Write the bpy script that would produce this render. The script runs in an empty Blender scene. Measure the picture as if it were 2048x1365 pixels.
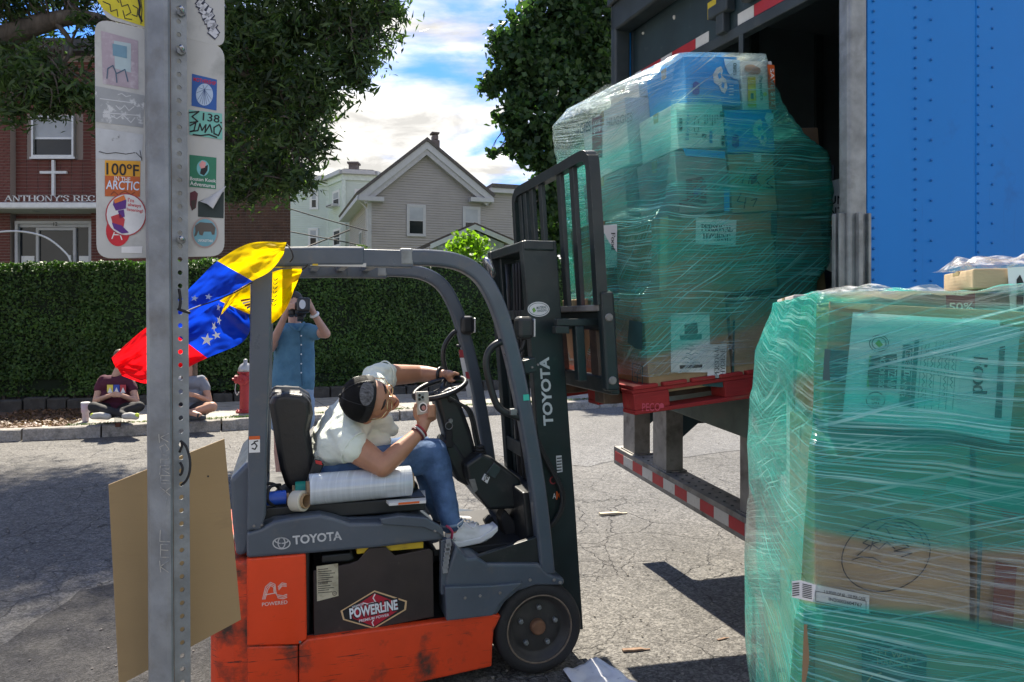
import bpy, bmesh, math, random
import numpy as np
from mathutils import Vector, Matrix, noise
rnd = random.Random(7)
R = math.radians
S = bpy.context.scene
COL = S.collection
# ------------------------------------------------------------------ camera
FPX, CX, HZ, CAMZ = 1479.0, 1024.0, 640.0, 1.65
cam = bpy.data.cameras.new('camera'); camo = bpy.data.objects.new('camera', cam); COL.objects.link(camo)
camo.location = (0, 0, CAMZ); camo.rotation_euler = (R(90), 0, 0)
cam.sensor_width = 36; cam.lens = FPX / 2048 * 36; cam.shift_y = -42.5 / 2048
cam.clip_start = .05; cam.clip_end = 2000
S.camera = camo
# ------------------------------------------------------------------ light
SUN_EL, SUN_AZ = R(52), R(-16)
SDIR = Vector((math.sin(SUN_AZ) * math.cos(SUN_EL), math.cos(SUN_AZ) * math.cos(SUN_EL), math.sin(SUN_EL)))
sl = bpy.data.lights.new('sun', 'SUN'); sl.energy = 2.5; sl.angle = R(.6); sl.color = (1, .91, .77)
so = bpy.data.objects.new('sun', sl); COL.objects.link(so)
so.rotation_euler = (-SDIR).to_track_quat('-Z', 'Y').to_euler(); so.location = (0, 0, 30)
S.view_settings.view_transform = 'Standard'; S.view_settings.look = 'None'
S.view_settings.gamma = 1; S.view_settings.use_curve_mapping = False
S.view_settings.exposure = 2.3
S.render.engine = 'CYCLES'
S.cycles.transparent_max_bounces = 24; S.cycles.max_bounces = 8
S.cycles.use_denoising = True
wd = bpy.data.worlds.new('World'); S.world = wd; wd.use_nodes = True
def build_world():
    nt = wd.node_tree; N, L = nt.nodes, nt.links
    N.clear()
    out = N.new('ShaderNodeOutputWorld'); bg = N.new('ShaderNodeBackground'); bg.inputs[1].default_value = .135
    sky = N.new('ShaderNodeTexSky'); sky.sky_type = 'NISHITA'; sky.sun_disc = False
    sky.sun_elevation = SUN_EL; sky.sun_rotation = SUN_AZ; sky.altitude = 50
    sky.air_density = 1.0; sky.dust_density = 1.0; sky.ozone_density = 2.0
    tc = N.new('ShaderNodeTexCoord'); sep = N.new('ShaderNodeSeparateXYZ')
    L.new(tc.outputs['Generated'], sep.inputs[0])
    def math_(op, a, b=None, clamp=False):
        m = N.new('ShaderNodeMath'); m.operation = op; m.use_clamp = clamp
        for i, v in enumerate((a, b)):
            if v is None: continue
            if isinstance(v, (int, float)): m.inputs[i].default_value = v
            else: L.new(v, m.inputs[i])
        return m.outputs[0]
    zz = math_('ADD', math_('MAXIMUM', sep.outputs[2], 0.0), .16)
    comb = N.new('ShaderNodeCombineXYZ')
    L.new(math_('DIVIDE', sep.outputs[0], zz), comb.inputs[0]); L.new(math_('DIVIDE', sep.outputs[1], zz), comb.inputs[1])
    comb.inputs[2].default_value = 3.7
    def nz(scale, det, rough, dist, off):
        mp = N.new('ShaderNodeMapping'); mp.inputs['Location'].default_value = off; mp.inputs['Scale'].default_value = (1, 1.15, 1)
        L.new(comb.outputs[0], mp.inputs[0])
        n = N.new('ShaderNodeTexNoise'); n.inputs['Scale'].default_value = scale; n.inputs['Detail'].default_value = det
        n.inputs['Roughness'].default_value = rough; n.inputs['Distortion'].default_value = dist
        L.new(mp.outputs[0], n.inputs[0]); return n.outputs[0]
    n1 = nz(1.5, 8, .56, .5, (2.35, .2, 0)); n2 = nz(.55, 4, .5, .2, (5.2, 1.0, 0)); n3 = nz(3.6, 7, .6, .4, (1.0, 4.0, 0))
    cov = math_('ADD', math_('MULTIPLY', n1, .62), math_('MULTIPLY', n2, .38))
    # more cloud low in the sky
    lowc = math_('MULTIPLY', math_('SUBTRACT', .48, sep.outputs[2], True), .34)
    cov = math_('ADD', cov, lowc)
    mr = N.new('ShaderNodeMapRange'); mr.interpolation_type = 'SMOOTHSTEP'
    mr.inputs[1].default_value = .475; mr.inputs[2].default_value = .60; L.new(cov, mr.inputs[0])
    shade = N.new('ShaderNodeMapRange'); shade.inputs[1].default_value = .36; shade.inputs[2].default_value = .62
    shade.inputs[3].default_value = 1.25; shade.inputs[4].default_value = 2.35; L.new(n3, shade.inputs[0])
    cc = N.new('ShaderNodeVectorMath'); cc.operation = 'SCALE'; cc.inputs[0].default_value = (1, .972, .92); L.new(shade.outputs[0], cc.inputs['Scale'])
    blue = N.new('ShaderNodeMixRGB'); blue.blend_type = 'MULTIPLY'; blue.inputs[0].default_value = 1
    L.new(sky.outputs[0], blue.inputs[1]); blue.inputs[2].default_value = (.075, .165, .325, 1)
    mix = N.new('ShaderNodeMixRGB'); L.new(mr.outputs[0], mix.inputs[0]); L.new(blue.outputs[0], mix.inputs[1]); L.new(cc.outputs[0], mix.inputs[2])
    L.new(mix.outputs[0], bg.inputs[0]); L.new(bg.outputs[0], out.inputs[0])
build_world()
# ------------------------------------------------------------------ pixel helpers
def W(px, py, d): return Vector(((px - CX) / FPX * d, d, CAMZ - (py - HZ) / FPX * d))
def G(px, py, z=0.0):
    d = (CAMZ - z) * FPX / (py - HZ); return Vector(((px - CX) / FPX * d, d, z))
def RP(px, py, o, n):
    r = W(px, py, 1.0) - Vector((0, 0, CAMZ)); c = Vector((0, 0, CAMZ))
    return c + r * ((Vector(o) - c).dot(n) / r.dot(n))
class Frame:
    """upright local frame: a along yaw, b to the left of it, z up"""
    def __init__(s, x, y, z, yaw, pitch=0.0, roll=0.0):
        s.M = Matrix.Translation((x, y, z)) @ Matrix.Rotation(yaw, 4, 'Z') @ Matrix.Rotation(-pitch, 4, 'Y') @ Matrix.Rotation(roll, 4, 'X')
        s.I = s.M.inverted()
    def shear(s, k):
        s.M = s.M @ Matrix(((1, 0, 0, 0), (0, 1, 0, 0), (0, k, 1, 0), (0, 0, 0, 1))); s.I = s.M.inverted(); return s
    def at(s, px, py, b=0.0):        # point of the plane "b metres to the left" seen at a pixel
        n = (s.I.to_3x3().transposed() @ Vector((0, 1, 0))); o = s.M @ Vector((0, b, 0))
        return s.I @ RP(px, py, o, n)
    def w(s, p): return s.M @ Vector(p)
# ------------------------------------------------------------------ materials
_m = {}
def lin(r, g, b):
    f = lambda c: (c / 255 / 12.92) if c / 255 <= .04045 else ((c / 255 + .055) / 1.055) ** 2.4
    return (f(r), f(g), f(b))
def M(name, col, rough=.6, metal=0.0, var=.12, scale=6.0, bump=0.0, bscale=60.0, coat=0.0, spec=.5,
      dirt=None, scratch=None, transl=0.0, stretch=(1, 1, 1), col2=None, rvar=.0, sheen=0.0, edge=None):
    if name in _m: return _m[name]
    m = bpy.data.materials.new(name); m.use_nodes = True; _m[name] = m
    nt = m.node_tree; N, L = nt.nodes, nt.links
    bs = N['Principled BSDF']; out = N['Material Output']
    bs.inputs['Roughness'].default_value = rough; bs.inputs['Metallic'].default_value = metal
    bs.inputs['Coat Weight'].default_value = coat; bs.inputs['Coat Roughness'].default_value = .12
    bs.inputs['Specular IOR Level'].default_value = spec
    if sheen: bs.inputs['Sheen Weight'].default_value = sheen
    tc = N.new('ShaderNodeTexCoord'); mp = N.new('ShaderNodeMapping'); mp.inputs['Scale'].default_value = stretch
    L.new(tc.outputs['Object'], mp.inputs[0])
    def nz(sc, det=5, rg=.6, vec=None):
        n = N.new('ShaderNodeTexNoise'); n.inputs['Scale'].default_value = sc; n.inputs['Detail'].default_value = det
        n.inputs['Roughness'].default_value = rg; L.new(vec or mp.outputs[0], n.inputs[0]); return n.outputs[0]
    def mixc(f, a, b, bt='MIX'):
        x = N.new('ShaderNodeMixRGB'); x.blend_type = bt
        for i, v in enumerate((f, a, b)):
            if isinstance(v, (int, float)): x.inputs[i].default_value = v
            elif isinstance(v, tuple): x.inputs[i].default_value = (*v, 1)
            else: L.new(v, x.inputs[i])
        return x.outputs[0]
    def rng(v, a, b, c=0., d=1.):
        x = N.new('ShaderNodeMapRange'); L.new(v, x.inputs[0])
        for i, k in enumerate((a, b, c, d)): x.inputs[i + 1].default_value = k
        return x.outputs[0]
    c1 = tuple(max(0, c * (1 - var)) for c in col); c2 = col2 or tuple(min(1, c * (1 + var)) for c in col)
    n0 = nz(scale)
    c = mixc(rng(n0, .3, .7), c1, c2)
    if dirt:
        dc, lo, hi, ds = dirt
        c = mixc(rng(nz(ds, 7, .65), lo, hi), c, dc)
    if scratch:
        sc_, lo, hi, st = scratch
        mp2 = N.new('ShaderNodeMapping'); mp2.inputs['Scale'].default_value = st; L.new(tc.outputs['Object'], mp2.inputs[0])
        c = mixc(rng(nz(1.0, 6, .7, mp2.outputs[0]), lo, hi), c, sc_)
    if edge:
        bv = N.new('ShaderNodeBevel'); bv.samples = 4; bv.inputs['Radius'].default_value = edge[1]; ge = N.new('ShaderNodeNewGeometry'); dp = N.new('ShaderNodeVectorMath'); dp.operation = 'DOT_PRODUCT'
        L.new(bv.outputs[0], dp.inputs[0]); L.new(ge.outputs['True Normal'], dp.inputs[1]); mm = N.new('ShaderNodeMath'); mm.operation = 'MULTIPLY'; L.new(rng(dp.outputs['Value'], .84, .97, 1, 0), mm.inputs[0]); L.new(rng(nz(38, 5, .7, tc.outputs['Object']), .44, .58), mm.inputs[1]); c = mixc(mm.outputs[0], c, edge[0])
    L.new(c, bs.inputs['Base Color'])
    if rvar: L.new(rng(nz(scale * 2.3), .3, .7, max(0, rough - rvar), min(1, rough + rvar)), bs.inputs['Roughness'])
    if bump:
        b = N.new('ShaderNodeBump'); b.inputs['Strength'].default_value = bump; b.inputs['Distance'].default_value = .01
        L.new(nz(bscale, 4), b.inputs['Height']); L.new(b.outputs[0], bs.inputs['Normal'])
    if transl:
        t = N.new('ShaderNodeBsdfTranslucent'); L.new(c, t.inputs[0]); ms = N.new('ShaderNodeMixShader')
        ms.inputs[0].default_value = transl; L.new(bs.outputs[0], ms.inputs[1]); L.new(t.outputs[0], ms.inputs[2]); L.new(ms.outputs[0], out.inputs[0])
    return m
def flat(name, col, rough=.55, **k): return M(name, col, rough, var=k.pop('var', .05), **k)
# ------------------------------------------------------------------ mesh builder
class MB:
    def __init__(s): s.v = []; s.f = []; s.uv = None
    def add(s, vs, fs):
        k = len(s.v); s.v += [tuple(p) for p in vs]; s.f += [tuple(i + k for i in f) for f in fs]; return s
    def box(s, x0, x1, y0, y1, z0, z1):
        return s.add([(x0, y0, z0), (x1, y0, z0), (x1, y1, z0), (x0, y1, z0), (x0, y0, z1), (x1, y0, z1), (x1, y1, z1), (x0, y1, z1)],
                     [(0, 3, 2, 1), (4, 5, 6, 7), (0, 1, 5, 4), (1, 2, 6, 5), (2, 3, 7, 6), (3, 0, 4, 7)])
    def obox(s, c, ax, ay, az):
        c, ax, ay, az = map(Vector, (c, ax, ay, az)); vs = []
        for k in (-1, 1):
            for i, j in ((-1, -1), (1, -1), (1, 1), (-1, 1)): vs.append(c + ax * i + ay * j + az * k)
        return s.add(vs, [(0, 3, 2, 1), (4, 5, 6, 7), (0, 1, 5, 4), (1, 2, 6, 5), (2, 3, 7, 6), (3, 0, 4, 7)])
    def prism(s, pts, off):
        pts = [Vector(p) for p in pts]; off = Vector(off); n = len(pts)
        nrm = sum(((pts[i] - pts[0]).cross(pts[i + 1] - pts[0]) for i in range(1, n - 1)), Vector())
        if nrm.dot(off) > 0: pts.reverse()
        return s.add(pts + [p + off for p in pts], [tuple(range(n)), tuple(range(2 * n - 1, n - 1, -1))] + [(i, i + n, (i + 1) % n + n, (i + 1) % n) for i in range(n)])
    def tube(s, path, r, n=10, caps=True, closed=False, flat=None, up=None):
        path = [Vector(p) for p in path]; m = len(path); rs = r if isinstance(r, (list, tuple)) else [r] * m
        vs = []; fs = []; pu = None
        for i, p in enumerate(path):
            if closed: t = path[(i + 1) % m] - path[i - 1]
            else: t = path[min(i + 1, m - 1)] - path[max(i - 1, 0)]
            t = t.normalized() if t.length else Vector((0, 0, 1))
            if pu is None:
                u = Vector(up) if up else (Vector((0, 0, 1)) if abs(t.z) < .9 else Vector((0, 1, 0)))
            else: u = pu
            u = (u - t * u.dot(t)).normalized(); pu = u; w = t.cross(u)
            for k in range(n):
                a = 2 * math.pi * (k + (.5 if n == 4 else 0)) / n
                fx = flat or 1.0
                vs.append(p + (u * math.cos(a) * rs[i] + w * math.sin(a) * rs[i] * fx) * (1.41421 if n == 4 else 1))
        for i in range(m if closed else m - 1):
            j = (i + 1) % m
            for k in range(n): fs.append((i * n + k, i * n + (k + 1) % n, j * n + (k + 1) % n, j * n + k))
        if caps and not closed: fs += [tuple(range(n - 1, -1, -1)), tuple(range((m - 1) * n, m * n))]
        return s.add(vs, fs)
    def lathe(s, prof, c, axis=(0, 0, 1), n=20, caps=True):
        ax = Vector(axis).normalized(); u = ax.orthogonal().normalized(); w = ax.cross(u); c = Vector(c); vs = []; fs = []
        m = len(prof)
        for r, h in prof:
            for k in range(n):
                a = 2 * math.pi * k / n; vs.append(c + ax * h + (u * math.cos(a) + w * math.sin(a)) * max(r, 1e-4))
        for i in range(m - 1):
            for k in range(n): fs.append((i * n + k, i * n + (k + 1) % n, (i + 1) * n + (k + 1) % n, (i + 1) * n + k))
        if caps: fs += [tuple(range(n - 1, -1, -1)), tuple(range((m - 1) * n, m * n))]
        return s.add(vs, fs)
    def ball(s, c, r, n=10, sc=(1, 1, 1)):
        c = Vector(c); vs = []; fs = []; m = n // 2 + 1
        for i in range(m):
            t = math.pi * i / (m - 1)
            for k in range(n):
                a = 2 * math.pi * k / n
                vs.append((c.x + r * sc[0] * math.sin(t) * math.cos(a), c.y + r * sc[1] * math.sin(t) * math.sin(a), c.z + r * sc[2] * math.cos(t)))
        for i in range(m - 1):
            for k in range(n): fs.append((i * n + k, (i + 1) * n + k, (i + 1) * n + (k + 1) % n, i * n + (k + 1) % n))
        return s.add(vs, fs)
    def cap(s, p0, r0, p1, r1, n=14):
        p0, p1 = Vector(p0), Vector(p1); t = p1 - p0
        if t.length < 1e-5: t = Vector((0, 0, 1e-4))
        t.normalize(); u = t.orthogonal().normalized(); w = t.cross(u); vs = []; fs = []
        rings = [(p0, r0, -math.pi / 2 + math.pi / 2 * i / 4) for i in range(5)] + [(p1, r1, math.pi / 2 * i / 4) for i in range(5)]
        for p, r, a in rings:
            for k in range(n):
                b = 2 * math.pi * k / n
                vs.append(p + t * r * math.sin(a) + (u * math.cos(b) + w * math.sin(b)) * max(r * math.cos(a), r * .02))
        for i in range(len(rings) - 1):
            for k in range(n): fs.append((i * n + k, i * n + (k + 1) % n, (i + 1) * n + (k + 1) % n, (i + 1) * n + k))
        fs += [tuple(range(n - 1, -1, -1)), tuple(range((len(rings) - 1) * n, len(rings) * n))]
        return s.add(vs, fs)
    def mesh(s, name):
        me = bpy.data.meshes.new(name); me.from_pydata(s.v, [], s.f); me.update(); return me
def fast_mesh(name, V, F):
    """numpy verts (n,3), faces (m,k)"""
    me = bpy.data.meshes.new(name); V = np.asarray(V, dtype=np.float32); F = np.asarray(F, dtype=np.int32); k = F.shape[1]
    me.vertices.add(len(V)); me.vertices.foreach_set('co', V.ravel())
    me.loops.add(F.size); me.loops.foreach_set('vertex_index', F.ravel())
    me.polygons.add(len(F)); me.polygons.foreach_set('loop_start', np.arange(0, F.size, k, dtype=np.int32))
    me.update(calc_edges=True); return me
# ------------------------------------------------------------------ object helpers
def tagit(o, label=None, cat=None, group=None, kind=None):
    if label: o['label'] = label
    if cat: o['category'] = cat
    if group: o['group'] = group
    if kind: o['kind'] = kind
    return o
def thing(name, label, cat, base=(0, 0, 0), group=None, Mx=None):
    o = bpy.data.objects.new(name, None); COL.objects.link(o)
    o.matrix_basis = Mx if Mx is not None else Matrix.Translation(base)
    o.empty_display_size = .1
    return tagit(o, label, cat, group)
WM = {}
def wmat(o):
    m = o.matrix_basis.copy()
    while o.parent: o = o.parent; m = o.matrix_basis @ m
    return m
def obj(name, mesh, mat, parent=None, world=True, smooth=False, bevel=0.0, seg=2, label=None, cat=None, group=None, kind=None, angle=35):
    """link a mesh; with world=True its coordinates are world ones and are brought into the parent's frame"""
    me = mesh.mesh(name) if isinstance(mesh, MB) else mesh
    o = bpy.data.objects.new(name, me); COL.objects.link(o)
    if mat and not me.materials: me.materials.append(mat)
    if parent is not None:
        o.parent = parent
        if world: me.transform(wmat(parent).inverted())
    if smooth: me.polygons.foreach_set('use_smooth', [True] * len(me.polygons))
    if bevel:
        b = o.modifiers.new('bevel', 'BEVEL'); b.width = bevel; b.segments = seg; b.limit_method = 'ANGLE'; b.angle_limit = R(angle)
    return tagit(o, label, cat, group, kind)
def blob(caps, voxel=.012, smooth=4, name='blob'):
    mb = MB()
    for c in caps: mb.cap(*c)
    me = mb.mesh('tmp'); o = bpy.data.objects.new('tmp', me); COL.objects.link(o)
    r = o.modifiers.new('r', 'REMESH'); r.mode = 'VOXEL'; r.voxel_size = voxel
    if smooth:
        s = o.modifiers.new('s', 'SMOOTH'); s.iterations = smooth; s.factor = .5
    dg = bpy.context.evaluated_depsgraph_get()
    out = bpy.data.meshes.new_from_object(o.evaluated_get(dg)); out.name = name
    bpy.data.objects.remove(o); bpy.data.meshes.remove(me)
    out.polygons.foreach_set('use_smooth', [True] * len(out.polygons))
    return out
# ------------------------------------------------------------------ lettering
_tc = {}
def text_raw(s, off=.012):
    if (s, off) in _tc: return _tc[(s, off)]
    cu = bpy.data.curves.new('t', 'FONT'); cu.body = s; cu.size = 1; cu.resolution_u = 3; cu.offset = off
    o = bpy.data.objects.new('t', cu); COL.objects.link(o)
    dg = bpy.context.evaluated_depsgraph_get()
    me = bpy.data.meshes.new_from_object(o.evaluated_get(dg))
    V = [tuple(v.co) for v in me.vertices]; F = [tuple(p.vertices) for p in me.polygons]
    bpy.data.objects.remove(o); bpy.data.curves.remove(cu); bpy.data.meshes.remove(me)
    _tc[(s, off)] = (V, F); return V, F
SERIF = {
 'P': (.72, [[(.16, 0), (.16, 1)], [(.16, 1), (.42, 1), (.6, .92), (.65, .76), (.6, .6), (.42, .5), (.16, .5)]], [(.16, 0, .17), (.1, 1, .12)]),
 'E': (.72, [[(.16, 0), (.16, 1)], [(.05, 1), (.62, 1), (.63, .8)], [(.16, .52), (.48, .52), (.48, .4)], [(.05, 0), (.65, 0), (.67, .24)]], []),
 'R': (.8, [[(.16, 0), (.16, 1)], [(.16, 1), (.42, 1), (.6, .92), (.65, .76), (.6, .6), (.42, .5), (.16, .5)], [(.38, .5), (.68, 0)]], [(.16, 0, .15), (.1, 1, .12), (.72, 0, .1)]),
 'S': (.66, [[(.56, .74), (.56, .93), (.32, 1.01), (.14, .9), (.13, .7), (.32, .56), (.5, .42), (.56, .24), (.46, .05), (.26, -.01), (.1, .08), (.09, .28)]], []),
 'O': (.86, [[(.43 + .34 * math.cos(t * math.pi / 10), .5 + .51 * math.sin(t * math.pi / 10)) for t in range(21)]], []),
 'N': (.86, [[(.14, 0), (.14, 1)], [(.14, 1), (.7, 0)], [(.7, 0), (.7, 1)]], [(.14, 0, .13), (.1, 1, .1), (.7, 1, .13)]),
 'A': (.84, [[(.1, 0), (.4, 1)], [(.4, 1), (.74, 0)], [(.2, .34), (.6, .34)]], [(.1, 0, .11), (.74, 0, .12)]),
 'L': (.68, [[(.16, 0), (.16, 1)], [(.05, 0), (.6, 0), (.62, .24)]], [(.16, 1, .14)]),
 'H': (.88, [[(.16, 0), (.16, 1)], [(.72, 0), (.72, 1)], [(.16, .5), (.72, .5)]], [(.16, 0, .14), (.16, 1, .14), (.72, 0, .14), (.72, 1, .14)]),
 'Y': (.82, [[(.1, 1), (.41, .48)], [(.72, 1), (.41, .48)], [(.41, .48), (.41, 0)]], [(.1, 1, .12), (.72, 1, .12), (.41, 0, .15)]),
 'G': (.84, [[(.68, .7), (.66, .9), (.44, 1.01), (.2, .9), (.09, .62), (.1, .36), (.22, .1), (.44, -.01), (.68, .08), (.68, .42)]], [(.66, .44, .13)]),
 'I': (.34, [[(.17, 0), (.17, 1)]], [(.17, 0, .14), (.17, 1, .14)]),
 'T': (.76, [[(.38, 0), (.38, 1)], [(.06, .78), (.07, 1), (.69, 1), (.7, .78)]], [(.38, 0, .16)]),
 'C': (.78, [[(.66, .7), (.64, .92), (.42, 1.01), (.2, .9), (.09, .62), (.1, .36), (.22, .1), (.42, -.01), (.6, .06), (.68, .24)]], []),
 'F': (.68, [[(.16, 0), (.16, 1)], [(.05, 1), (.6, 1), (.61, .78)], [(.16, .52), (.46, .52), (.46, .4)]], [(.16, 0, .16)]),
 'o': (.62, [[(.31 + .23 * math.cos(t * math.pi / 8), .33 + .34 * math.sin(t * math.pi / 8)) for t in range(17)]], []),
 'd': (.66, [[(.5, 0), (.5, 1.02)], [(.5, .55), (.36, .67), (.2, .62), (.09, .42), (.1, .2), (.2, .02), (.36, 0), (.5, .12)]], [(.44, 1.02, .09), (.56, 0, .08)]),
 "'": (.22, [[(.12, .98), (.1, .7)]], []), ' ': (.4, [], []), '.': (.2, [[(.08, 0), (.08, .08)]], []),
}
def serif_raw(s, thick=.15, thin=.05):
    V = []; F = []; x = 0
    def quad(a, b, wa, wb):
        a, b = Vector(a), Vector(b); t = (b - a)
        if t.length < 1e-6: return
        n = Vector((-t.y, t.x)).normalized(); k = len(V)
        for p, w in ((a, wa), (b, wb)): V.extend([(p.x + x + n.x * w / 2, p.y + n.y * w / 2, 0), (p.x + x - n.x * w / 2, p.y - n.y * w / 2, 0)])
        F.append((k, k + 1, k + 3, k + 2))
    for ch in s:
        w, strokes, ser = SERIF[ch]
        for st in strokes:
            for a, b in zip(st, st[1:]):
                l = math.hypot(b[0] - a[0], b[1] - a[1]); th = thin + (thick - thin) * (abs(b[1] - a[1]) / max(l, 1e-6)) ** 1.5
                if ch in 'NAY' and st == strokes[0] : th = thin * 1.25
                if ch == 'N' and st == strokes[2]: th = thin * 1.25
                quad(a, b, th, th)
        for sx, sy, hw in ser: quad((sx - hw, sy), (sx + hw, sy), thin, thin)
        x += w
    return V, F
def lettering(s, p0, p1, pt, mat, parent, off, name='lettering', serif=False, label=None, depth=0.0, thick=.15, bold=.012):
    """text whose bounding box spans p0->p1 along the baseline and p0->pt in height, shifted by off"""
    V, F = serif_raw(s, thick) if serif else text_raw(s, bold)
    if not V: return None
    xs = [v[0] for v in V]; ys = [v[1] for v in V]; x0, x1, y0, y1 = min(xs), max(xs), min(ys), max(ys)
    p0, p1, pt, off = map(Vector, (p0, p1, pt, off)); ex = (p1 - p0) / max(x1 - x0, 1e-6); ey = (pt - p0) / max(y1 - y0, 1e-6)
    mb = MB(); mb.add([p0 + ex * (v[0] - x0) + ey * (v[1] - y0) + off for v in V], F)
    o = obj(name, mb, mat, parent, label=label)
    if depth:
        so_ = o.modifiers.new('solid', 'SOLIDIFY'); so_.thickness = depth; so_.offset = 0
    return o
class Sheet:
    """a plane seen in the photo: turns pixels into points on it, for flat print and stickers"""
    def __init__(s, o, n, parent): s.o = Vector(o); s.n = Vector(n).normalized(); s.par = parent; s.k = 1; s.n *= -1 if s.n.dot(Vector((0, 0, CAMZ)) - s.o) < 0 else 1
    def p(s, px, py, lift=0.0): return RP(px, py, s.o, s.n) + s.n * lift
    def poly(s, name, pts, mat, lift=.0008, label=None):
        mb = MB(); q = [s.p(*t, lift) for t in pts]; mb.add(q, [tuple(range(len(q)))])
        o = obj(name, mb, mat, s.par, label=label); return o
    def disc(s, name, cx, cy, rx, ry, mat, lift=.0008, n=28, label=None, rot=0):
        c, sn = math.cos(rot), math.sin(rot)
        return s.poly(name, [(cx + rx * math.cos(2 * math.pi * i / n) * c - ry * math.sin(2 * math.pi * i / n) * sn, cy + rx * math.cos(2 * math.pi * i / n) * sn + ry * math.sin(2 * math.pi * i / n) * c) for i in range(n)], mat, lift, label)
    def text(s, t, a, b, c, mat, lift=.0014, **k):
        return lettering(t, s.p(*a), s.p(*b), s.p(*c), mat, s.par, s.n * lift, **k)
    def strokes(s, name, lines, wpx, mat, lift=.0014, label=None):
        mb = MB()
        for ln in lines:
            for a, b in zip(ln, ln[1:]):
                t = Vector((b[0] - a[0], b[1] - a[1]))
                if t.length < 1e-6: continue
                n = Vector((-t.y, t.x)).normalized() * wpx / 2; e = t.normalized() * wpx * .2
                q = [(a[0] - e.x + n.x, a[1] - e.y + n.y), (b[0] + e.x + n.x, b[1] + e.y + n.y), (b[0] + e.x - n.x, b[1] + e.y - n.y), (a[0] - e.x - n.x, a[1] - e.y - n.y)]
                mb.add([s.p(*t_, lift) for t_ in q], [(0, 1, 2, 3)])
        return obj(name, mb, mat, s.par, label=label)
def spline(pts, n=6):
    P = [Vector(p) for p in pts]; out = []
    for i in range(len(P) - 1):
        a, b, c, d = P[max(i - 1, 0)], P[i], P[i + 1], P[min(i + 2, len(P) - 1)]
        for k in range(n):
            t = k / n; out.append(.5 * ((2 * b) + (c - a) * t + (2 * a - 5 * b + 4 * c - d) * t * t + (3 * b - a - 3 * c + d) * t ** 3))
    return out + [P[-1]]
# ================================================================== SETTING
def asphalt(name, lo, hi, crack=.0, warm=(1, .96, .885), spk=1.0):
    m = bpy.data.materials.new(name); m.use_nodes = True; nt = m.node_tree; N, L = nt.nodes, nt.links; bs = N['Principled BSDF']
    bs.inputs['Roughness'].default_value = .82; bs.inputs['Specular IOR Level'].default_value = .35
    tc = N.new('ShaderNodeTexCoord')
    def nz(s, d=4, r=.6):
        n = N.new('ShaderNodeTexNoise'); n.inputs['Scale'].default_value = s; n.inputs['Detail'].default_value = d; n.inputs['Roughness'].default_value = r
        L.new(tc.outputs['Object'], n.inputs[0]); return n
    def rng(v, a, b, c, d):
        x = N.new('ShaderNodeMapRange'); L.new(v, x.inputs[0])
        for i, k in enumerate((a, b, c, d)): x.inputs[i + 1].default_value = k
        return x.outputs[0]
    def ma(op, a, b):
        x = N.new('ShaderNodeMath'); x.operation = op
        for i, v in enumerate((a, b)):
            if isinstance(v, (int, float)): x.inputs[i].default_value = v
            else: L.new(v, x.inputs[i])
        return x.outputs[0]
    vo = N.new('ShaderNodeTexVoronoi'); vo.inputs['Scale'].default_value = 95 * spk; L.new(tc.outputs['Object'], vo.inputs[0])
    sp = N.new('ShaderNodeSeparateColor'); L.new(vo.outputs['Color'], sp.inputs[0])
    vo2 = N.new('ShaderNodeTexVoronoi'); vo2.inputs['Scale'].default_value = 42 * spk; L.new(tc.outputs['Object'], vo2.inputs[0])
    sp2 = N.new('ShaderNodeSeparateColor'); L.new(vo2.outputs['Color'], sp2.inputs[0])
    g = ma('ADD', ma('MULTIPLY', rng(sp.outputs[0], 0, 1, .55, 1.5), rng(sp2.outputs[1], 0, 1, .72, 1.3)), rng(nz(260, 2).outputs[0], .3, .7, -.18, .18))
    big = rng(nz(.7, 6).outputs[0], .3, .7, lo, hi)
    val = ma('MULTIPLY', g, big)
    val = ma('MULTIPLY', val, rng(nz(5.5, 6, .7).outputs[0], .3, .7, .84, 1.14))
    val = ma('MULTIPLY', val, rng(nz(1.15, 5, .62).outputs[0], .56, .70, 1.0, .74)); val = ma('MULTIPLY', val, rng(nz(.32, 3, .5).outputs[0], .35, .65, .90, 1.10))
    h = ma('ADD', rng(vo.outputs['Distance'], 0, .6, .8, 0), ma('MULTIPLY', nz(38, 5).outputs[0], 1.2))
    if crack:
        wn = nz(1.6, 5, .65); mx = N.new('ShaderNodeMixRGB'); mx.inputs[0].default_value = .22
        L.new(tc.outputs['Object'], mx.inputs[1]); L.new(wn.outputs['Color'], mx.inputs[2])
        vc = N.new('ShaderNodeTexVoronoi'); vc.feature = 'DISTANCE_TO_EDGE'; vc.inputs['Scale'].default_value = 2.3; L.new(mx.outputs[0], vc.inputs[0])
        line = ma('MULTIPLY', rng(vc.outputs['Distance'], 0, .009, 1, 0), rng(nz(.9, 3).outputs[0], .42, .58, 0, crack))
        vd = N.new('ShaderNodeTexVoronoi'); vd.feature = 'DISTANCE_TO_EDGE'; vd.inputs['Scale'].default_value = 5.2; L.new(mx.outputs[0], vd.inputs[0]); l2 = ma('MULTIPLY', rng(vd.outputs['Distance'], 0, .014, .8, 0), rng(nz(.55, 4).outputs[0], .50, .60, 0, 1)); line = ma('MAXIMUM', line, l2)
        val = ma('MULTIPLY', val, ma('SUBTRACT', 1, ma('MULTIPLY', line, .85))); h = ma('SUBTRACT', h, ma('MULTIPLY', line, 6))
    cc = N.new('ShaderNodeCombineColor')
    for i in range(3): L.new(ma('MULTIPLY', val, warm[i]), cc.inputs[i])
    L.new(cc.outputs[0], bs.inputs['Base Color'])
    b = N.new('ShaderNodeBump'); b.inputs['Strength'].default_value = .8; b.inputs['Distance'].default_value = .006; L.new(h, b.inputs['Height']); L.new(b.outputs[0], bs.inputs['Normal'])
    return m
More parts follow.
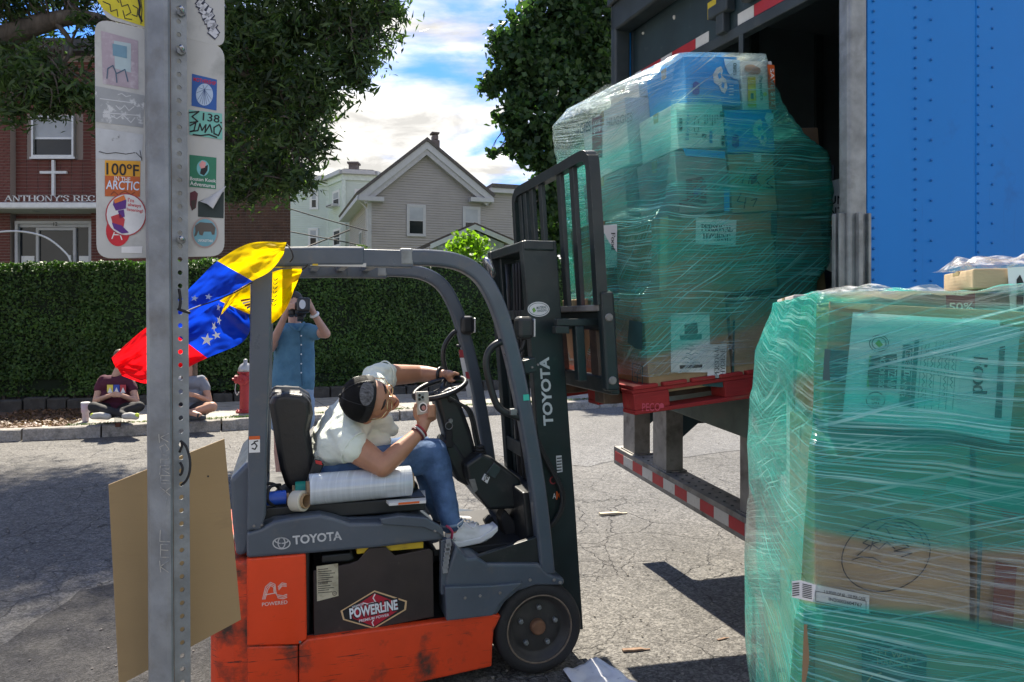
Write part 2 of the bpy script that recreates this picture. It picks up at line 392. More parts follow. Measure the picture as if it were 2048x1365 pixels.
mA = asphalt('worn_asphalt', .088, .138, .75); mA2 = asphalt('dark_asphalt', .032, .052, 0, (1, .97, .95), 1.3); mA3 = asphalt('smooth_asphalt', .115, .145, 0, (1, .985, .95), 1.2)
obj('road', MB().add([(-150, -60, 0), (150, -60, 0), (150, 400, 0), (-150, 400, 0)], [(0, 1, 2, 3)]), mA, kind='structure')
def ground_patch(name, pix, mat, z, jag=.05, step=.12):
    pts = [G(px, py) if py > HZ + 5 else Vector((px, py, 0)) for px, py in pix]; out = []
    for i, p in enumerate(pts):
        q = pts[(i + 1) % len(pts)]; n = max(1, int((q - p).length / step))
        for k in range(n):
            t = p.lerp(q, k / n); nn = noise.noise_vector(t * 2.2) * jag + noise.noise_vector(t * 9) * jag * .35
            out.append((t.x + nn.x, t.y + nn.y, z))
    bm = bmesh.new(); f = bm.faces.new([bm.verts.new(p) for p in out]); bmesh.ops.triangulate(bm, faces=[f]); me = bpy.data.meshes.new(name); bm.to_mesh(me); bm.free()
    return obj(name, me, mat, kind='structure')
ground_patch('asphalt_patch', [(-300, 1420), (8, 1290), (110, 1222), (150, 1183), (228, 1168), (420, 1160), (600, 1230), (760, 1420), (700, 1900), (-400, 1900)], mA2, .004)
# smoother travel lane on the far side of the street
def lane_strip():
    a = [(620, 922), (930, 905), (1180, 935), (1250, 915), (1345, 918), (1510, 897), (2100, 860)]
    pts = [G(*p) for p in a]; far = [Vector((30, 27.0, 0)), Vector((1.4, 13.72, 0)), Vector((-1.37, 12.3, 0)), Vector((-3.1, 11.5, 0))]
    b = pts + far; bm = bmesh.new()
    out = []
    for i, p in enumerate(b):
        q = b[(i + 1) % len(b)]; n = max(1, int((q - p).length / .25))
        for k in range(n):
            t = p.lerp(q, k / n); nn = noise.noise_vector(t * 1.7) * .06
            out.append((t.x + nn.x, t.y + nn.y, .004))
    f = bm.faces.new([bm.verts.new(p) for p in out]); bmesh.ops.triangulate(bm, faces=[f]); me = bpy.data.meshes.new('l'); bm.to_mesh(me); bm.free()
    obj('travel_lane', me, mA3, kind='structure')
lane_strip()
# ------------------------------------------------------------------ kerb line
KP = [Vector((-16, 8.3)), Vector((-9.5, 9.35)), Vector((-6.8, 10.02)), Vector((-6.06, 10.25)), Vector((-4.27, 10.99)), Vector((-1.37, 12.32)), Vector((1.54, 13.71)), Vector((8, 17.0)), Vector((22, 24.2))]
_kl = [0]
for a, b in zip(KP, KP[1:]): _kl.append(_kl[-1] + (b - a).length)
def K(s, off=0.0, z=0.0):
    i = 0
    while i < len(KP) - 2 and s > _kl[i + 1]: i += 1
    t = (KP[i + 1] - KP[i]).normalized(); p = KP[i] + t * (s - _kl[i])
    if i + 1 < len(KP) - 1:      # soften corners
        t2 = (KP[i + 2] - KP[i + 1]).normalized(); f = (s - _kl[i]) / (_kl[i + 1] - _kl[i]); t0 = (KP[i] - KP[i - 1]).normalized() if i else t
        tt = (t0.lerp(t, .5 + f) if f < .5 else t.lerp(t2, f - .5)).normalized()
    else: tt = t
    n = Vector((-tt.y, tt.x)); p = p + n * off; return Vector((p.x, p.y, z))
def s_at_px(px, off=0):
    lo, hi = 0, _kl[-1]
    for _ in range(40):
        m = (lo + hi) / 2; p = K(m, off)
        if p.x / p.y * FPX + CX < px: lo = m
        else: hi = m
    return lo
mGran = M('granite', (.30, .28, .25), .85, var=.3, scale=45, bump=.5, bscale=70, dirt=((.09, .085, .075), .5, .75, 7))
mConc = M('sidewalk_concrete', (.33, .31, .275), .88, var=.14, scale=3, bump=.25, bscale=140, dirt=((.17, .155, .13), .5, .72, 5))
mSoil = M('soil', (.085, .05, .032), .95, var=.45, scale=22, bump=1.0, bscale=45, col2=(.16, .095, .06))
sw = obj('sidewalk', MB().add([K(_kl[0], .12, .10), K(_kl[4], .12, .10), K(_kl[-1], .12, .10), K(_kl[-1], 3.2, .10), K(_kl[4], 3.2, .10), K(_kl[0], 3.2, .10)], [(0, 1, 4, 5), (1, 2, 3, 4)]), mSoil, kind='structure')
js = [s_at_px(p) for p in (-330, -170, -60, 43, 202, 322, 443, 560, 680, 800, 905, 1010, 1110, 1200, 1290, 1380, 1470, 1560)] + [s_at_px(1560) + 1.9 * i for i in range(1, 8)]
for a, b in zip(js, js[1:]):
    a += .012; b -= .012; mb = MB(); h = .155 + rnd.uniform(-.008, .01); n = 6; vs = []
    for i in range(n + 1):
        s = a + (b - a) * i / n; j = [rnd.uniform(-.009, .009) for _ in range(4)]
        vs += [K(s, j[0], -.02), K(s, .012 + j[1], h - .012 + j[2] * .6), K(s, .03, h + j[3] * .4), K(s, .16, h), K(s, .16, -.02)]
    fs = [(i * 5 + k, i * 5 + 5 + k, i * 5 + 6 + k, i * 5 + 1 + k) for i in range(n) for k in range(4)] + [(0, 1, 2, 3, 4), tuple(n * 5 + k for k in (4, 3, 2, 1, 0))]
    obj('kerb_stone', mb.add(vs, fs), mGran, sw)
sl0 = s_at_px(125)
ss = [sl0 + .0, s_at_px(300), s_at_px(412), s_at_px(540), s_at_px(680), s_at_px(826), s_at_px(960), s_at_px(1075), s_at_px(1180), s_at_px(1285)]
ss += [ss[-1] + 1.55 * i for i in range(1, 9)]
for i, (a, b) in enumerate(zip(ss, ss[1:])):
    z = .158 + rnd.uniform(-.003, .004); e = .38 if i == 0 else 0
    mb = MB(); c = [K(a + .006, .19, z), K(b - .006, .175, z), K(b - .006, 2.62, z), K(a + .006 + e, 2.62, z)]
    mb.prism(c, (0, 0, -.08)); obj('paving_slab', mb, mConc, sw, bevel=.008)
# low stone edging under the hedge
mEdge = M('edging_stone', (.06, .058, .052), .9, var=.35, scale=9, bump=.6, bscale=30)  # grey also darkened to stand in for the shade on this wall
w0 = thing('edging_wall', 'low edging wall of dark grey stones running along the foot of the hedge', 'wall', K(sl0, 2.8))
s = s_at_px(-60, 2.8)
while s < s_at_px(1330, 2.8):
    l = rnd.uniform(.3, .5); h = rnd.uniform(.20, .27); a, b = s + .012, s + l - .012; f = rnd.uniform(-.015, .015)
    mb = MB(); mb.prism([K(a, 2.72 + f, .08), K(b, 2.72 + f, .08), K(b, 2.95, .08), K(a, 2.95, .08)], (0, 0, h)); obj('stone', mb, mEdge, w0, bevel=.02); s += l
# ------------------------------------------------------------------ foliage
def leaves(P, size, asp=.3, seed=1, up=0.0, Nn=None, spread=1.0, svar=.35):
    """diamond leaves at points P; Nn: preferred facing"""
    g = np.random.default_rng(seed); n = len(P); P = np.asarray(P, float)
    nrm = g.normal(size=(n, 3)) * spread
    if Nn is not None: nrm += Nn
    nrm[:, 2] += up
    nrm /= np.linalg.norm(nrm, axis=1)[:, None] + 1e-9
    t = g.normal(size=(n, 3)); t -= nrm * (t * nrm).sum(1)[:, None]; t /= np.linalg.norm(t, axis=1)[:, None] + 1e-9
    b = np.cross(nrm, t); l = size * (1 + svar * g.uniform(-1, 1, n))[:, None]; w = l * asp
    V = np.empty((n, 4, 3)); V[:, 0] = P - t * l * .5; V[:, 1] = P + b * w * .5 + nrm * l * .06; V[:, 2] = P + t * l * .5; V[:, 3] = P - b * w * .5 + nrm * l * .06
    F = np.arange(n * 4).reshape(n, 4)
    return V.reshape(-1, 3), F
def leafmat(name, c1, c2, tr=.35, rough=.5, trc=None):
    m = bpy.data.materials.new(name); m.use_nodes = True; nt = m.node_tree; N, L = nt.nodes, nt.links; bs = N['Principled BSDF']; out = N['Material Output']
    geo = N.new('ShaderNodeNewGeometry'); mx = N.new('ShaderNodeMixRGB'); L.new(geo.outputs['Random Per Island'], mx.inputs[0])
    mx.inputs[1].default_value = (*c1, 1); mx.inputs[2].default_value = (*c2, 1); L.new(mx.outputs[0], bs.inputs['Base Color']); bs.inputs['Roughness'].default_value = rough
    bs.inputs['Specular IOR Level'].default_value = .35
    t = N.new('ShaderNodeBsdfTranslucent'); ms = N.new('ShaderNodeMixShader'); ms.inputs[0].default_value = tr
    tcn = N.new('ShaderNodeTexCoord'); nb = N.new('ShaderNodeTexNoise'); nb.inputs['Scale'].default_value = 1.6; nb.inputs['Detail'].default_value = 4; L.new(tcn.outputs['Object'], nb.inputs[0]); rb = N.new('ShaderNodeMapRange'); L.new(nb.outputs[0], rb.inputs[0])
    for i, k in enumerate((.32, .68, .62, 1.38)): rb.inputs[i + 1].default_value = k
    mv = N.new('ShaderNodeVectorMath'); mv.operation = 'SCALE'; L.new(mx.outputs[0], mv.inputs[0]); L.new(rb.outputs[0], mv.inputs['Scale']); mx = mv; L.new(mx.outputs[0], bs.inputs['Base Color'])
    m2 = N.new('ShaderNodeMixRGB'); m2.blend_type = 'MULTIPLY'; m2.inputs[0].default_value = 1; L.new(mx.outputs[0], m2.inputs[1]); m2.inputs[2].default_value = (*(trc or (1.5, 1.9, .6)), 1)
    L.new(m2.outputs[0], t.inputs[0]); L.new(bs.outputs[0], ms.inputs[1]); L.new(t.outputs[0], ms.inputs[2]); L.new(ms.outputs[0], out.inputs[0]); return m
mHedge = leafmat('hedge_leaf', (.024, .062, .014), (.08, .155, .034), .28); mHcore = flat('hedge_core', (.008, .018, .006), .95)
mBark = M('bark', (.085, .07, .055), .95, var=.4, scale=14, bump=1.0, bscale=22, stretch=(1, 1, .25), dirt=((.16, .15, .13), .55, .75, 9))
def build_hedge():
    h = thing('hedge', 'tall clipped dark green hedge behind the sidewalk', 'hedge', K(s_at_px(0, 3.3), 3.3))
    s0, s1 = s_at_px(-140, 3.2), s_at_px(1420, 3.2); n = 40; mb = MB(); vs = []
    zt = lambda s: 2.63 + .42 * (s - s_at_px(0, 3.2)) / (s_at_px(940, 3.2) - s_at_px(0, 3.2)) * .8
    for i in range(n + 1):
        s = s0 + (s1 - s0) * i / n; z = zt(s) - .16; vs += [K(s, 3.36, .4), K(s, 3.26, z), K(s, 4.35, z), K(s, 4.35, .3)]
    mb.add(vs, [(i * 4 + k, i * 4 + 4 + k, i * 4 + 5 + k, i * 4 + 1 + k) for i in range(n) for k in range(3)] + [(0, 1, 2, 3), (n * 4 + 3, n * 4 + 2, n * 4 + 1, n * 4)])
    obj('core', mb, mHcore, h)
    g = np.random.default_rng(5); P = []; NN = []
    for i in range(118000):
        s = s0 + (s1 - s0) * g.random(); z = zt(s); p0 = K(s, 3.2)
        if g.random() < .82:
            zz = .3 + (z - .3) * g.random(); nn = noise.noise(Vector((s * 1.3, zz * 1.5, 3))) * .08 + noise.noise(Vector((s * 5, zz * 5, 1))) * .05
            p = K(s, 3.2 + nn + g.random() * .17 + (.1 if zz < .6 else 0), zz); NN.append((0.25, -1, .35))
        else:
            nn = noise.noise(Vector((s * 2.3, 7, 3))) * .07 + noise.noise(Vector((s * 7, 2, 3))) * .05
            p = K(s, 3.2 + 1.1 * g.random() ** 2, z + nn - g.random() * .14); NN.append((0, -.3, 1))
        P.append(p)
    V, F = leaves(P, .062, .55, 3, Nn=np.array(NN), spread=.55); obj('foliage', fast_mesh('foliage', V, F), mHedge, h, kind='stuff')
    st = MB()
    for i in range(70):
        s = s0 + (s1 - s0) * (i + .5) / 70; st.tube([K(s, 3.45, .1), K(s + rnd.uniform(-.1, .1), 3.4, .7)], .03, 6)
    obj('stem', st, mBark, h, kind='stuff')
build_hedge()
def clump_pts(blobs, per, g, sub=16, shell=.75, sc=.28):
    """leaf positions in clumps through blobs given as (px,py,rpx,d)"""
    P = []; C = []
    for px, py, r, d in blobs:
        c = np.array(W(px, py, d)); rm = r / FPX * d
        for k in range(sub):
            v = g.normal(size=3); v /= np.linalg.norm(v); q = c + v * rm * (shell * g.random() ** .45) * np.array([1, .9, 1]); C.append(q)
            m = int(per * (r / 70.) ** 2 / sub * (.6 + .8 * g.random()))
            P.append(q + g.normal(size=(m, 3)) * rm * sc * np.array([1, 1, .8]))
    return np.concatenate(P), C
def build_tree(name, label, base, trunk, limbs, blobs, per, lsize, asp, mat, bark, seed, sub=16, sc=.28, twig_every=3, tw=.012, group=None):
    t = thing(name, label, 'tree', base, group)
    g = np.random.default_rng(seed); P, C = clump_pts(blobs, per, g, sub, .8, sc)
    V, F = leaves(P, lsize, asp, seed, up=.5, svar=.5); obj('crown', fast_mesh('crown', V, F), mat, t, kind='stuff')
    mb = MB(); mb.tube(spline(trunk[0], 5), trunk[1] if not isinstance(trunk[1], list) else [trunk[1][0] + (trunk[1][1] - trunk[1][0]) * i / ((len(trunk[0]) - 1) * 5) for i in range((len(trunk[0]) - 1) * 5 + 1)], 14)
    obj('trunk', mb, bark, t, smooth=True)
    nodes = []
    for pts, r0, r1 in limbs:
        sp = spline(pts, 6); k = len(sp) - 1
        obj('limb', MB().tube([p + noise.noise_vector(p * 2) * .06 for p in sp], [r0 + (r1 - r0) * i / k for i in range(k + 1)], 9), bark, t, smooth=True); nodes += sp
    tb = MB()
    for i, c in enumerate(C):
        if i % twig_every: continue
        c = Vector(c); a = min(nodes, key=lambda p: (p - c).length); m = a.lerp(c, .5) + Vector((rnd.uniform(-.2, .2), rnd.uniform(-.2, .2), rnd.uniform(0, .25)))
        tb.tube(spline([a, m, c], 3), [tw * 1.6, tw * 1.5, tw * 1.3, tw, tw * .8, tw * .6, tw * .4], 5, caps=False)
    obj('twigs', tb, bark, t, kind='stuff'); return t
mLeafA = leafmat('ash_leaf', (.03, .055, .03), (.10, .15, .055), .45); mLeafB = leafmat('maple_leaf', (.022, .055, .026), (.075, .13, .045), .36)
mLeafC = leafmat('lime_leaf', (.13, .22, .02), (.22, .33, .035), .5); mLeafD = leafmat('shrub_leaf', (.05, .085, .03), (.09, .13, .05), .3)
TX = [(745, 40, 72, 9.6), (690, 80, 85, 9.8), (620, 60, 90, 10), (555, 80, 100, 10), (495, 100, 90, 10.2), (722, 110, 55, 9.5), (655, 150, 75, 9.6), (585, 180, 90, 10), (515, 220, 90, 10.2),
      (615, 232, 55, 9.6), (640, 290, 38, 9.4), (572, 300, 78, 9.9), (505, 330, 80, 10.2), (600, 362, 46, 9.5), (545, 378, 48, 9.8), (480, 385, 46, 10), (775, 20, 34, 9.4), (430, 150, 90, 10.4),
      (430, 300, 80, 10.4), (700, -60, 120, 9.8), (560, -60, 130, 10), (785, -75, 60, 9.6), (400, -30, 110, 10.4), (250, -60, 100, 10.5), (660, 205, 40, 9.4), (720, 160, 30, 9.5), (470, 60, 60, 10),
      (-100, -320, 220, 14.5), (180, -420, 220, 15), (450, -480, 220, 15), (120, -160, 160, 12.5), (380, -220, 170, 13), (-150, -200, 180, 12.5), (250, -330, 200, 14), (550, -260, 150, 13), (60, 60, 60, 12), (330, 80, 70, 12.5), (20, 150, 60, 9.8), (70, 172, 62, 9.6), (130, 165, 55, 9.7), (172, 200, 42, 9.6), (28, 225, 36, 9.5), (100, 212, 38, 9.5), (-40, 150, 90, 9.9), (60, -10, 50, 10), (150, -10, 55, 10.2), (10, 10, 36, 9.9),  # first blobs, high out of view, were added for shade on sidewalk and hedge
      (240, 110, 70, 10.3), (300, 200, 90, 10.4), (240, 230, 60, 10.3), (160, 40, 22, 9.8), (80, 120, 36, 9.9), (-130, 60, 140, 10.4), (-160, -80, 170, 10), (20, -120, 120, 10.2), (340, 20, 80, 10.6)]
tb = G(-190, 905, .1); tb = Vector((-8.5, 10.35, .05))
build_tree('street_tree', 'large leafy street tree at the left with branches hanging before the brick building', tb,
           ([tb + Vector((0, 0, -.1)), tb + Vector((.05, .05, .5)), tb + Vector((.15, .1, 2)), tb + Vector((.3, 0, 4.4)), tb + Vector((.8, -.2, 7.5))], [.42, .2]),
           [([tb + Vector((.22, .05, 4.0)), W(-60, 118, 10.2), W(10, 78, 10.1), W(58, 60, 10.1), W(108, 40, 10.1), W(165, 38, 10.1), W(250, 50, 10.2)], .2, .075),
            ([W(230, 46, 10.2), W(330, 90, 10.3), W(450, 130, 10.2), W(560, 190, 10), W(600, 300, 9.8)], .08, .025),
            ([W(240, 48, 10.2), W(370, 40, 10.3), W(470, 30, 10.2), W(560, 45, 10), W(680, 60, 9.8), W(770, 40, 9.6)], .08, .02),
            ([W(110, 42, 10.1), W(140, 90, 10), W(110, 140, 9.8), W(60, 175, 9.7)], .04, .012),
            ([tb + Vector((.5, -.1, 6)), W(100, -120, 10.2), W(400, -100, 10.2), W(700, -80, 9.9)], .14, .03),
            ([W(330, 90, 10.3), W(380, 200, 10.3), W(480, 300, 10.2), W(540, 370, 9.9)], .05, .015)],
           TX, 950, .13, .26, mLeafA, mBark, 11, sub=26, sc=.31)
rt = MB()
for a in (-.5, 0.1, .6, 1.1): rt.tube(spline([tb + Vector((.2 * math.cos(a), -.1 + .2 * math.sin(a), .45)), tb + Vector((.6 * math.cos(a), -.25 + .35 * math.sin(a), .2)), tb + Vector((1.15 * math.cos(a), -.35 + .5 * math.sin(a), .1))], 4), [.2, .18, .16, .14, .12, .1, .085, .07, .05], 9)
obj('root', rt, mBark, bpy.data.objects['street_tree'], smooth=True)
MP = [(1120, 30, 80, 21), (1060, 55, 62, 20.6), (1012, 92, 48, 20.2), (1185, 60, 70, 21), (985, 172, 32, 20), (1040, 160, 70, 20.4), (1120, 150, 80, 20.6), (1205, 150, 75, 21), (1028, 220, 46, 20), (1100, 240, 80, 20.5),
      (1172, 262, 80, 21), (1040, 285, 40, 20), (1090, 322, 58, 20.4), (984, 307, 13, 20), (1003, 300, 8, 20), (1100, 400, 55, 21), (1055, 425, 34, 20.6), (1260, 60, 70, 21.4), (1150, -50, 90, 21), (1240, 240, 80, 21.5), (1160, 380, 80, 21.5),
      (1140, 90, 80, 21), (1085, 110, 60, 20.5), (1200, 470, 80, 22), (1100, 480, 60, 22)]
mb0 = Vector((2.0, 21.6, 1.0))
build_tree('maple_tree', 'dense dark maple tree standing between the grey house and the trailer', mb0,
           ([mb0, mb0 + Vector((0, 0, 3)), mb0 + Vector((-.2, -.1, 6)), mb0 + Vector((-.3, -.2, 10))], [.32, .1]),
           [([mb0 + Vector((0, 0, 3.2)), W(1110, 380, 21), W(1050, 260, 20.6), W(1000, 170, 20.3)], .12, .03), ([mb0 + Vector((-.1, 0, 5)), W(1130, 200, 21), W(1060, 60, 20.8)], .12, .03),
            ([mb0 + Vector((-.1, 0, 5)), W(1200, 150, 21), W(1220, 20, 21)], .12, .03)],
           MP, 1700, .17, .8, mLeafB, mBark, 23, sub=26, sc=.19)
# lime bush and small shrub behind the hedge
def bush(name, label, cx, cy, r, d, n, lsize, mat, seed, asp=.75):
    b = W(cx, cy, d); t = thing(name, label, 'bush', (b.x, b.y, 1.2)); g = np.random.default_rng(seed)
    bl = [(cx, cy + r * .9, r * 1.0, d), (cx - r * .5, cy + r * .3, r * .5, d), (cx + r * .45, cy + r * .15, r * .55, d), (cx - r * .1, cy - r * .2, r * .45, d), (cx, cy + 2 * r, r * 1.1, d), (cx - r * .85, cy + r * .85, r * .4, d)]
    P, C = clump_pts(bl, n, g, 14, .85, .3); V, F = leaves(P, lsize, asp, seed, up=.9); obj('foliage', fast_mesh('foliage', V, F), mat, t, kind='stuff')
    mb = MB()
    for c in C[::3]: mb.tube(spline([(b.x, b.y, 1.2), Vector((b.x, b.y, 1.2)).lerp(Vector(c), .6) + Vector((0, 0, .1)), Vector(c)], 3), [.02, .018, .015, .012, .01, .008, .005], 5, caps=False)
    obj('stem', mb, mBark, t, kind='stuff')
bush('lime_bush', 'bright sunlit lime green bush in front of the white garage gable', 936, 484, 44, 17.5, 1500, .12, mLeafC, 4)
bush('small_shrub', 'small olive green shrub at the left corner of the grey house', 722, 500, 22, 19, 2600, .09, mLeafD, 6, .4)
# soil bed with leaf litter beside the tree
mLit = leafmat('dry_leaf', (.11, .055, .028), (.2, .12, .07), .1)
def litter():
    g = np.random.default_rng(9); P = []
    while len(P) < 2600:
        s = s_at_px(-120) + g.random() * 3.4; o = .2 + g.random() * 2.5
        if s > sl0 + .02 + .38 * max(0, o - .2) / 2.4: continue
        P.append(K(s, o, .112 + g.random() * .035))
    V, F = leaves(P, .055, .5, 2, up=1.6, spread=.6); obj('leaf_litter', fast_mesh('leaf_litter', V, F), mLit, label='brown dry leaf litter on the soil beside the tree root', cat='leaf litter', kind='stuff')
    P = []
    for i in range(2200):
        s = sl0 + g.random() * 8.5; P.append(K(s, .165 + abs(g.normal()) * .018, .165 + g.random() * .02))
    V, F = leaves(P, .05, .14, 4, spread=.6, Nn=np.array([[0, -1, 0]] * len(P))); obj('grass', fast_mesh('grass', V, F), leafmat('grass_blade', (.06, .1, .025), (.12, .17, .045), .3), label='thin line of grass growing between kerb and sidewalk', cat='grass', kind='stuff')
litter()
mLawn = M('lawn_green', (.06, .10, .03), .95, var=.35, scale=5, bump=.8, bscale=60)
lw = MB().add([K(0, 4.4, 1.1), K(s_at_px(400), 4.4, 1.1), K(_kl[-1], 4.4, 1.1), (60, 34, 1.1), (60, 120, 1.1), (-80, 120, 1.1), (-80, 20, 1.1)], [(0, 1, 2, 3, 4, 5, 6)])
obj('lawn', lw, mLawn, kind='structure')
# ================================================================== BUILDINGS
mBrick = M('brick', (.145, .043, .034), .85, var=.35, scale=3.3, bump=.3, bscale=80, col2=(.20, .065, .05)); mBrick2 = M('brown_brick', (.10, .05, .033), .85, var=.35, scale=4, bump=.3, bscale=80)
mMort = flat('mortar', (.30, .25, .22), .95, scale=20); mWhite = M('white_paint', (.72, .73, .72), .55, var=.06); mAlu = M('aluminium', (.5, .52, .53), .38, .6, var=.1)
mGlassD = M('window_glass', (.014, .018, .022), .1, var=.4, scale=.8, spec=.4); mBlind = M('window_blind', (.36, .39, .42), .35, var=.12, scale=2, spec=.6); mPaper = M('paper', (.78, .78, .76), .7, var=.04); mInk = flat('ink', (.012, .012, .014), .6)
mTrimW = M('trim_white', (.47, .48, .49), .5, var=.06); mSlate = M('roof_shingle', (.10, .09, .085), .9, var=.3, scale=12, bump=.5, bscale=40)
BD = 19.5
def bx(px): return (px - CX) / FPX * BD
def bz(py): return CAMZ - (py - HZ) / FPX * BD
bb = thing('brick_building', 'red brick two storey building with a white cross and lettering above its door', 'building', (bx(200), BD, 1.1))
X0, X1, ZT = bx(-420), bx(581), bz(112)
obj('wall', MB().prism([Vector((X0, BD, 1.1)), Vector((X1, BD, 1.1)), Vector((X1 - 3.9, BD + 11, 1.1)), Vector((X0 - 3.9, BD + 11, 1.1))], (0, 0, ZT - 1.1)), mMort, bb)
obj('roof', MB().prism([Vector((X0 - .3, BD - .35, ZT)), Vector((X1 + .25, BD - .35, ZT)), Vector((X1 - 3.7, BD + 11.3, ZT)), Vector((X0 - 4, BD + 11.3, ZT))], (0, 0, .35)), M('dark_fascia', (.05, .05, .055), .6), bb, bevel=.02)
rects = []        # brick faces to leave open (px rectangles)
holes = [(66, 233, 153, 318), (36, 441, 192, 560), (466, 506, 560, 560)]
def inhole(x0, x1, z0, z1):
    for a, b, c, d in holes:
        if x1 > bx(a) and x0 < bx(c) and z1 > bz(d) and z0 < bz(b): return True
    return False
bricks = []       # (x0,x1,z0,z1,y)
def run(x0, x1, z0, z1, bw, bh, g, stack, y, dep):
    r = 0; z = z0
    while z + bh <= z1:
        x = x0 - (bw / 2 if (r % 2 and not stack) else 0)
        while x < x1:
            a, b = max(x, x0) + g / 2, min(x + bw, x1) - g / 2
            if b - a > .03 and not inhole(a, b, z, z + bh): bricks.append((a, b, z + g / 2, z + bh - g / 2, y, dep))
            x += bw
        z += bh; r += 1
run(bx(32), bx(192), bz(536), bz(118), .295, .092, .014, True, BD, .012)                # stack-bond bay round the door
run(bx(-45), bx(32), bz(536), bz(118), .215, .075, .012, False, BD - .22, .012)         # projecting pier
run(bx(192), bx(330), bz(536), bz(118), .215, .075, .012, False, BD - .22, .012)
run(bx(330), bx(581), bz(545), bz(118), .215, .075, .012, False, BD, .012)
obj('pier', MB().box(bx(-45), bx(32), BD - .22, BD + .02, 1.1, ZT - .02), mMort, bb); obj('pier', MB().box(bx(192), bx(330), BD - .22, BD + .02, 1.1, ZT - .02), mMort, bb)
def near_door(b): return abs((b[0] + b[1]) / 2 - bx(110)) + abs((b[2] + b[3]) / 2 - bz(380)) * 1.2
bricks.sort(key=near_door); shared = {}
vis = lambda b: bx(0) < b[0] < bx(188)
first = [b for b in bricks if vis(b)][:290]; fs_ = set(first)
for b in first:
    k = (round(b[1] - b[0], 3), round(b[3] - b[2], 3))
    if k not in shared:
        shared[k] = MB().box(-k[0] / 2, k[0] / 2, -.012, .02, -k[1] / 2, k[1] / 2).mesh('brick'); shared[k].materials.append(mBrick)
    o = bpy.data.objects.new('brick', shared[k]); COL.objects.link(o); o.parent = bb
    o.location = wmat(bb).inverted() @ Vector(((b[0] + b[1]) / 2, b[4] - .002 + rnd.uniform(-.003, .003), (b[2] + b[3]) / 2))
for right in (0, 1):
    rest = MB()
    for b in bricks:
        if b in fs_ or (b[0] > bx(330)) != bool(right): continue
        j = rnd.uniform(-.003, .003); rest.box(b[0], b[1], b[4] - .012 + j, b[4] + .01, b[2], b[3])
    obj('brickwork', rest, mBrick2 if right else mBrick, bb, kind='stuff')
def rectw(name, parent, px0, py0, px1, py1, y, fr, mat, dep=.1):
    x0, x1, z0, z1 = bx(px0), bx(px1), bz(py1), bz(py0); mb = MB()
    mb.box(x0, x1, y - dep, y, z1 - fr, z1); mb.box(x0, x1, y - dep, y, z0, z0 + fr); mb.box(x0, x0 + fr, y - dep, y, z0 + fr, z1 - fr); mb.box(x1 - fr, x1, y - dep, y, z0 + fr, z1 - fr)
    return obj(name, mb, mat, parent)
w = rectw('window', bb, 68, 234, 152, 316, BD - .02, .05, mAlu); obj('sash', MB().box(bx(72), bx(148), BD - .06, BD - .03, bz(280), bz(276)), mAlu, w)
obj('pane', MB().box(bx(70), bx(150), BD - .05, BD - .045, bz(278), bz(236)), mBlind, w); obj('pane', MB().box(bx(70), bx(150), BD - .045, BD - .04, bz(314), bz(278)), mGlassD, w); obj('sill', MB().box(bx(65), bx(155), BD - .13, BD, bz(320), bz(316)), mAlu, w)
cr = MB(); cr.box(bx(107.5), bx(113), BD - .1, BD - .03, bz(392), bz(322)); cr.box(bx(84), bx(107.5), BD - .1, BD - .03, bz(349), bz(344)); cr.box(bx(113), bx(137), BD - .1, BD - .03, bz(349), bz(344))
obj('cross', cr, mWhite, bb)
obj('canopy', MB().box(bx(-60), bx(330), BD - 1.0, BD - .01, W(0, 418, BD - 1).z, W(0, 405, BD - 1).z), mWhite, bb, bevel=.015)
obj('canopy_fascia', MB().box(bx(-60), bx(330), BD - 1.03, BD - 1.002, W(0, 416, BD - 1).z, W(0, 407, BD - 1).z), mAlu, bb)
lettering("ANTHONY'S REC", W(9, 403.5, BD - .98), W(190, 403.5, BD - .98), W(9, 391, BD - .98), mAlu, bb, (0, 0, 0), serif=True, depth=.03)
lp = MB(); lp.lathe([(.05, 0), (.12, -.02), (.09, -.14), (.05, -.15)], (bx(101), BD - .6, bz(419)), n=12); obj('porch_lamp', lp, mTrimW, bb)
d = rectw('door', bb, 78, 457, 157, 560, BD - .04, .07, mTrimW, .09); obj('pane', MB().box(bx(83), bx(152), BD - .08, BD - .07, bz(560), bz(462)), mGlassD, d); obj('handle', MB().box(bx(148), bx(150), BD - .2, BD - .14, bz(540), bz(512)), mAlu, d)
f = rectw('door_frame', bb, 38, 444, 190, 562, BD - .03, .075, mTrimW, .14)
for a, b in ((44, 76), (159, 186)):
    sd = obj('sidelight', MB().box(bx(a), bx(b), BD - .07, BD - .06, bz(560), bz(456)), mGlassD, bb); obj('notice', MB().box(bx(a + 3), bx(b - 3), BD - .085, BD - .08, bz(527), bz(513)), mPaper, sd)
tr = obj('transom', MB().box(bx(42), bx(187), BD - .1, BD - .05, bz(456), bz(449)), mTrimW, bb); lettering('12', (bx(115), BD - .104, bz(454)), (bx(123), BD - .104, bz(454)), (bx(115), BD - .104, bz(446.5)), mInk, tr, (0, -.07, 0))
w2 = rectw('window', bb, 468, 508, 512, 575, BD - .03, .05, mAlu); obj('pane', MB().box(bx(470), bx(510), BD - .05, BD - .045, bz(573), bz(510)), mGlassD, w2)
w3 = rectw('window', bb, 516, 508, 556, 575, BD - .03, .05, mAlu); obj('pane', MB().box(bx(518), bx(554), BD - .05, BD - .045, bz(573), bz(510)), mGlassD, w3)
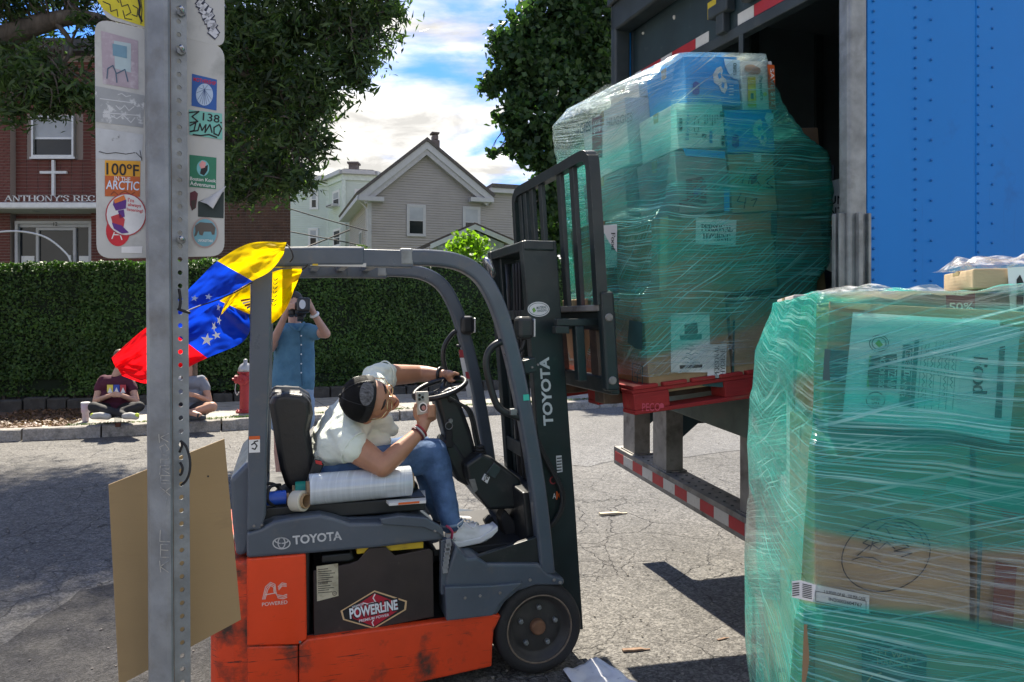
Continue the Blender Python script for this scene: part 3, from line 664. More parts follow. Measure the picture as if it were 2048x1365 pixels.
# ------------------------------------------------------------------ framed houses
HY = R(18.8)
def fwin(fr, parent, x0, y0, x1, y1, b=0.0, trim=.09, blind=True, sash=True, tm=None, proud=.075):
    """double-hung window traced on the plane b of a house frame"""
    A = fr.at(x0, y1, b); B = fr.at(x1, y0, b); w = lambda *p: fr.w(p)
    def bxl(mb, a0, a1, z0, z1, b0, b1):
        vs = [w(a, bb_, z) for z in (z0, z1) for bb_ in (b0, b1) for a in (a0, a1)]
        mb.add(vs, [(0, 1, 5, 4), (1, 3, 7, 5), (3, 2, 6, 7), (2, 0, 4, 6), (4, 5, 7, 6), (0, 2, 3, 1)]); return mb
    mb = MB(); a0, a1, z0, z1 = A.x, B.x, A.z, B.z; t = trim
    bxl(mb, a0, a1, z1 - t, z1, b - proud, b); bxl(mb, a0, a1, z0, z0 + t, b - proud - .02, b); bxl(mb, a0, a0 + t, z0 + t, z1 - t, b - proud, b); bxl(mb, a1 - t, a1, z0 + t, z1 - t, b - proud, b)
    wi = obj('window', mb, tm or mTrimW, parent); zm = (z0 + z1) / 2
    if sash:
        mb = MB(); s = .045; i0, i1 = a0 + t, a1 - t
        bxl(mb, i0, i1, zm - s / 2, zm + s / 2, b - proud + .002, b); bxl(mb, i0, i0 + s, z0 + t, z1 - t, b - proud + .004, b); bxl(mb, i1 - s, i1, z0 + t, z1 - t, b - proud + .004, b)
        bxl(mb, i0, i1, z1 - t - s, z1 - t, b - proud + .004, b); bxl(mb, i0, i1, z0 + t, z0 + t + s, b - proud + .004, b); obj('sash', mb, tm or mTrimW, wi)
    obj('pane', bxl(MB(), a0 + t, a1 - t, zm, z1 - t, b - proud + .012, b - .002), mBlind if blind else mGlassD, wi); obj('pane', bxl(MB(), a0 + t, a1 - t, z0 + t, zm, b - proud + .014, b - .001), mGlassD, wi)
    return wi
def lbox(fr, a0, a1, b0, b1, z0, z1, mb=None):
    vs = [fr.w((a, b, z)) for z in (z0, z1) for b in (b0, b1) for a in (a0, a1)]
    return (mb or MB()).add(vs, [(0, 1, 5, 4), (1, 3, 7, 5), (3, 2, 6, 7), (2, 0, 4, 6), (4, 5, 7, 6), (0, 2, 3, 1)])
mGrayS = M('grey_siding', (.37, .352, .335), .7, var=.07, scale=1.2); mMintS = M('mint_siding', (.58, .66, .605), .7, var=.05, scale=1); mChim = M('chimney_brick', (.13, .11, .105), .9, var=.3, scale=12, bump=.3)
def gray_house():
    fr = Frame(*W(737, 640, 34).to_tuple()[:2], 0, HY); h = thing('grey_house', 'grey clapboard house with a steep front gable and white trimmed windows', 'house', fr.w((3, 0, 1.1)))
    g = lambda x, y, b=0: fr.at(x, y, b)
    Lw, Rw = 0.0, g(981, 395).x - .25; pk = g(851, 303); le = g(737, 402); zl = g(729, 392).z; Le = g(715, 392); Re = g(983, 397); top = g(851, 286)
    dep = 7.5; zb = 1.1
    # wall core
    mb = MB(); mb.prism([fr.w((0, 0, zb)), fr.w((Rw, 0, zb)), fr.w((Rw, 0, le.z)), fr.w((pk.x, 0, pk.z)), fr.w((0, 0, le.z))], fr.M.to_3x3() @ Vector((0, dep, 0))); obj('wall', mb, mGrayS, h)
    # clapboards: front gable, each board its own piece with a sloping face
    ex = .118; z = g(800, 505).z; bm_ = []
    while z < pk.z - .05:
        z1 = z + ex
        def ext(zz): 
            if zz <= le.z: return 0.0, Rw
            t = (zz - le.z) / (pk.z - le.z); return pk.x * t, Rw + (pk.x - Rw) * t
        a0, a1 = ext(z + ex * .8)
        if a1 - a0 > .15:
            mb = MB(); vs = [fr.w((a0, -.048, z)), fr.w((a1, -.048, z)), fr.w((a1, -.006, z1 + .008)), fr.w((a0, -.006, z1 + .008)), fr.w((a0, -.001, z)), fr.w((a1, -.001, z))]
            mb.add(vs, [(0, 1, 2, 3), (0, 4, 5, 1)]); obj('clapboard', mb, mGrayS, h)
        z = z1
    z = zb + 2; mb = MB()
    while z < le.z - .1:
        vs = [fr.w((-.028, 0, z)), fr.w((-.028, dep, z)), fr.w((-.006, dep, z + ex)), fr.w((-.006, 0, z + ex)), fr.w((-.001, 0, z)), fr.w((-.001, dep, z))]; mb.add(vs, [(3, 2, 1, 0), (1, 5, 4, 0)]); z += ex
    obj('side_siding', mb, mGrayS, h, kind='stuff')
    obj('corner_board', lbox(fr, -.04, .13, -.05, .14, zb, le.z + .0), mTrimW, h)
    # roof planes, rake boards, returns
    for sgn, e in ((0, Le), (1, Re)):
        th = .14; a, b_ = Vector((e.x, -.42, e.z)), Vector((top.x, -.42, top.z)); d = (b_ - a).normalized(); n = Vector((-d.z, 0, d.x)); n = n if n.z > 0 else -n
        mb = MB(); q = [a, b_, b_ + n * th * (1 if True else 0), a + n * th]
        q[2] = Vector((top.x, -.42, top.z + th / abs(n.z))); mb.prism([fr.w(p) for p in q], fr.M.to_3x3() @ Vector((0, dep + .8, 0))); obj('roof', mb, mSlate, h)
        # rake board under the roof edge
        q = [a - n * .002, b_ - Vector((0, 0, .003)), Vector((top.x, -.36, top.z - .36)), a - n * .3]; q = [Vector((p.x, -.36, p.z)) for p in q]
        mb = MB(); mb.prism([fr.w(p) for p in q], fr.M.to_3x3() @ Vector((0, .06, 0))); obj('rake_board', mb, mTrimW, h)
        q = [Vector((p.x, -.30, p.z)) for p in q]; q2 = [q[0], q[1], Vector((top.x, -.3, top.z - .62)), q[0] - n * .52]; q2 = [Vector((p.x, -.3, p.z)) for p in q2]
        mb = MB(); mb.prism([fr.w(p) for p in q2], fr.M.to_3x3() @ Vector((0, .24, 0))); obj('frieze', mb, M('trim_grey', (.42, .42, .43), .6), h)
        # cornice return
        s = 1 if not sgn else -1; e0 = e.x; e1 = e.x + s * 1.15
        obj('cornice_return', lbox(fr, min(e0, e1), max(e0, e1), -.42, .02, e.z - .26, e.z - .06), mTrimW, h)
    obj('eave', lbox(fr, Le.x - .05, .0, -.35, dep + .3, Le.z - .22, Le.z - .02), mTrimW, h)
    ds = MB(); ds.tube([fr.w((Le.x + .1, -.1, Le.z - .25)), fr.w((-.1, -.1, Le.z - .6)), fr.w((-.1, -.1, 3))], .045, 8); obj('downspout', ds, mTrimW, h)
    fwin(fr, h, 813, 411, 851, 473); fwin(fr, h, 925, 415, 960, 476)
    wl = Frame(*fr.w((0, 0, 0)).to_tuple()[:2], 0, HY + R(90))
    mb = MB(); lbox(fr, -.06, 0, 2.0, 3.0, 4.1, 6.0, mb); wi = obj('window', mb, mTrimW, h); obj('pane', lbox(fr, -.07, -.062, 2.12, 2.88, 4.2, 5.9), mGlassD, wi)
    c0 = g(864, 330, 2.0); c1 = g(880, 270, 2.0); mb = lbox(fr, c0.x, c1.x, 2, 2.55, c0.z - 1.2, c1.z - .25); lbox(fr, c0.x + .06, c1.x - .06, 2.05, 2.5, c1.z - .25, c1.z, mb); ch = obj('chimney', mb, mChim, h, bevel=.05)
    obj('chimney_cap', lbox(fr, c0.x - .0, c1.x - .02, 2.0, 2.55, c1.z + .06, c1.z + .13, lbox(fr, c0.x + .15, c1.x - .15, 2.2, 2.35, c1.z, c1.z + .06)), mChim, ch)
    # flat-roofed wing to the right
    a1 = Rw + 3.0; zt = g(1000, 398, 1.5).z; obj('wing', lbox(fr, Rw + .002, a1, .03, dep, zb, zt), mGrayS, h)
    mb = MB(); z = 3.0
    while z < zt - .1:
        mb.add([fr.w((Rw, -.012, z)), fr.w((a1, -.012, z)), fr.w((a1, .024, z + ex)), fr.w((Rw, .024, z + ex)), fr.w((Rw, .029, z)), fr.w((a1, .029, z))], [(0, 1, 2, 3), (0, 4, 5, 1)]); z += ex
    obj('wing_siding', mb, mGrayS, h, kind='stuff'); obj('wing_cornice', lbox(fr, Rw + .2, a1 + .2, -.25, dep, zt, zt + .22), mTrimW, h); obj('wing_roof', lbox(fr, Rw + .25, a1 + .25, -.3, dep, zt + .222, zt + .42), mSlate, h)
gray_house()
def green_house():
    D = 43.0; P2 = lambda px, d: ((px - CX) / FPX * d, d); Z = lambda py, d: CAMZ - (py - HZ) / FPX * d
    h = thing('mint_house', 'pale mint green apartment house with a bay front and an air conditioner in its window', 'house', (*P2(650, D), 1.1))
    line = [P2(470, 45), P2(657, 44.6), P2(688, 42.6), P2(746, 43), P2(790, 46), P2(840, 48)]; zt = Z(345, 42.6); zb = 1.1
    mb = MB(); n = len(line); base = [Vector((x, y, zb)) for x, y in line] + [Vector((line[-1][0], 58, zb)), Vector((line[0][0], 58, zb))]
    mb.prism(base, (0, 0, zt - zb)); obj('wall', mb, mMintS, h)
    sid = MB(); z = 3.0; ex = .11; frs = []
    for (x0, y0), (x1, y1) in zip(line, line[1:]): frs.append(Frame(x0, y0, 0, math.atan2(y1 - y0, x1 - x0)))
    while z < zt - .45:
        for fr, (p, q) in zip(frs, zip(line, line[1:])):
            l = math.hypot(q[0] - p[0], q[1] - p[1]); sid.add([fr.w((0, -.03, z)), fr.w((l, -.03, z)), fr.w((l, -.006, z + ex)), fr.w((0, -.006, z + ex)), fr.w((0, 0, z)), fr.w((l, 0, z))], [(0, 1, 2, 3), (0, 4, 5, 1)])
        z += ex
    obj('siding', sid, mMintS, h, kind='stuff')
    for (x, y) in line[1:5]: obj('corner_trim', MB().box(x - .11, x + .11, y - .09, y + .1, zb, zt - .3), M('trim_mint', (.6, .68, .63), .6), h)
    co = []
    for k, (h0, h1, o) in enumerate(((-.45, -.12, .12), (-.118, .12, .34))):
        mb = MB()
        for fr, (p, q) in zip(frs, zip(line, line[1:])):
            l = math.hypot(q[0] - p[0], q[1] - p[1]); lbox(fr, -.1 - k * .002, l + .1, -o - k * .003, .4, zt + h0, zt + h1, mb)
        obj('cornice', mb, mTrimW if k else M('trim_mint', (.6, .68, .63), .6), h)
    obj('roof', MB().prism([p + Vector((0, 0, zt - zb + .12)) for p in base], (0, 0, .1)), mSlate, h)
    fwin(frs[1], h, 667, 379, 681, 418, tm=mWhite); a = frs[1].at(666, 418); b = frs[1].at(680, 408); ac = obj('air_conditioner', lbox(frs[1], a.x, b.x, -.45, 0, a.z, b.z), mTrimW, h, bevel=.02); obj('grille', lbox(frs[1], a.x + .06, b.x - .2, -.46, -.452, a.z + .05, b.z - .05), mGlassD, ac)
    fwin(frs[2], h, 709, 379, 728, 420, tm=mWhite); fwin(frs[0], h, 617, 457, 637, 495, tm=mWhite); fwin(frs[1], h, 668, 456, 683, 496, tm=mWhite, blind=False); fwin(frs[0], h, 620, 380, 637, 420, tm=mWhite)
    c = P2(708, 47); ch = obj('chimney', MB().box(c[0] - .3, c[0] + .25, 46.8, 47.4, zt - 1, Z(329, 47)), mChim, h); obj('chimney_cap', MB().box(c[0] - .38, c[0] + .33, 46.7, 47.5, Z(329, 47), Z(327, 47) + .05), mChim, ch)
green_house()
def garage():
    fr = Frame(*W(945, 640, 24).to_tuple()[:2], 0, HY); h = thing('garage', 'small white gabled garage half hidden behind the lime bush', 'garage', fr.w((0, 0, 1.1)))
    p, l, r = fr.at(945.5, 455), fr.at(857, 494), fr.at(1022, 488); zb = 1.1; d = 5.5
    lo = min(l.z, r.z) - .1
    obj('wall', MB().prism([fr.w((l.x + .25, 0, zb)), fr.w((r.x - .25, 0, zb)), fr.w((r.x - .25, 0, r.z)), fr.w((p.x, 0, p.z - .1)), fr.w((l.x + .25, 0, l.z))], fr.M.to_3x3() @ Vector((0, d, 0))), M('garage_siding', (.5, .55, .53), .7), h)
    z = zb + 1; mb = MB()
    while z < p.z - .2:
        def e(zz): 
            if zz < l.z: return l.x + .25, r.x - .25
            t = (zz - l.z) / (p.z - l.z); return (l.x + .25) * (1 - t) + p.x * t, (r.x - .25) * (1 - t) + p.x * t
        a0, a1 = e(z + .1); mb.add([fr.w((a0, -.03, z)), fr.w((a1, -.03, z)), fr.w((a1, -.005, z + .12)), fr.w((a0, -.005, z + .12)), fr.w((a0, 0, z)), fr.w((a1, 0, z))], [(0, 1, 2, 3), (0, 4, 5, 1)]); z += .12
    obj('siding', mb, M('garage_siding', (.5, .55, .53), .7), h, kind='stuff')
    for e in (l, r):
        mb = MB(); mb.prism([fr.w((e.x, -.25, e.z)), fr.w((p.x, -.25, p.z)), fr.w((p.x, -.25, p.z + .13)), fr.w((e.x, -.25, e.z + .13))], fr.M.to_3x3() @ Vector((0, d, 0))); obj('roof', mb, M('brown_shingle', (.13, .10, .085), .9, var=.25, scale=10), h)
        mb = MB(); mb.prism([fr.w((e.x, -.3, e.z - .1)), fr.w((p.x, -.3, p.z - .1)), fr.w((p.x, -.3, p.z + .06)), fr.w((e.x, -.3, e.z + .06))], fr.M.to_3x3() @ Vector((0, .045, 0))); obj('rake_board', mb, mWhite, h)
garage()
# overhead wires and the white arch
mWire = flat('black_wire', (.015, .015, .017), .7)
for i, (a, b, c, sg, lb) in enumerate((((560, 412), (640, 436), (735, 462), .05, 'upper black overhead wire sloping down across the mint house'), ((560, 460), (640, 475), (735, 493), .04, 'middle black overhead wire crossing low in front of the mint house'), ((596, 501), (640, 484), (700, 460), .0, 'short thick black wire rising to the right in front of the mint house'))):
    pts = spline([W(a[0], a[1], 27), W(b[0], b[1], 28), W(c[0], c[1], 29)], 5)
    tagit(obj('overhead_wire', MB().tube(pts, .022 if i < 2 else .03, 6), mWire), lb, 'wire', 'overhead wires by the mint house')
ar = thing('garden_arch', 'thin white curved arch pole in front of the brick building door', 'arch', (W(20, 0, 17).x, 17, 1.1))
pts = [W(143, 560, 17), W(141, 522, 17), W(125, 500, 17), W(95, 477, 17), W(60, 466, 17), W(20, 463, 17), W(-20, 468, 17), W(-60, 484, 17), W(-95, 520, 17), W(-98, 560, 17)]
obj('pole', MB().tube(spline(pts, 6), .022, 8), mWhite, ar, smooth=True)
# ================================================================== TRAILER
FT = Frame((1697 - CX) / FPX * 3.15, 3.15, 0, R(16.5)).shear(.064)
TWID = 2.46
mBlue = M('blue_panel', (.0, .195, .60), .5, var=.06, scale=.9, coat=.0, spec=.3, scratch=((.002, .13, .44), .62, .74, (22, 1, .9)), dirt=((.01, .09, .33), .56, .8, 2.2), bump=.04, bscale=3); mGalv = M('galvanised_steel', (.24, .255, .255), .5, .55, var=.3, scale=9, dirt=((.10, .10, .095), .52, .8, 6), rvar=.12)
mGalvD = M('weathered_steel', (.27, .26, .24), .65, .3, var=.25, scale=7, dirt=((.09, .08, .07), .5, .75, 8)); mDarkS = M('dark_paint_steel', (.028, .038, .042), .5, var=.3, scale=5, dirt=((.07, .07, .065), .58, .8, 9))
mRedT = M('red_tape', (.42, .02, .028), .4, var=.15, dirt=((.2, .1, .08), .55, .8, 12)); mWhT = M('white_tape', (.55, .54, .5), .42, var=.1, dirt=((.3, .27, .22), .55, .8, 12)); mIn = M('trailer_lining', (.10, .12, .135), .7, var=.2, scale=2); mFloorW = M('trailer_floor', (.12, .09, .06), .8, var=.3, stretch=(1, 14, 1), scale=1)
tr_ = thing('semi_trailer', 'blue box trailer with its rear roll door raised, open towards the forklift', 'trailer', FT.w((0, 0, 0)))
def tb(name, a0, a1, b0, b1, z0, z1, mat, par=None, bevel=0.0, label=None): return obj(name, lbox(FT, a0, a1, b0, b1, z0, z1), mat, par or tr_, bevel=bevel, label=label)
L_ = 9.5; ZTOP = 3.86
# blue side panels with seams and rivets
a_s = FT.at(1952, 300, 0).x; p0 = FT.at(1735, 300, 0).x; pw = a_s - p0
for i in range(8):
    x0 = p0 + pw * i; tb('side_panel', x0 + .002, x0 + pw + (.012 if i < 7 else 0), .003 - .003 * (i % 2), .03, 1.14, ZTOP - .08, mBlue, bevel=.002)
def rivets():
    mb = MB(); g = lambda px: FT.at(px, 300, 0).x
    cols = [(1747, .0445, 1), (1831, .0445, 1), (1862, .089, 1), (1956, .0445, 0), (1984, .089, 0)]
    cols += [(g_, st, k) for g_, st, k in ()]
    for px, st, k in cols:
        a = g(px); z = 1.2
        while z < ZTOP - .1:
            c = FT.w((a, -.001, z)); mb.lathe([(.0065, .0), (.006, .003), (.003, .0055)], c, FT.M.to_3x3() @ Vector((0, -1, 0)), 6); z += st
    obj('rivets', mb, M('rivet_steel', (.006, .155, .47), .5, .0), tr_, kind='stuff')
rivets()
tb('bottom_rail', p0, L_, -.012, .03, 1.02, 1.138, mGalv, bevel=.006); tb('top_rail', p0, L_, -.012, .04, ZTOP - .079, ZTOP + .02, mGalv, bevel=.01)
tb('far_side', 0.1, L_, TWID - .03, TWID, 1.02, ZTOP, mBlue); tb('roof', .1, L_, .04, TWID - .03, ZTOP - .01, ZTOP + .015, mGalv); tb('front_wall', L_ - .05, L_, .03, TWID - .03, 1.14, ZTOP - .02, mIn)
tb('floor', .02, L_ - .06, .05, TWID - .05, 1.12, 1.23, mFloorW); tb('inner_lining', .15, L_ - .06, TWID - .06, TWID - .032, 1.232, ZTOP - .02, mIn); tb('inner_lining', .15, L_ - .06, .032, .05, 1.232, ZTOP - .02, mIn)
tb('ceiling', .15, L_ - .06, .051, TWID - .061, ZTOP - .06, ZTOP - .03, mIn)
for i in range(7): tb('lining_rib', .55 + i * .6, .62 + i * .6, TWID - .085, TWID - .061, 1.24, ZTOP - .08, mDarkS)
# rear frame
po = MB(); lbox(FT, .0, p0 - .002, -.004, .065, .98, ZTOP + .02, po); q = obj('rear_post', po, mGalv, tr_, bevel=.014, seg=3)
zb_ = FT.at(1690, 425, 0).z
for (b0, b1, a0) in ((.018, .03, -.03), (.066, .09, -.012)): obj('post_flange', lbox(FT, a0, .01, b0, b1, .98, zb_), mGalv, q, bevel=.004)
obj('post_flange', lbox(FT, .03, .05, -.03, -.004, .98, zb_), mGalv, q, bevel=.004); obj('post_flange', lbox(FT, .085, .1, -.022, -.004, .98, zb_), mGalv, q, bevel=.004)
tb('rear_post', .0, .12, TWID - .085, TWID + .004, .98, ZTOP + .02, mDarkS, bevel=.014)
tb('header', .0, .14, -.004, TWID + .004, ZTOP - .235, ZTOP + .05, mDarkS, bevel=.015); tb('header_lip', -.03, .0, .0, TWID, ZTOP - .04, ZTOP + .06, mDarkS, bevel=.008)
tb('rear_sill', -.012, .12, -.004, TWID + .004, .985, 1.235, M('sill_steel', (.095, .13, .115), .55, .2, var=.3, dirt=((.12, .115, .10), .55, .8, 6)), bevel=.01)
# roll door hanging below the header
dz0 = FT.at(1367, 114, 1.55).z; dr = tb('roll_door', .14, .17, .07, TWID - .09, dz0 + .03, ZTOP - .1, M('door_panel', (.014, .032, .038), .5, var=.25, scale=3, dirt=((.09, .1, .1), .6, .85, 14)), bevel=.006)
obj('door_bottom_seal', lbox(FT, .125, .185, .07, TWID - .09, dz0 - .035, dz0 + .028), mDarkS, dr, bevel=.006)
k = 0; b = .12
while b < TWID - .2:
    l = .155 if k % 2 else .30
    if not 1.03 < b + l / 2 < 1.2: obj('tape', lbox(FT, .1375, .1395, b, min(b + l - .004, TWID - .12), dz0 + .035, dz0 + .1), mRedT if k % 2 == 0 else mWhT, dr)
    b += l; k += 1
hb = .98; lt = MB(); lbox(FT, .08, .139, 1.05, 1.25, dz0 + .13, dz0 + .2, lt); lbox(FT, .09, .139, 1.1, 1.18, dz0 + .02, dz0 + .32, lt); obj('latch', lt, mDarkS, dr, bevel=.008); obj('caution_sticker', lbox(FT, .136, .1385, 1.24, 1.34, dz0 + .17, dz0 + .27), M('yellow_sticker', (.6, .46, .03), .5), dr)
lt = MB(); lbox(FT, .08, .139, .8, .92, dz0 + .12, dz0 + .32, lt); obj('hinge', lt, mDarkS, dr, bevel=.01)
bo = MB()
for bb_ in (.7, 1.0, 1.0, 1.75, 1.75, 2.2): bo.ball(FT.w((.137, bb_, dz0 + .25 + rnd.uniform(0, .12))), .011, 8)
obj('bolt', bo, mWhT, dr, kind='stuff')
st_ = FT.at(1492, 100, .7); obj('pull_strap', lbox(FT, .12, .128, .95, .99, dz0 - .62, dz0 - .036), mDarkS, dr)
# underride guard
for b0 in (2.12, 1.66, .66, .22):
    mb = MB(); lbox(FT, .03, .15, b0, b0 + .012, .575, .984, mb); lbox(FT, .03, .042, b0 + .0125, b0 + .17, .575, .984, mb); lbox(FT, .03, .15, b0 + .1705, b0 + .182, .575, .984, mb); u_ = obj('guard_upright', mb, mGalvD, tr_)
    obj('foot_plate', lbox(FT, .02, .17, b0 - .02, b0 + .2, .566, .574), mGalvD, u_)
    mb = MB(); mb.prism([FT.w((.151, b0 + .1, .984)), FT.w((.5, b0 + .1, .984)), FT.w((.151, b0 + .1, .72))], FT.M.to_3x3() @ Vector((0, .03, 0))); obj('gusset', mb, M('gusset_teal', (.03, .07, .085), .5, var=.2), u_)
mb = MB(); lbox(FT, .0, .17, .04, TWID - .06, .552, .5655, mb); lbox(FT, .0, .014, .04, TWID - .06, .452, .5515, mb); lbox(FT, .0, .17, .04, TWID - .06, .44, .4515, mb); gb = obj('guard_bar', mb, mGalvD, tr_)
bo = MB()
for i in range(30):
    for a in (.05, .12): bo.lathe([(.009, 0), (.007, .004)], FT.w((a, .1 + i * .077, .566)), n=6)
obj('rivets', bo, mDarkS, gb, kind='stuff')
for i in range(16):
    b = TWID - .08 - i * .148
    obj('tape', lbox(FT, -.0022, -.0004, b - .146, b, .468, .535), mRedT if i % 2 == 0 else mWhT, gb)
tb('frame_rail', .13, L_, .5, .58, .82, 1.0, mDarkS); tb('frame_rail', .13, L_, 1.88, 1.96, .82, 1.0, mDarkS)
for i in range(14): tb('cross_member', .4 + i * .5, .46 + i * .5, .03, TWID - .03, 1.0, 1.118, mDarkS)
mTyre = M('tyre_rubber', (.018, .018, .019), .75, var=.25, scale=8, bump=.3, bscale=90, dirt=((.06, .056, .05), .55, .8, 5))
for a in (3.0, 4.2):
    tb('axle', a - .05, a + .05, .3, TWID - .3, .45, .55, mDarkS)
    for b in (.25, TWID - .25):
        w_ = obj('wheel', MB().lathe([(.05, -.15), (.3, -.15), (.47, -.13), (.5, -.1), (.5, .1), (.47, .13), (.3, .15), (.05, .15)], FT.w((a, b, .5 - .064 * b)), FT.M.to_3x3() @ Vector((0, 1, 0)), 28), mTyre, tr_, smooth=False)
# banner seen at the edge of the opening
bn = thing('banner', 'white and orange printed sheet just visible inside the trailer beside its near door post', 'banner', FT.w((.5, .6, 1.25)))
shb = Sheet(FT.w((0, .62, 0)), FT.I.to_3x3().transposed() @ Vector((0, 1, 0)), bn)
mb = MB(); q = [FT.at(x, y, .62) for x, y in ((1655, 365), (1700, 352), (1700, 560), (1655, 540))]; mb.prism([FT.w(p) for p in q], FT.M.to_3x3() @ Vector((0, .008, 0))); obj('sheet', mb, mPaper, bn)
shb.poly('print', [(1657, 436), (1700, 436), (1700, 452), (1657, 450)], M('orange_print', (.6, .3, .06), .6)); shb.poly('print', [(1656, 453), (1700, 454), (1700, 482), (1656, 480)], mInk)
shb.text('UN', (1657, 409), (1690, 409), (1657, 392), mInk); shb.text('NZ', (1658, 432), (1688, 432), (1658, 415), mInk)
obj('pole', MB().tube([FT.w((q[0].x + .05, .64, 1.235)), FT.w((q[0].x + .05, .64, q[1].z + .05))], .012, 8), mDarkS, bn)
# ================================================================== PALLET LOADS
FL = Frame(.574, 3.45, 1.204, R(17), R(5.5))
FN = Frame((1640 - CX) / FPX * 1.5, 1.5, 0, R(-15))
def kraft(name, c, **k): return M(name, c, .8, var=.1, scale=3, bump=.08, bscale=60, dirt=(tuple(x * .72 for x in c), .58, .85, 4), **k)
mK1, mK2, mK3 = kraft('kraft_brown', (.38, .255, .135)), kraft('kraft_pale', (.45, .33, .20)), kraft('kraft_dark', (.26, .17, .09))
mKG, mKW, mBlu, mKP = kraft('carton_grey', (.34, .32, .31)), kraft('carton_white', (.72, .72, .70)), kraft('carton_blue', (.03, .33, .74)), kraft('carton_mauve', (.33, .27, .27))
mTape = M('packing_tape', (.46, .36, .2), .25, var=.08); mTeal = M('teal_ink', (.0, .20, .20), .5); mDkT = M('dark_label', (.03, .10, .10), .5); mOr = M('orange_ink', (.68, .12, .02), .5); mYel = M('yellow_ink', (.72, .60, .08), .5); mNavy = M('navy_ink', (.02, .06, .35), .5); mPale = M('pale_blue_ink', (.55, .74, .86), .5); mSkin0 = M('beige_ink', (.48, .33, .25), .6); mMar = M('maroon_ink', (.17, .03, .035), .6); mGrn = M('green_ink', (.2, .42, .07), .6)
BOXES = {}
def carton(key, name, label, fr, a0, a1, b0, b1, z0, z1, mat, group, tilt=0.0, tape=True, yaw=0.0, bulge=.006):
    c = Vector(((a0 + a1) / 2, (b0 + b1) / 2, z0)); Mx = fr.M @ Matrix.Translation(c) @ Matrix.Rotation(-tilt, 4, 'Y') @ Matrix.Rotation(yaw, 4, 'Z')
    t = thing(name, label, 'box', group=group, Mx=Mx); w, d, h = (a1 - a0) / 2 - .002, (b1 - b0) / 2 - .002, z1 - z0 - .003
    # walls with a slight bulge
    n = 6; bm = bmesh.new(); bmesh.ops.create_cube(bm, size=1); bmesh.ops.subdivide_edges(bm, edges=bm.edges[:], cuts=n - 1, use_grid_fill=True)
    for v in bm.verts:
        x, y, z = v.co * 2; f = lambda s, q: (1 - s * s) * (1 - q * q)
        dx = bulge * f(y, z) * (1 if x > .99 else -1 if x < -.99 else 0); dy = bulge * f(x, z) * (1 if y > .99 else -1 if y < -.99 else 0); dz = -bulge * .6 * f(x, y) * (1 if z > .99 else 0)
        v.co = (x * w + dx, y * d + dy, (z + 1) / 2 * h + dz)
    me = bpy.data.meshes.new('carton'); bm.to_mesh(me); bm.free(); obj('carton', me, mat, t, world=False, bevel=.004)
    if tape:
        tw = .024; mb = MB(); mb.box(-w * .98, w * .98, -tw, tw, h - bulge * .3, h + .0015); obj('tape', mb, mTape, t, world=False)
        mb = MB(); mb.box(-w - .0022 - bulge * .4, -w + .002, -tw, tw, h * .78, h - .002); obj('tape', mb, mTape, t, world=False)
    fl = MB(); fl.box(-w * .995, w * .995, -.0012, .0012, h - .004, h - .0005 + .002); obj('flap_seam', fl, mK3, t, world=False)
    BOXES[key] = t; return t
def pbox(key, name, label, fr, x0, y0, x1, y1, b0, b1, mat, group, **k):
    A, B = fr.at(x0, y1, b0), fr.at(x1, y0, b0); C_, D_ = fr.at(x0, y0, b0), fr.at(x1, y1, b0)
    return carton(key, name, label, fr, (A.x + C_.x) / 2, (B.x + D_.x) / 2, b0, b1, (A.z + D_.z) / 2, (B.z + C_.z) / 2, mat, group, **k)
GL, GN = 'boxes of the wrapped load on the forks', 'boxes of the wrapped stack in the foreground'
fz = lambda z: z
bL = [
 ('L1a', 'cardboard_box', 'big brown box at the near bottom corner of the raised load, with pages taped on', (1291, 590, 1459, 779), .02, .62, mK1),
 ('L1b', 'cardboard_box', 'pale brown box in the bottom layer of the raised load, right of the dark tape', (1463, 600, 1590, 763), .03, .62, mK2),
 ('L2a', 'cardboard_box', 'wide box of the raised load behind the upper PERSONAL HYGIENE sheet', (1314, 430, 1551, 586), .03, .5, mK1),
 ('L2b', 'cardboard_box', 'brown box beside the trailer post in the second layer of the raised load', (1554, 432, 1648, 586), .08, .6, mK3),
 ('L3a', 'cardboard_box', 'grey box with a dark maroon print under the white wipes carton', (1353, 300, 1457, 424), .02, .42, mKP),
 ('L3b', 'cardboard_box', 'brown box with black handwriting under the lower blue carton', (1460, 306, 1551, 424), .02, .5, mK2),
 ('L3c', 'cardboard_box', 'plain brown box nearest the trailer post in the third layer of the raised load', (1554, 330, 1642, 430), .2, .8, mK1),
 ('L4a', 'wipes_carton', 'white carton lettered BabyWipes at the near corner of the raised load', (1353, 205, 1449, 296), .02, .4, mKW),
 ('L4b', 'wipes_carton', 'lower blue carton with white splash, right of the BabyWipes carton', (1452, 218, 1548, 304), .02, .45, mBlu),
 ('L4c', 'cardboard_box', 'olive brown box at the right shoulder of the raised load beside the blue carton', (1552, 255, 1640, 330), .25, .8, mK3),
 ('L5a', 'wipes_carton', 'upper blue carton on the very top of the raised load', (1370, 112, 1479, 211), .02, .4, mBlu),
 ('L5b', 'diaper_carton', 'white carton with orange SAVE band on top of the raised load', (1482, 121, 1549, 221), .022, .42, mKW),
]
for k, n, l, r, b0, b1, m in bL: pbox(k, n, l, FL, *r, b0, b1, m, GL, tape=True)
carton('L1c', 'cardboard_box', 'brown box at the far bottom corner of the raised load beside the backrest', FL, .07, .5, .64, 1.0, .135, .56, mK1, GL)
carton('L2c', 'cardboard_box', 'box with a taped white page seen through the bars of the backrest', FL, .16, .6, .52, 1.0, .565, .97, mK3, GL)
carton('L3d', 'cardboard_box', 'grey box of the third layer facing the load backrest', FL, .27, .62, .44, 1.0, .975, 1.235, mKG, GL)
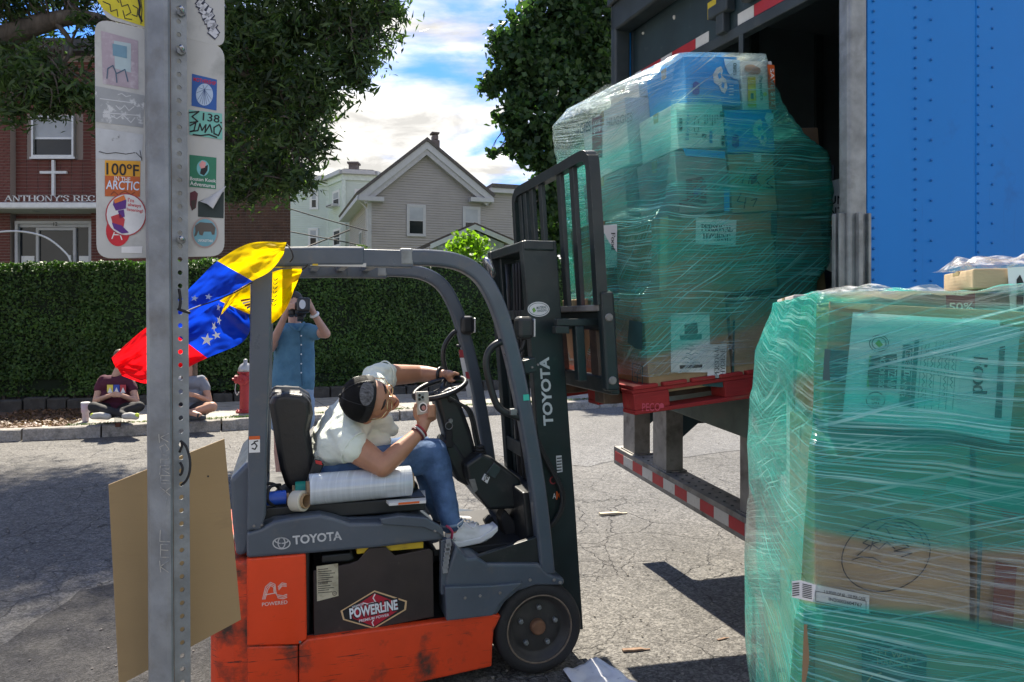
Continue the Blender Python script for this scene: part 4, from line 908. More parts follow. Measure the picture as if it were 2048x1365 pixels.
carton('L4d', 'diaper_carton', 'white carton lettered HUGGIES facing the load backrest', FL, .30, .75, .42, 1.0, 1.245, 1.60, mKW, GL)
carton('L5c', 'wipes_carton', 'white carton lying flat at the top left of the raised load', FL, .40, .85, .44, .80, 1.605, 1.71, mKW, GL)
# ---- print on the load
def near(key, fr, b): return Sheet(fr.w((0, b, 0)), fr.I.to_3x3().transposed() @ Vector((0, 1, 0)), BOXES[key])
def left(key, fr, a): return Sheet(fr.w((a, 0, 0)), fr.I.to_3x3().transposed() @ Vector((1, 0, 0)), BOXES[key])
LF = .0085   # lift clear of the carton's bulge
s = near('L2a', FL, .03); s.poly('sheet', [(1390, 437), (1471, 441), (1469, 493), (1389, 488)], mPaper, LF)
s.text('PERSONAL', (1400, 463), (1463, 465), (1400, 449), mInk, LF + .002, serif=True, thick=.22); s.text('HYGIENE', (1404, 481), (1459, 483), (1404, 467), mInk, LF + .002, serif=True, thick=.22)
s.poly('tape', [(1552, 428), (1540, 428), (1540, 470), (1552, 470)], mDkT, LF); s.poly('tape', [(1318, 436), (1335, 434), (1331, 580), (1317, 584)], mTape, LF)
s = near('L1a', FL, .02); s.poly('sheet', [(1340, 632), (1417, 629), (1419, 745), (1340, 745)], mPaper, LF); s.poly('dark_tape', [(1402, 756), (1459, 752), (1459, 776), (1404, 772)], mDkT, LF - .003)
s.poly('emblem', [(1367, 650), (1392, 645), (1394, 665), (1388, 672), (1367, 670)], mDkT, LF + .001); s.poly('emblem', [(1357, 671), (1402, 668), (1401, 679), (1359, 681)], mTeal, LF + .001)
s.strokes('handwriting', [[(1362 + (i % 3) * 4, 690 + i * 9), (1372, 688 + i * 9), (1380, 692 + i * 9), (1388, 688 + i * 9), (1398 - (i % 2) * 9, 690 + i * 9)] for i in range(5)], 1.2, mTeal, LF + .001)
s.poly('printed_bar', [(1357, 731), (1403, 729), (1402, 735), (1358, 738)], mInk, LF + .001); s.poly('sheet', [(1415, 691), (1451, 687), (1449, 755), (1412, 755)], mPaper, LF + .0025)
s.text('PERSONAL', (1436, 754), (1436, 692), (1426, 754), mInk, LF + .004, serif=True); s.text('HYGIENE', (1447, 750), (1447, 697), (1438, 750), mInk, LF + .004, serif=True)
s = near('L1b', FL, .03); s.poly('dark_tape', [(1464, 640), (1462, 762), (1466, 762), (1468, 640)], mDkT, LF)
s = left('L1a', FL, .078); s.strokes('print', [[(1268, 726), (1288, 733), (1288, 771), (1268, 762), (1268, 726)], [(1272, 734), (1284, 738), (1284, 748), (1272, 744)], [(1272, 752), (1284, 757)], [(1278, 746), (1278, 764)]], 2, mDkT, LF)
s.poly('dark_tape', [(1262, 640), (1288, 645), (1288, 700), (1275, 697), (1258, 685)], mDkT, LF)
s = left('L2c', FL, .16); s.poly('sheet', [(1195, 452), (1237, 449), (1237, 535), (1195, 537)], mPaper, LF); s.poly('printed_bar', [(1199, 465), (1203, 465), (1203, 520), (1199, 520)], mInk, LF + .001); s.text('Food', (1226, 465), (1226, 500), (1234, 465), mInk, LF + .002, serif=True)
for key, dx, dy in (('L5a', 0, 0), ('L4b', 79, 105)):
    s = near(key, FL, .02); q = lambda x, y: (x + dx, y + dy * (1 if dx == 0 else 1))
    s.poly('badge', [q(1384, 168), q(1390, 164), q(1397, 168), q(1397, 188), q(1391, 193), q(1383, 188)], mNavy, LF)
    s.poly('splash', [q(1424, 150), q(1431, 138), q(1440, 134), q(1444, 143), q(1441, 152), q(1450, 160), q(1453, 176), q(1448, 189), q(1441, 184), q(1436, 173), q(1426, 166)], mKW, LF)
    s.poly('splash_spot', [q(1433, 150), q(1439, 146), q(1441, 156), q(1436, 160)], mBlu, LF + .001); s.poly('splash_spot', [q(1441, 166), q(1447, 168), q(1446, 178), q(1441, 176)], mBlu, LF + .001)
    s.poly('corner_patch', [q(1446, 119) if dx == 0 else q(1452, 122), q(1478, 122) if dx == 0 else q(1466, 124), q(1477, 162) if dx == 0 else q(1466, 158), q(1464, 158), q(1454, 146), q(1448, 132)], mPale, LF)
    if dx == 0: s.text('1080', (1471, 151), (1471, 128), (1464, 151), mDkT, LF + .001)
    else: s.text('1080', (1545, 262), (1545, 240), (1539, 262), mDkT, LF + .001)
    for i in range(4): s.poly('print_line', [q(1456, 172 + i * 6), q(1465, 172 + i * 6), q(1465, 174 + i * 6), q(1456, 174 + i * 6)], mPale, LF)
s = near('L5b', FL, .022); s.poly('band', [(1532, 130), (1547, 132), (1549, 221), (1536, 219)], mOr, LF); s.text('SAVE $12', (1536.5, 139), (1539.5, 212), (1545.5, 139), mPaper, LF + .001)
s.text('Pampers', (1514, 154), (1517, 202), (1523, 154), mTeal, LF); s.poly('yellow_panel', [(1493, 154), (1509, 154), (1511, 217), (1494, 217)], mYel, LF)
s.poly('cross_mark', [(1499, 188), (1505, 188), (1505, 199), (1499, 199)], mTeal, LF + .001); s.disc('photo', 1502, 140, 15, 9, mSkin0, LF, rot=.3); s.disc('photo', 1512, 143, 7, 7, M('beige_ink2', (.42, .27, .2), .6), LF + .001); s.disc('heart', 1528, 190, 4, 4, mYel, LF)
s = near('L4a', FL, .02); s.text('BabyWipes', (1378, 281), (1379, 224), (1369, 281), M('mid_blue_ink', (.03, .25, .5), .5), LF); s.poly('label', [(1357, 238), (1363, 238), (1363, 263), (1357, 263)], mInk, LF)
s.strokes('outline', [[(1391 + 4.5 * math.cos(t * .5236), 252 + 18 * math.sin(t * .5236)) for t in range(13)]], 1.6, mDkT, LF); s.poly('icon', [(1402, 268), (1411, 268), (1411, 277), (1402, 276)], mDkT, LF); s.poly('icon', [(1417, 262), (1423, 262), (1423, 288), (1417, 287)], M('mid_blue_ink', (.03, .25, .5), .5), LF)
s.poly('label', [(1441, 272), (1447, 273), (1447, 294), (1441, 293)], mInk, LF); s.poly('icon', [(1438, 224), (1446, 225), (1446, 238), (1438, 237)], mDkT, LF)
for i in range(6): s.poly('print_line', [(1407 + i * 5, 232), (1409 + i * 5, 232), (1409 + i * 5, 255 - (i % 3) * 7), (1407 + i * 5, 255 - (i % 3) * 7)], mDkT, LF)
s = left('L4d', FL, .30); s.text('HUGGIES', (1139, 274), (1184, 262), (1139, 255), mDkT, LF); s.poly('band', [(1187, 237), (1206, 231), (1206, 315), (1187, 318)], mMar, LF); s.text('SAVE', (1189, 253), (1204, 249), (1189, 245), mPaper, LF + .001); s.text('$19', (1190, 269), (1204, 265), (1190, 256), mPaper, LF + .001)
s.text('HUGGIES', (1216, 255), (1268, 243), (1216, 238), M('grey_ink', (.22, .25, .24), .6), LF)
s = left('L3d', FL, .27); s.strokes('print', [[(1215, 360), (1240, 352), (1262, 358)], [(1225, 372), (1250, 366)]], 2, mDkT, LF)
s = near('L3a', FL, .02); s.poly('picture', [(1370, 360), (1402, 355), (1411, 366), (1411, 412), (1356, 415), (1356, 402), (1372, 400)], mMar, LF); s.poly('picture', [(1382, 362), (1400, 360), (1401, 376), (1382, 378)], M('red_ink', (.4, .05, .04), .5), LF + .001); s.poly('picture', [(1384, 380), (1400, 378), (1400, 390), (1386, 391)], mNavy, LF + .001)
s.poly('blue_strip', [(1364, 298), (1448, 304), (1448, 318), (1370, 313)], mBlu, LF); s.poly('blue_strip', [(1446, 378), (1457, 378), (1457, 424), (1446, 423)], mBlu, LF)
for i in range(5): s.poly('print_line', [(1425, 362 + i * 9), (1441, 362 + i * 9), (1440 - (i % 2) * 5, 366 + i * 9), (1425, 366 + i * 9)], M('grey_ink', (.22, .25, .24), .6), LF)
s = near('L3b', FL, .02); s.strokes('handwriting', [[(1492, 336), (1482, 368)], [(1502, 338), (1494, 372)], [(1509, 339), (1520, 344), (1506, 356), (1519, 372)], [(1529, 362), (1543, 352), (1532, 368), (1545, 377), (1530, 376)], [(1480, 388), (1472, 404), (1490, 406)], [(1490, 396), (1486, 418)], [(1500, 402), (1512, 398), (1504, 414)]], 1.8, mInk, LF)
s.poly('maroon_patch', [(1498, 350), (1512, 348), (1512, 366), (1500, 370)], mMar, LF); s.poly('sheet', [(1505, 308), (1520, 307), (1520, 326), (1507, 325)], mPaper, LF)
# ---- red block pallet
mRed = M('red_pallet_paint', (.34, .022, .02), .8, var=.25, scale=6, bump=.3, bscale=40, stretch=(.4, 3, 3), dirt=((.2, .12, .07), .58, .8, 7)); mRed2 = M('pink_paint', (.62, .08, .12), .7)
pl = thing('pallet', 'red wooden block pallet carried on the forks under the raised load', 'pallet', Mx=FL.M.copy())
for i, b in enumerate((0, .43, .88)):
    obj('bottom_board', MB().box(0, 1.22, b, b + .13, 0, .02), mRed, pl, world=False, bevel=.004); obj('stringer_board', MB().box(0, 1.22, b + .002, b + .128, .0985, .117), mRed, pl, world=False, bevel=.004)
    for a in (0.002, .49, 1.03): obj('block', MB().box(a, a + .185, b + .001, b + .129, .0205, .098), mRed, pl, world=False, bevel=.004)
for i in range(8): obj('deck_board', MB().box(.003 + i * .155, .003 + i * .155 + .128, -.004, 1.014, .1175, .136), mRed, pl, world=False, bevel=.004)
sp = Sheet(FL.w((0, .001, 0)), FL.M.to_3x3() @ Vector((0, 1, 0)), pl); sp.text('PECO', (1284, 823), (1320, 822), (1284, 807), mRed2, .0016); sp.disc('painted_dot', 1323, 813, 5, 6.5, mRed2, .001)
# ------------------------------------------------------------------ near stack
bN = [
 ('N1', 'cardboard_box', 'box with the Food page on top of the foreground stack', (1642, 612, 2110, 866), .0, .5, mK1, R(-3.5)),
 ('N2', 'cardboard_box', 'kraft box with a black marker drawing in the middle of the foreground stack', (1628, 884, 1944, 1230), .0, .5, mK2, 0),
 ('N2b', 'cardboard_box', 'kraft box with red print at the right edge of the foreground stack', (1950, 900, 2200, 1262), .0, .5, mK1, 0),
 ('N3', 'cardboard_box', 'kraft box printed LIFT WITH HANDLE low in the foreground stack', (1606, 1244, 2200, 1560), .0, .5, mK2, 0),
]
for k, n, l, r, b0, b1, m, t in bN: pbox(k, n, l, FN, *r, b0, b1, m, GN, tilt=t)
zA = FN.at(1640, 866, 0).z; zB = FN.at(1640, 1237, 0).z; zC = FN.at(1600, 1560, 0).z
carton('N1b', 'cardboard_box', 'box behind the Food box at the left edge of the foreground stack', FN, .0, .6, .52, 1.02, zA + .02, zA + .30, mKG, GN)
carton('N2c', 'cardboard_box', 'pale box on the left face of the foreground stack under the top layer', FN, .03, .5, .52, 1.03, zB + .01, zA, mKW, GN)
carton('N3b', 'cardboard_box', 'low kraft box at the back left of the foreground stack', FN, .01, .55, .52, 1.04, zC, zB, mK3, GN)
hz_ = max(.16, .02); carton('N4', 'cardboard_box', 'bottom kraft box of the foreground stack, nearest the camera', FN, -.04, .8, .0, .5, .15, zC - .004, mK1, GN); carton('N4b', 'cardboard_box', 'bottom kraft box at the back of the foreground stack', FN, -.04, .8, .52, 1.04, .15, zC - .004, mK3, GN)
zt_ = FN.at(1900, 625, .42).z; A = FN.at(1945, 640, .42); B = FN.at(2150, 532, .42)
carton('N0', 'cardboard_box', 'brown box with a white page standing on top of the foreground stack', FN, A.x, B.x, .42, .66, zA + .305, B.z, mK2, GN)
pn = thing('pallet', 'wooden pallet on the road under the foreground stack', 'pallet', Mx=FN.M.copy())
mWood = M('bare_wood', (.32, .22, .13), .85, var=.25, scale=4, stretch=(.5, 5, 5), bump=.2)
for b in (0, .44, .9): obj('stringer_board', MB().box(-.06, .84, b, b + .12, .005, .12), mWood, pn, world=False, bevel=.004)
for i in range(6): obj('deck_board', MB().box(-.06 + i * .155, .06 + i * .155, -.02, 1.06, .1205, .145), mWood, pn, world=False, bevel=.004)
# print on the near boxes
s = near('N1', FN, 0); s.poly('sheet', [(1704, 625), (1920, 638), (2036, 658), (2014, 886), (1905, 860), (1683, 838)], mPaper, LF)
s.poly('sheet', [(1921, 636), (1996, 641), (1996, 652), (2037, 655), (2014, 886), (1910, 864)], M('paper_second', (.66, .68, .68), .7), LF + .0012)
s.strokes('seal', [[(1756 + r_ * math.cos(t * .3307), 687 + r_ * .85 * math.sin(t * .3307)) for t in range(20)] for r_ in (19, 14)], 1.6, mDkT, LF + .001); s.poly('seal_mark', [(1748, 687), (1756, 679), (1764, 690), (1756, 695)], mGrn, LF + .001)
s.strokes('seal', [[(1749 + 18.5 * math.cos(t * .3307), 800 + 16 * math.sin(t * .3307)) for t in range(20)]], 1.8, mDkT, LF + .001); s.text('OSI', (1740, 800), (1757, 801), (1740, 791), mDkT, LF + .002); s.text('VZA', (1741, 812), (1758, 813), (1741, 803), mDkT, LF + .002)
s.poly('emblem', [(1741, 712), (1791, 708), (1793, 730), (1790, 780), (1738, 779), (1733, 745)], mDkT, LF + .001); s.poly('emblem_green', [(1737, 712), (1742, 712), (1736, 778), (1731, 774)], mGrn, LF + .001)
s.text('DESDE BOSTON', (1765, 776), (1769, 714), (1754, 775), mPaper, LF + .002); s.text('VENEZUELA', (1788, 779), (1791, 716), (1772, 778), mPaper, LF + .002)
s.poly('brush_bar', [(1804, 688), (1823, 690), (1816, 812), (1796, 808)], mTeal, LF + .001); s.text('CAJA #', (1810, 794), (1813, 752), (1800, 793), mPaper, LF + .002)
s.poly('label_gap', [(1808, 700), (1820, 701), (1817, 752), (1805, 750)], mPaper, LF + .0018); s.text('15868', (1815, 748), (1818, 702), (1806, 747), mInk, LF + .003)
s.poly('brush_bar', [(1827, 678), (1836, 679), (1825, 820), (1816, 818)], mTeal, LF + .001)
s.strokes('handwriting', [[(1850 + k * 14, 690 + (k % 2) * 12)] + [(1850 + k * 14 - (y - 690) * .08 + (2.5 if (y // 6) % 2 else -2.5), y) for y in range(698, 800 - (k % 3) * 22, 6)] for k in range(5)], 1.3, mTeal, LF + .001)
s.strokes('ruled_line', [[(1842 + k * 14, 682), (1832 + k * 14, 818)] for k in range(6)], 1, mTeal, LF + .001)
s.text('Food', (1943, 712), (1941, 787), (1972, 714), mInk, LF + .003, serif=True, thick=.2); s.poly('brush_bar', [(1995, 694), (2006, 692), (1999, 838), (1985, 836)], mDkT, LF + .002)
s.poly('dark_tape', [(1648, 698), (1695, 702), (1690, 764), (1644, 760)], mDkT, LF); s.poly('edge_tape', [(1658, 603), (1740, 610), (1738, 622), (1656, 614)], mTape, LF)
s = near('N2', FN, 0); el = [(1770 + 88 * math.cos(t * .19) , 1108 + 72 * math.sin(t * .19) - 10 * math.cos(t * .19)) for t in range(34)]
s.strokes('drawing', [el, [(1688, 1062), (1735, 1054), (1745, 1078), (1738, 1098)], [(1768, 1052), (1800, 1050), (1832, 1080), (1790, 1084), (1768, 1052)], [(1730, 1080), (1748, 1068), (1760, 1080), (1742, 1086), (1756, 1096), (1772, 1082), (1788, 1096)], [(1736, 1076), (1724, 1084), (1740, 1090)], [(1702, 1118), (1720, 1112), (1744, 1113), (1760, 1122)], [(1712, 1110), (1738, 1088)], [(1752, 1058), (1770, 1044), (1806, 1044), (1838, 1066), (1846, 1088)], [(1800, 1080), (1816, 1092), (1786, 1100), (1822, 1104), (1800, 1112)]], 2.2, mInk, LF)
s.poly('sheet', [(1583, 1160), (1600, 1158), (1626, 1166), (1737, 1188), (1736, 1224), (1620, 1200), (1583, 1192)], mPaper, LF)
s.text('2 SLEEVES OF 60 - 120 PER CASE', (1646, 1183), (1729, 1198), (1646, 1177), mInk, LF + .002); s.text('IN20002604767', (1656, 1198), (1722, 1211), (1656, 1191), mInk, LF + .002); s.strokes('label_frame', [[(1630, 1179), (1730, 1199), (1730, 1219), (1630, 1199), (1630, 1179)]], 1, mInk, LF + .002)
s.strokes('barcode', [[(1604, 1165 + i * 3.6), (1622, 1169 + i * 3.6)] for i in range(8)], 1.6, mInk, LF + .002); s.strokes('barcode', [[(1584, 1165 + i * 4.6), (1597, 1163 + i * 4.6)] for i in range(6)], 2, mInk, LF + .002)
s = near('N2b', FN, 0); s.poly('red_print', [(2000, 1015), (2048, 1022), (2048, 1045), (2000, 1036)], M('faded_red_ink', (.5, .12, .08), .6), LF); s.poly('brown_print', [(1988, 1120), (2030, 1132), (2022, 1256), (1980, 1246)], M('rust_ink', (.22, .07, .045), .7), LF); s.poly('dark_tape', [(1952, 1080), (1962, 1080), (1954, 1262), (1950, 1262)], mDkT, LF)
s = near('N3', FN, 0); s.poly('print_panel', [(1712, 1290), (1724, 1284), (1750, 1276), (1790, 1274), (1820, 1290), (1852, 1310), (1850, 1330), (1850, 1400), (1722, 1400), (1722, 1300)], mDkT, LF)
s.text('LIFT WITH', (1741, 1305), (1830, 1318), (1741, 1292), mK2, LF + .002); s.text('HANDLE', (1752, 1324), (1820, 1333), (1752, 1311), mK2, LF + .002); s.strokes('outline', [[(1728, 1392), (1732, 1360), (1744, 1345), (1760, 1342)]], 3, mK2, LF + .002)
s.poly('corner_tape', [(1607, 1246), (1630, 1247), (1628, 1420), (1600, 1420)], mK3, LF)
s = near('N0', FN, .42); s.poly('sheet', [(2012, 536), (2090, 532), (2090, 640), (2018, 626)], mPaper, LF); s.poly('print', [(2030, 560), (2037, 550), (2044, 566), (2044, 640), (2030, 638)], mInk, LF + .001); s.text('50%', (1896, 622), (1944, 622), (1896, 606), mPaper, LF); s.poly('maroon_patch', [(1890, 585), (1948, 588), (1948, 626), (1890, 622)], mMar, LF - .001)
# ------------------------------------------------------------------ stretch film
def film_mat(name, slope, tint, gloss_c, clear_z=None, dens=1.0, cross=-.22, haze_=.27):
    m = bpy.data.materials.new(name); m.use_nodes = True; nt = m.node_tree; N, L = nt.nodes, nt.links; N.clear(); out = N.new('ShaderNodeOutputMaterial')
    uv = N.new('ShaderNodeUVMap'); tc = N.new('ShaderNodeTexCoord'); sx = N.new('ShaderNodeSeparateXYZ'); L.new(uv.outputs[0], sx.inputs[0])
    def ma(op, a, b=None, c=None, cl=False):
        x = N.new('ShaderNodeMath'); x.operation = op; x.use_clamp = cl
        for i, v in enumerate((a, b, c)):
            if v is None: continue
            if isinstance(v, (int, float)): x.inputs[i].default_value = v
            else: L.new(v, x.inputs[i])
        return x.outputs[0]
    def rng(v, a, b, c=0., d=1., sm=False):
        x = N.new('ShaderNodeMapRange'); x.interpolation_type = 'SMOOTHSTEP' if sm else 'LINEAR'; L.new(v, x.inputs[0])
        for i, k in enumerate((a, b, c, d)): x.inputs[i + 1].default_value = k
        return x.outputs[0]
    def nz(vec, sc, det=3, rg=.55, dim='3D'):
        n = N.new('ShaderNodeTexNoise'); n.inputs['Scale'].default_value = sc; n.inputs['Detail'].default_value = det; n.inputs['Roughness'].default_value = rg; L.new(vec, n.inputs[0]); return n.outputs[0]
    def vec(x, y, z=0.0):
        c = N.new('ShaderNodeCombineXYZ')
        for i, v in enumerate((x, y, z)):
            if isinstance(v, (int, float)): c.inputs[i].default_value = v
            else: L.new(v, c.inputs[i])
        return c.outputs[0]
    u, v = sx.outputs[0], sx.outputs[1]
    warp = nz(vec(ma('MULTIPLY', u, 1.3), ma('MULTIPLY', v, 1.6), 2.0), 1.3, 2); warp = ma('MULTIPLY', ma('SUBTRACT', warp, .5), .10)
    vv = ma('ADD', ma('ADD', v, warp), ma('MULTIPLY', u, slope)); vx = ma('ADD', v, ma('MULTIPLY', u, cross)); vx = ma('ADD', vx, ma('MULTIPLY', warp, .6))
    s1 = rng(nz(vec(ma('MULTIPLY', u, 1.6), ma('MULTIPLY', vv, 150)), 1.0, 3, .65), .50, .63, 0, 1)
    s2 = rng(nz(vec(ma('MULTIPLY', u, 2.0), ma('MULTIPLY', vx, 105), 9.0), 1.0, 3, .65), .53, .65, 0, 1)
    s3 = rng(nz(vec(ma('MULTIPLY', u, 1.2), ma('MULTIPLY', vv, 24), 5.0), 1.0, 2), .35, .7, 0, 1)
    patch = rng(nz(vec(ma('MULTIPLY', u, 2.1), ma('MULTIPLY', v, 3.3), 4.0), 1.0, 3), .40, .62, 0, 1)
    patch2 = rng(nz(vec(ma('MULTIPLY', u, 1.6), ma('MULTIPLY', v, 2.6), 14.0), 1.0, 3), .42, .6, 0, 1)
    st = ma('MAXIMUM', ma('MULTIPLY', s1, ma('ADD', ma('MULTIPLY', patch, .8), .25)), ma('MULTIPLY', s2, patch2))
    # thickness of film layers: bands overlapping
    lb = rng(nz(vec(ma('MULTIPLY', u, .45), ma('MULTIPLY', vv, 4.6), 7.0), 1.0, 3, .6), .30, .70, .2, 1.2); lc = rng(nz(vec(ma('MULTIPLY', u, .8), ma('MULTIPLY', vx, 3.2), 17.0), 1.0, 2), .3, .7, .0, 1.0)
    lay = ma('ADD', ma('ADD', ma('MULTIPLY', ma('SNAP', lb, .25), .8), ma('MULTIPLY', ma('SNAP', lc, .34), .3)), ma('MULTIPLY', s3, .22))
    if clear_z:
        so_ = N.new('ShaderNodeSeparateXYZ'); L.new(tc.outputs['Object'], so_.inputs[0])
        zz = ma('ADD', so_.outputs[2], ma('MULTIPLY', ma('SUBTRACT', nz(tc.outputs['Object'], 3.5, 2), .5), .35)); zz = ma('ADD', zz, ma('MULTIPLY', so_.outputs[0], -.18))
        clear = rng(zz, clear_z[0], clear_z[1], 1, .12, True); lay = ma('MULTIPLY', lay, clear)
        bot = rng(ma('ADD', so_.outputs[2], ma('MULTIPLY', so_.outputs[0], clear_z[3])), clear_z[2], clear_z[2] + .05, .1, 1, True); lay = ma('MULTIPLY', lay, bot); col_f = ma('MULTIPLY', clear, bot)
    else:
        b1 = rng(nz(vec(ma('MULTIPLY', u, .7), ma('MULTIPLY', vv, 3.0), 31.0), 1.0, 1), .56, .60, 1, .12, True); lay = ma('MULTIPLY', lay, b1); col_f = b1
    tmix = N.new('ShaderNodeMixRGB'); L.new(ma('MULTIPLY', lay, dens, cl=True), tmix.inputs[0]); tmix.inputs[1].default_value = (.96, .97, .97, 1); tmix.inputs[2].default_value = (*tint, 1)
    tr = N.new('ShaderNodeBsdfTransparent'); L.new(tmix.outputs[0], tr.inputs[0])
    gm = N.new('ShaderNodeMixRGB'); L.new(col_f, gm.inputs[0]); gm.inputs[1].default_value = (.75, .78, .78, 1); gm.inputs[2].default_value = (*gloss_c, 1)
    wm = N.new('ShaderNodeMixRGB'); L.new(ma('MULTIPLY', st, .55), wm.inputs[0]); L.new(gm.outputs[0], wm.inputs[1]); wm.inputs[2].default_value = (.66, .97, .90, 1)  # pale streaks put the creases' bright highlights into the film colour
    df = N.new('ShaderNodeBsdfDiffuse'); L.new(wm.outputs[0], df.inputs[0]); tl = N.new('ShaderNodeBsdfTranslucent'); L.new(wm.outputs[0], tl.inputs[0]); dm = N.new('ShaderNodeMixShader'); dm.inputs[0].default_value = .5; L.new(df.outputs[0], dm.inputs[1]); L.new(tl.outputs[0], dm.inputs[2])
    mx = N.new('ShaderNodeMixShader'); L.new(ma('ADD', ma('MULTIPLY', st, .72), ma('MULTIPLY', lay, haze_), cl=True), mx.inputs[0]); L.new(tr.outputs[0], mx.inputs[1]); L.new(dm.outputs[0], mx.inputs[2])
    bp = N.new('ShaderNodeBump'); bp.inputs['Strength'].default_value = .55; bp.inputs['Distance'].default_value = .006
    crum = nz(tc.outputs['Object'], 16, 4, .6)
    L.new(ma('ADD', ma('ADD', s1, ma('MULTIPLY', s2, .8)), ma('MULTIPLY', crum, 1.3)), bp.inputs['Height'])
    gl = N.new('ShaderNodeBsdfGlossy'); gl.inputs['Roughness'].default_value = .16; gl.inputs[0].default_value = (.95, 1, 1, 1); L.new(bp.outputs[0], gl.inputs['Normal']); fr = N.new('ShaderNodeFresnel'); fr.inputs[0].default_value = 1.5; L.new(bp.outputs[0], fr.inputs['Normal'])
    m2 = N.new('ShaderNodeMixShader'); L.new(ma('ADD', ma('MULTIPLY', fr.outputs[0], .75), ma('MULTIPLY', st, .14), cl=True), m2.inputs[0]); L.new(mx.outputs[0], m2.inputs[1]); L.new(gl.outputs[0], m2.inputs[2])
    L.new(m2.outputs[0], out.inputs[0]); return m
def film(name, label, fr, levels, mat, nper=120, nz_=70, amp=.006, seed=0, cap=None, group=None, clamp=None):
    """rings through four corners (near-left, near-right, far-right, far-left) per height; smooth drape between them"""
    t = thing(name, label, 'stretch wrap', group=group, Mx=fr.M.copy())
    zs = [l[0] for l in levels]; C = np.array([[list(p) for p in l[1:]] for l in levels]); V = []; UV = []
    Z = np.linspace(zs[0], zs[-1], nz_); r = .035
    for iz, z in enumerate(Z):
        k = max(0, min(len(zs) - 2, int(np.searchsorted(zs, z)) - 1)); f = (z - zs[k]) / max(zs[k + 1] - zs[k], 1e-6); f = min(max(f, 0), 1)
        q = C[k] * (1 - f) + C[k + 1] * f; acc = 0
        ring = []
        for c in range(4):
            p, a, b = q[c], q[c - 1], q[(c + 1) % 4]; da = (a - p) / np.linalg.norm(a - p); db = (b - p) / np.linalg.norm(b - p); ring += [p + da * r, p + da * r * .35 + db * r * .35 * .35 + db * r * .1, p + db * r]
        ring = [np.array(x) for x in ring]; seg = [np.linalg.norm(ring[(i + 1) % 12] - ring[i]) for i in range(12)]; tot = sum(seg); per = []
        for j in range(nper + 1):
            d = tot * (j % nper) / nper; i = 0
            while d > seg[i] and i < 11: d -= seg[i]; i += 1
            p = ring[i] + (ring[(i + 1) % 12] - ring[i]) * (d / max(seg[i], 1e-6)); per.append(p)
        cx, cy = q.mean(0)
        for j, p in enumerate(per):
            n = np.array([p[0] - cx, p[1] - cy]); n /= np.linalg.norm(n)
            w = noise.noise(Vector((p[0] * 3, p[1] * 3 + seed, z * 9))) * amp + noise.noise(Vector((p[0] * 8, p[1] * 8, z * 14 + seed))) * amp * .2
            V.append((p[0] + n[0] * (w + amp * .6), p[1] + n[1] * (w + amp * .6), z + w * .5)); UV.append((j / nper * tot, z))
    F = [(iz * (nper + 1) + j, iz * (nper + 1) + j + 1, (iz + 1) * (nper + 1) + j + 1, (iz + 1) * (nper + 1) + j) for iz in range(nz_ - 1) for j in range(nper)]
    # top drape
    top = len(V) - (nper + 1); k0 = top
    tc_ = np.mean([V[top + j] for j in range(nper)], axis=0)
    for s_i, sc in enumerate((.82, .6, .35, .08)):
        st = len(V)
        for j in range(nper + 1):
            p = np.array(V[top + j]); q = tc_ + (p - tc_) * sc; w = noise.noise(Vector((q[0] * 6, q[1] * 6, seed + 3))) * .03 + noise.noise(Vector((q[0] * 22, q[1] * 22, seed))) * .012
            V.append((q[0], q[1], q[2] + (cap or 0) * (1 - sc) + w)); UV.append((UV[top + j][0] * sc, UV[top + j][1] + (1 - sc) * .5))
        for j in range(nper): F.append((k0 + j, k0 + j + 1, st + j + 1, st + j))
        k0 = st
    me = bpy.data.meshes.new('film'); me.from_pydata(V, [], F); uvl = me.uv_layers.new(name='UVMap')
    ls = np.zeros(len(me.loops), dtype=np.int32); me.loops.foreach_get('vertex_index', ls); uvl.data.foreach_set('uv', np.array(UV, dtype=np.float32)[ls].ravel())
    obj('film', me, mat, t, world=False, smooth=True); return t
TINT = (.05, .82, .64)
lv = [(.17, (.065, -.004), (1.0, .0), (1.05, 1.02), (.07, 1.02)), (.55, (.10, -.006), (1.10, .0), (1.06, 1.03), (.085, 1.03)), (.62, (.165, -.004), (1.19, .01), (1.12, 1.03), (.10, 1.03)), (.90, (.19, -.004), (1.23, .01), (1.24, 1.03), (.11, 1.03)),
      (1.0, (.275, -.006), (1.245, .008), (1.25, 1.03), (.12, 1.03)), (1.20, (.32, -.006), (1.235, .006), (1.24, 1.02), (.125, 1.03)), (1.28, (.335, -.006), (1.10, .004), (1.12, 1.02), (.13, 1.03)), (1.44, (.35, -.004), (.98, .002), (1.02, 1.0), (.11, 1.05)),
      (1.60, (.385, .0), (.915, .005), (.95, .97), (.11, 1.05)), (1.69, (.40, .005), (.905, .005), (.90, .86), (.20, 1.02))]
film('stretch_wrap', 'green translucent stretch wrap round the boxes on the raised pallet', FL, lv, film_mat('green_film', .05, TINT, (.05, .86, .72), (1.30, 1.52, .22, -.16), .62, -.72, .28), seed=1, cap=.03, amp=.004, group='stretch wraps round the two loads')
def nl(px, py): p = FN.at(px, py, 0); return p
def fl_(px, py): p = FN.at(px, py, 1.06); return p
rows = []
for yn, xn, yf, xf in ((1700, 1588, 1560, 1490), (1365, 1592, 1290, 1490), (1244, 1602, 1200, 1496), (1225, 1612, 1180, 1499), (1050, 1622, 1060, 1494), (890, 1632, 950, 1500), (866, 1638, 900, 1505), (740, 1640, 770, 1510), (660, 1643, 690, 1530), (610, 1645, 640, 1545), (585, 1648, 590, 1547)):
    a = nl(xn, yn); b = fl_(xf, yf); rows.append((a.z, (a.x - .006, -.012), (.80, -.012), (.84, 1.06), (b.x - .004, 1.06)))
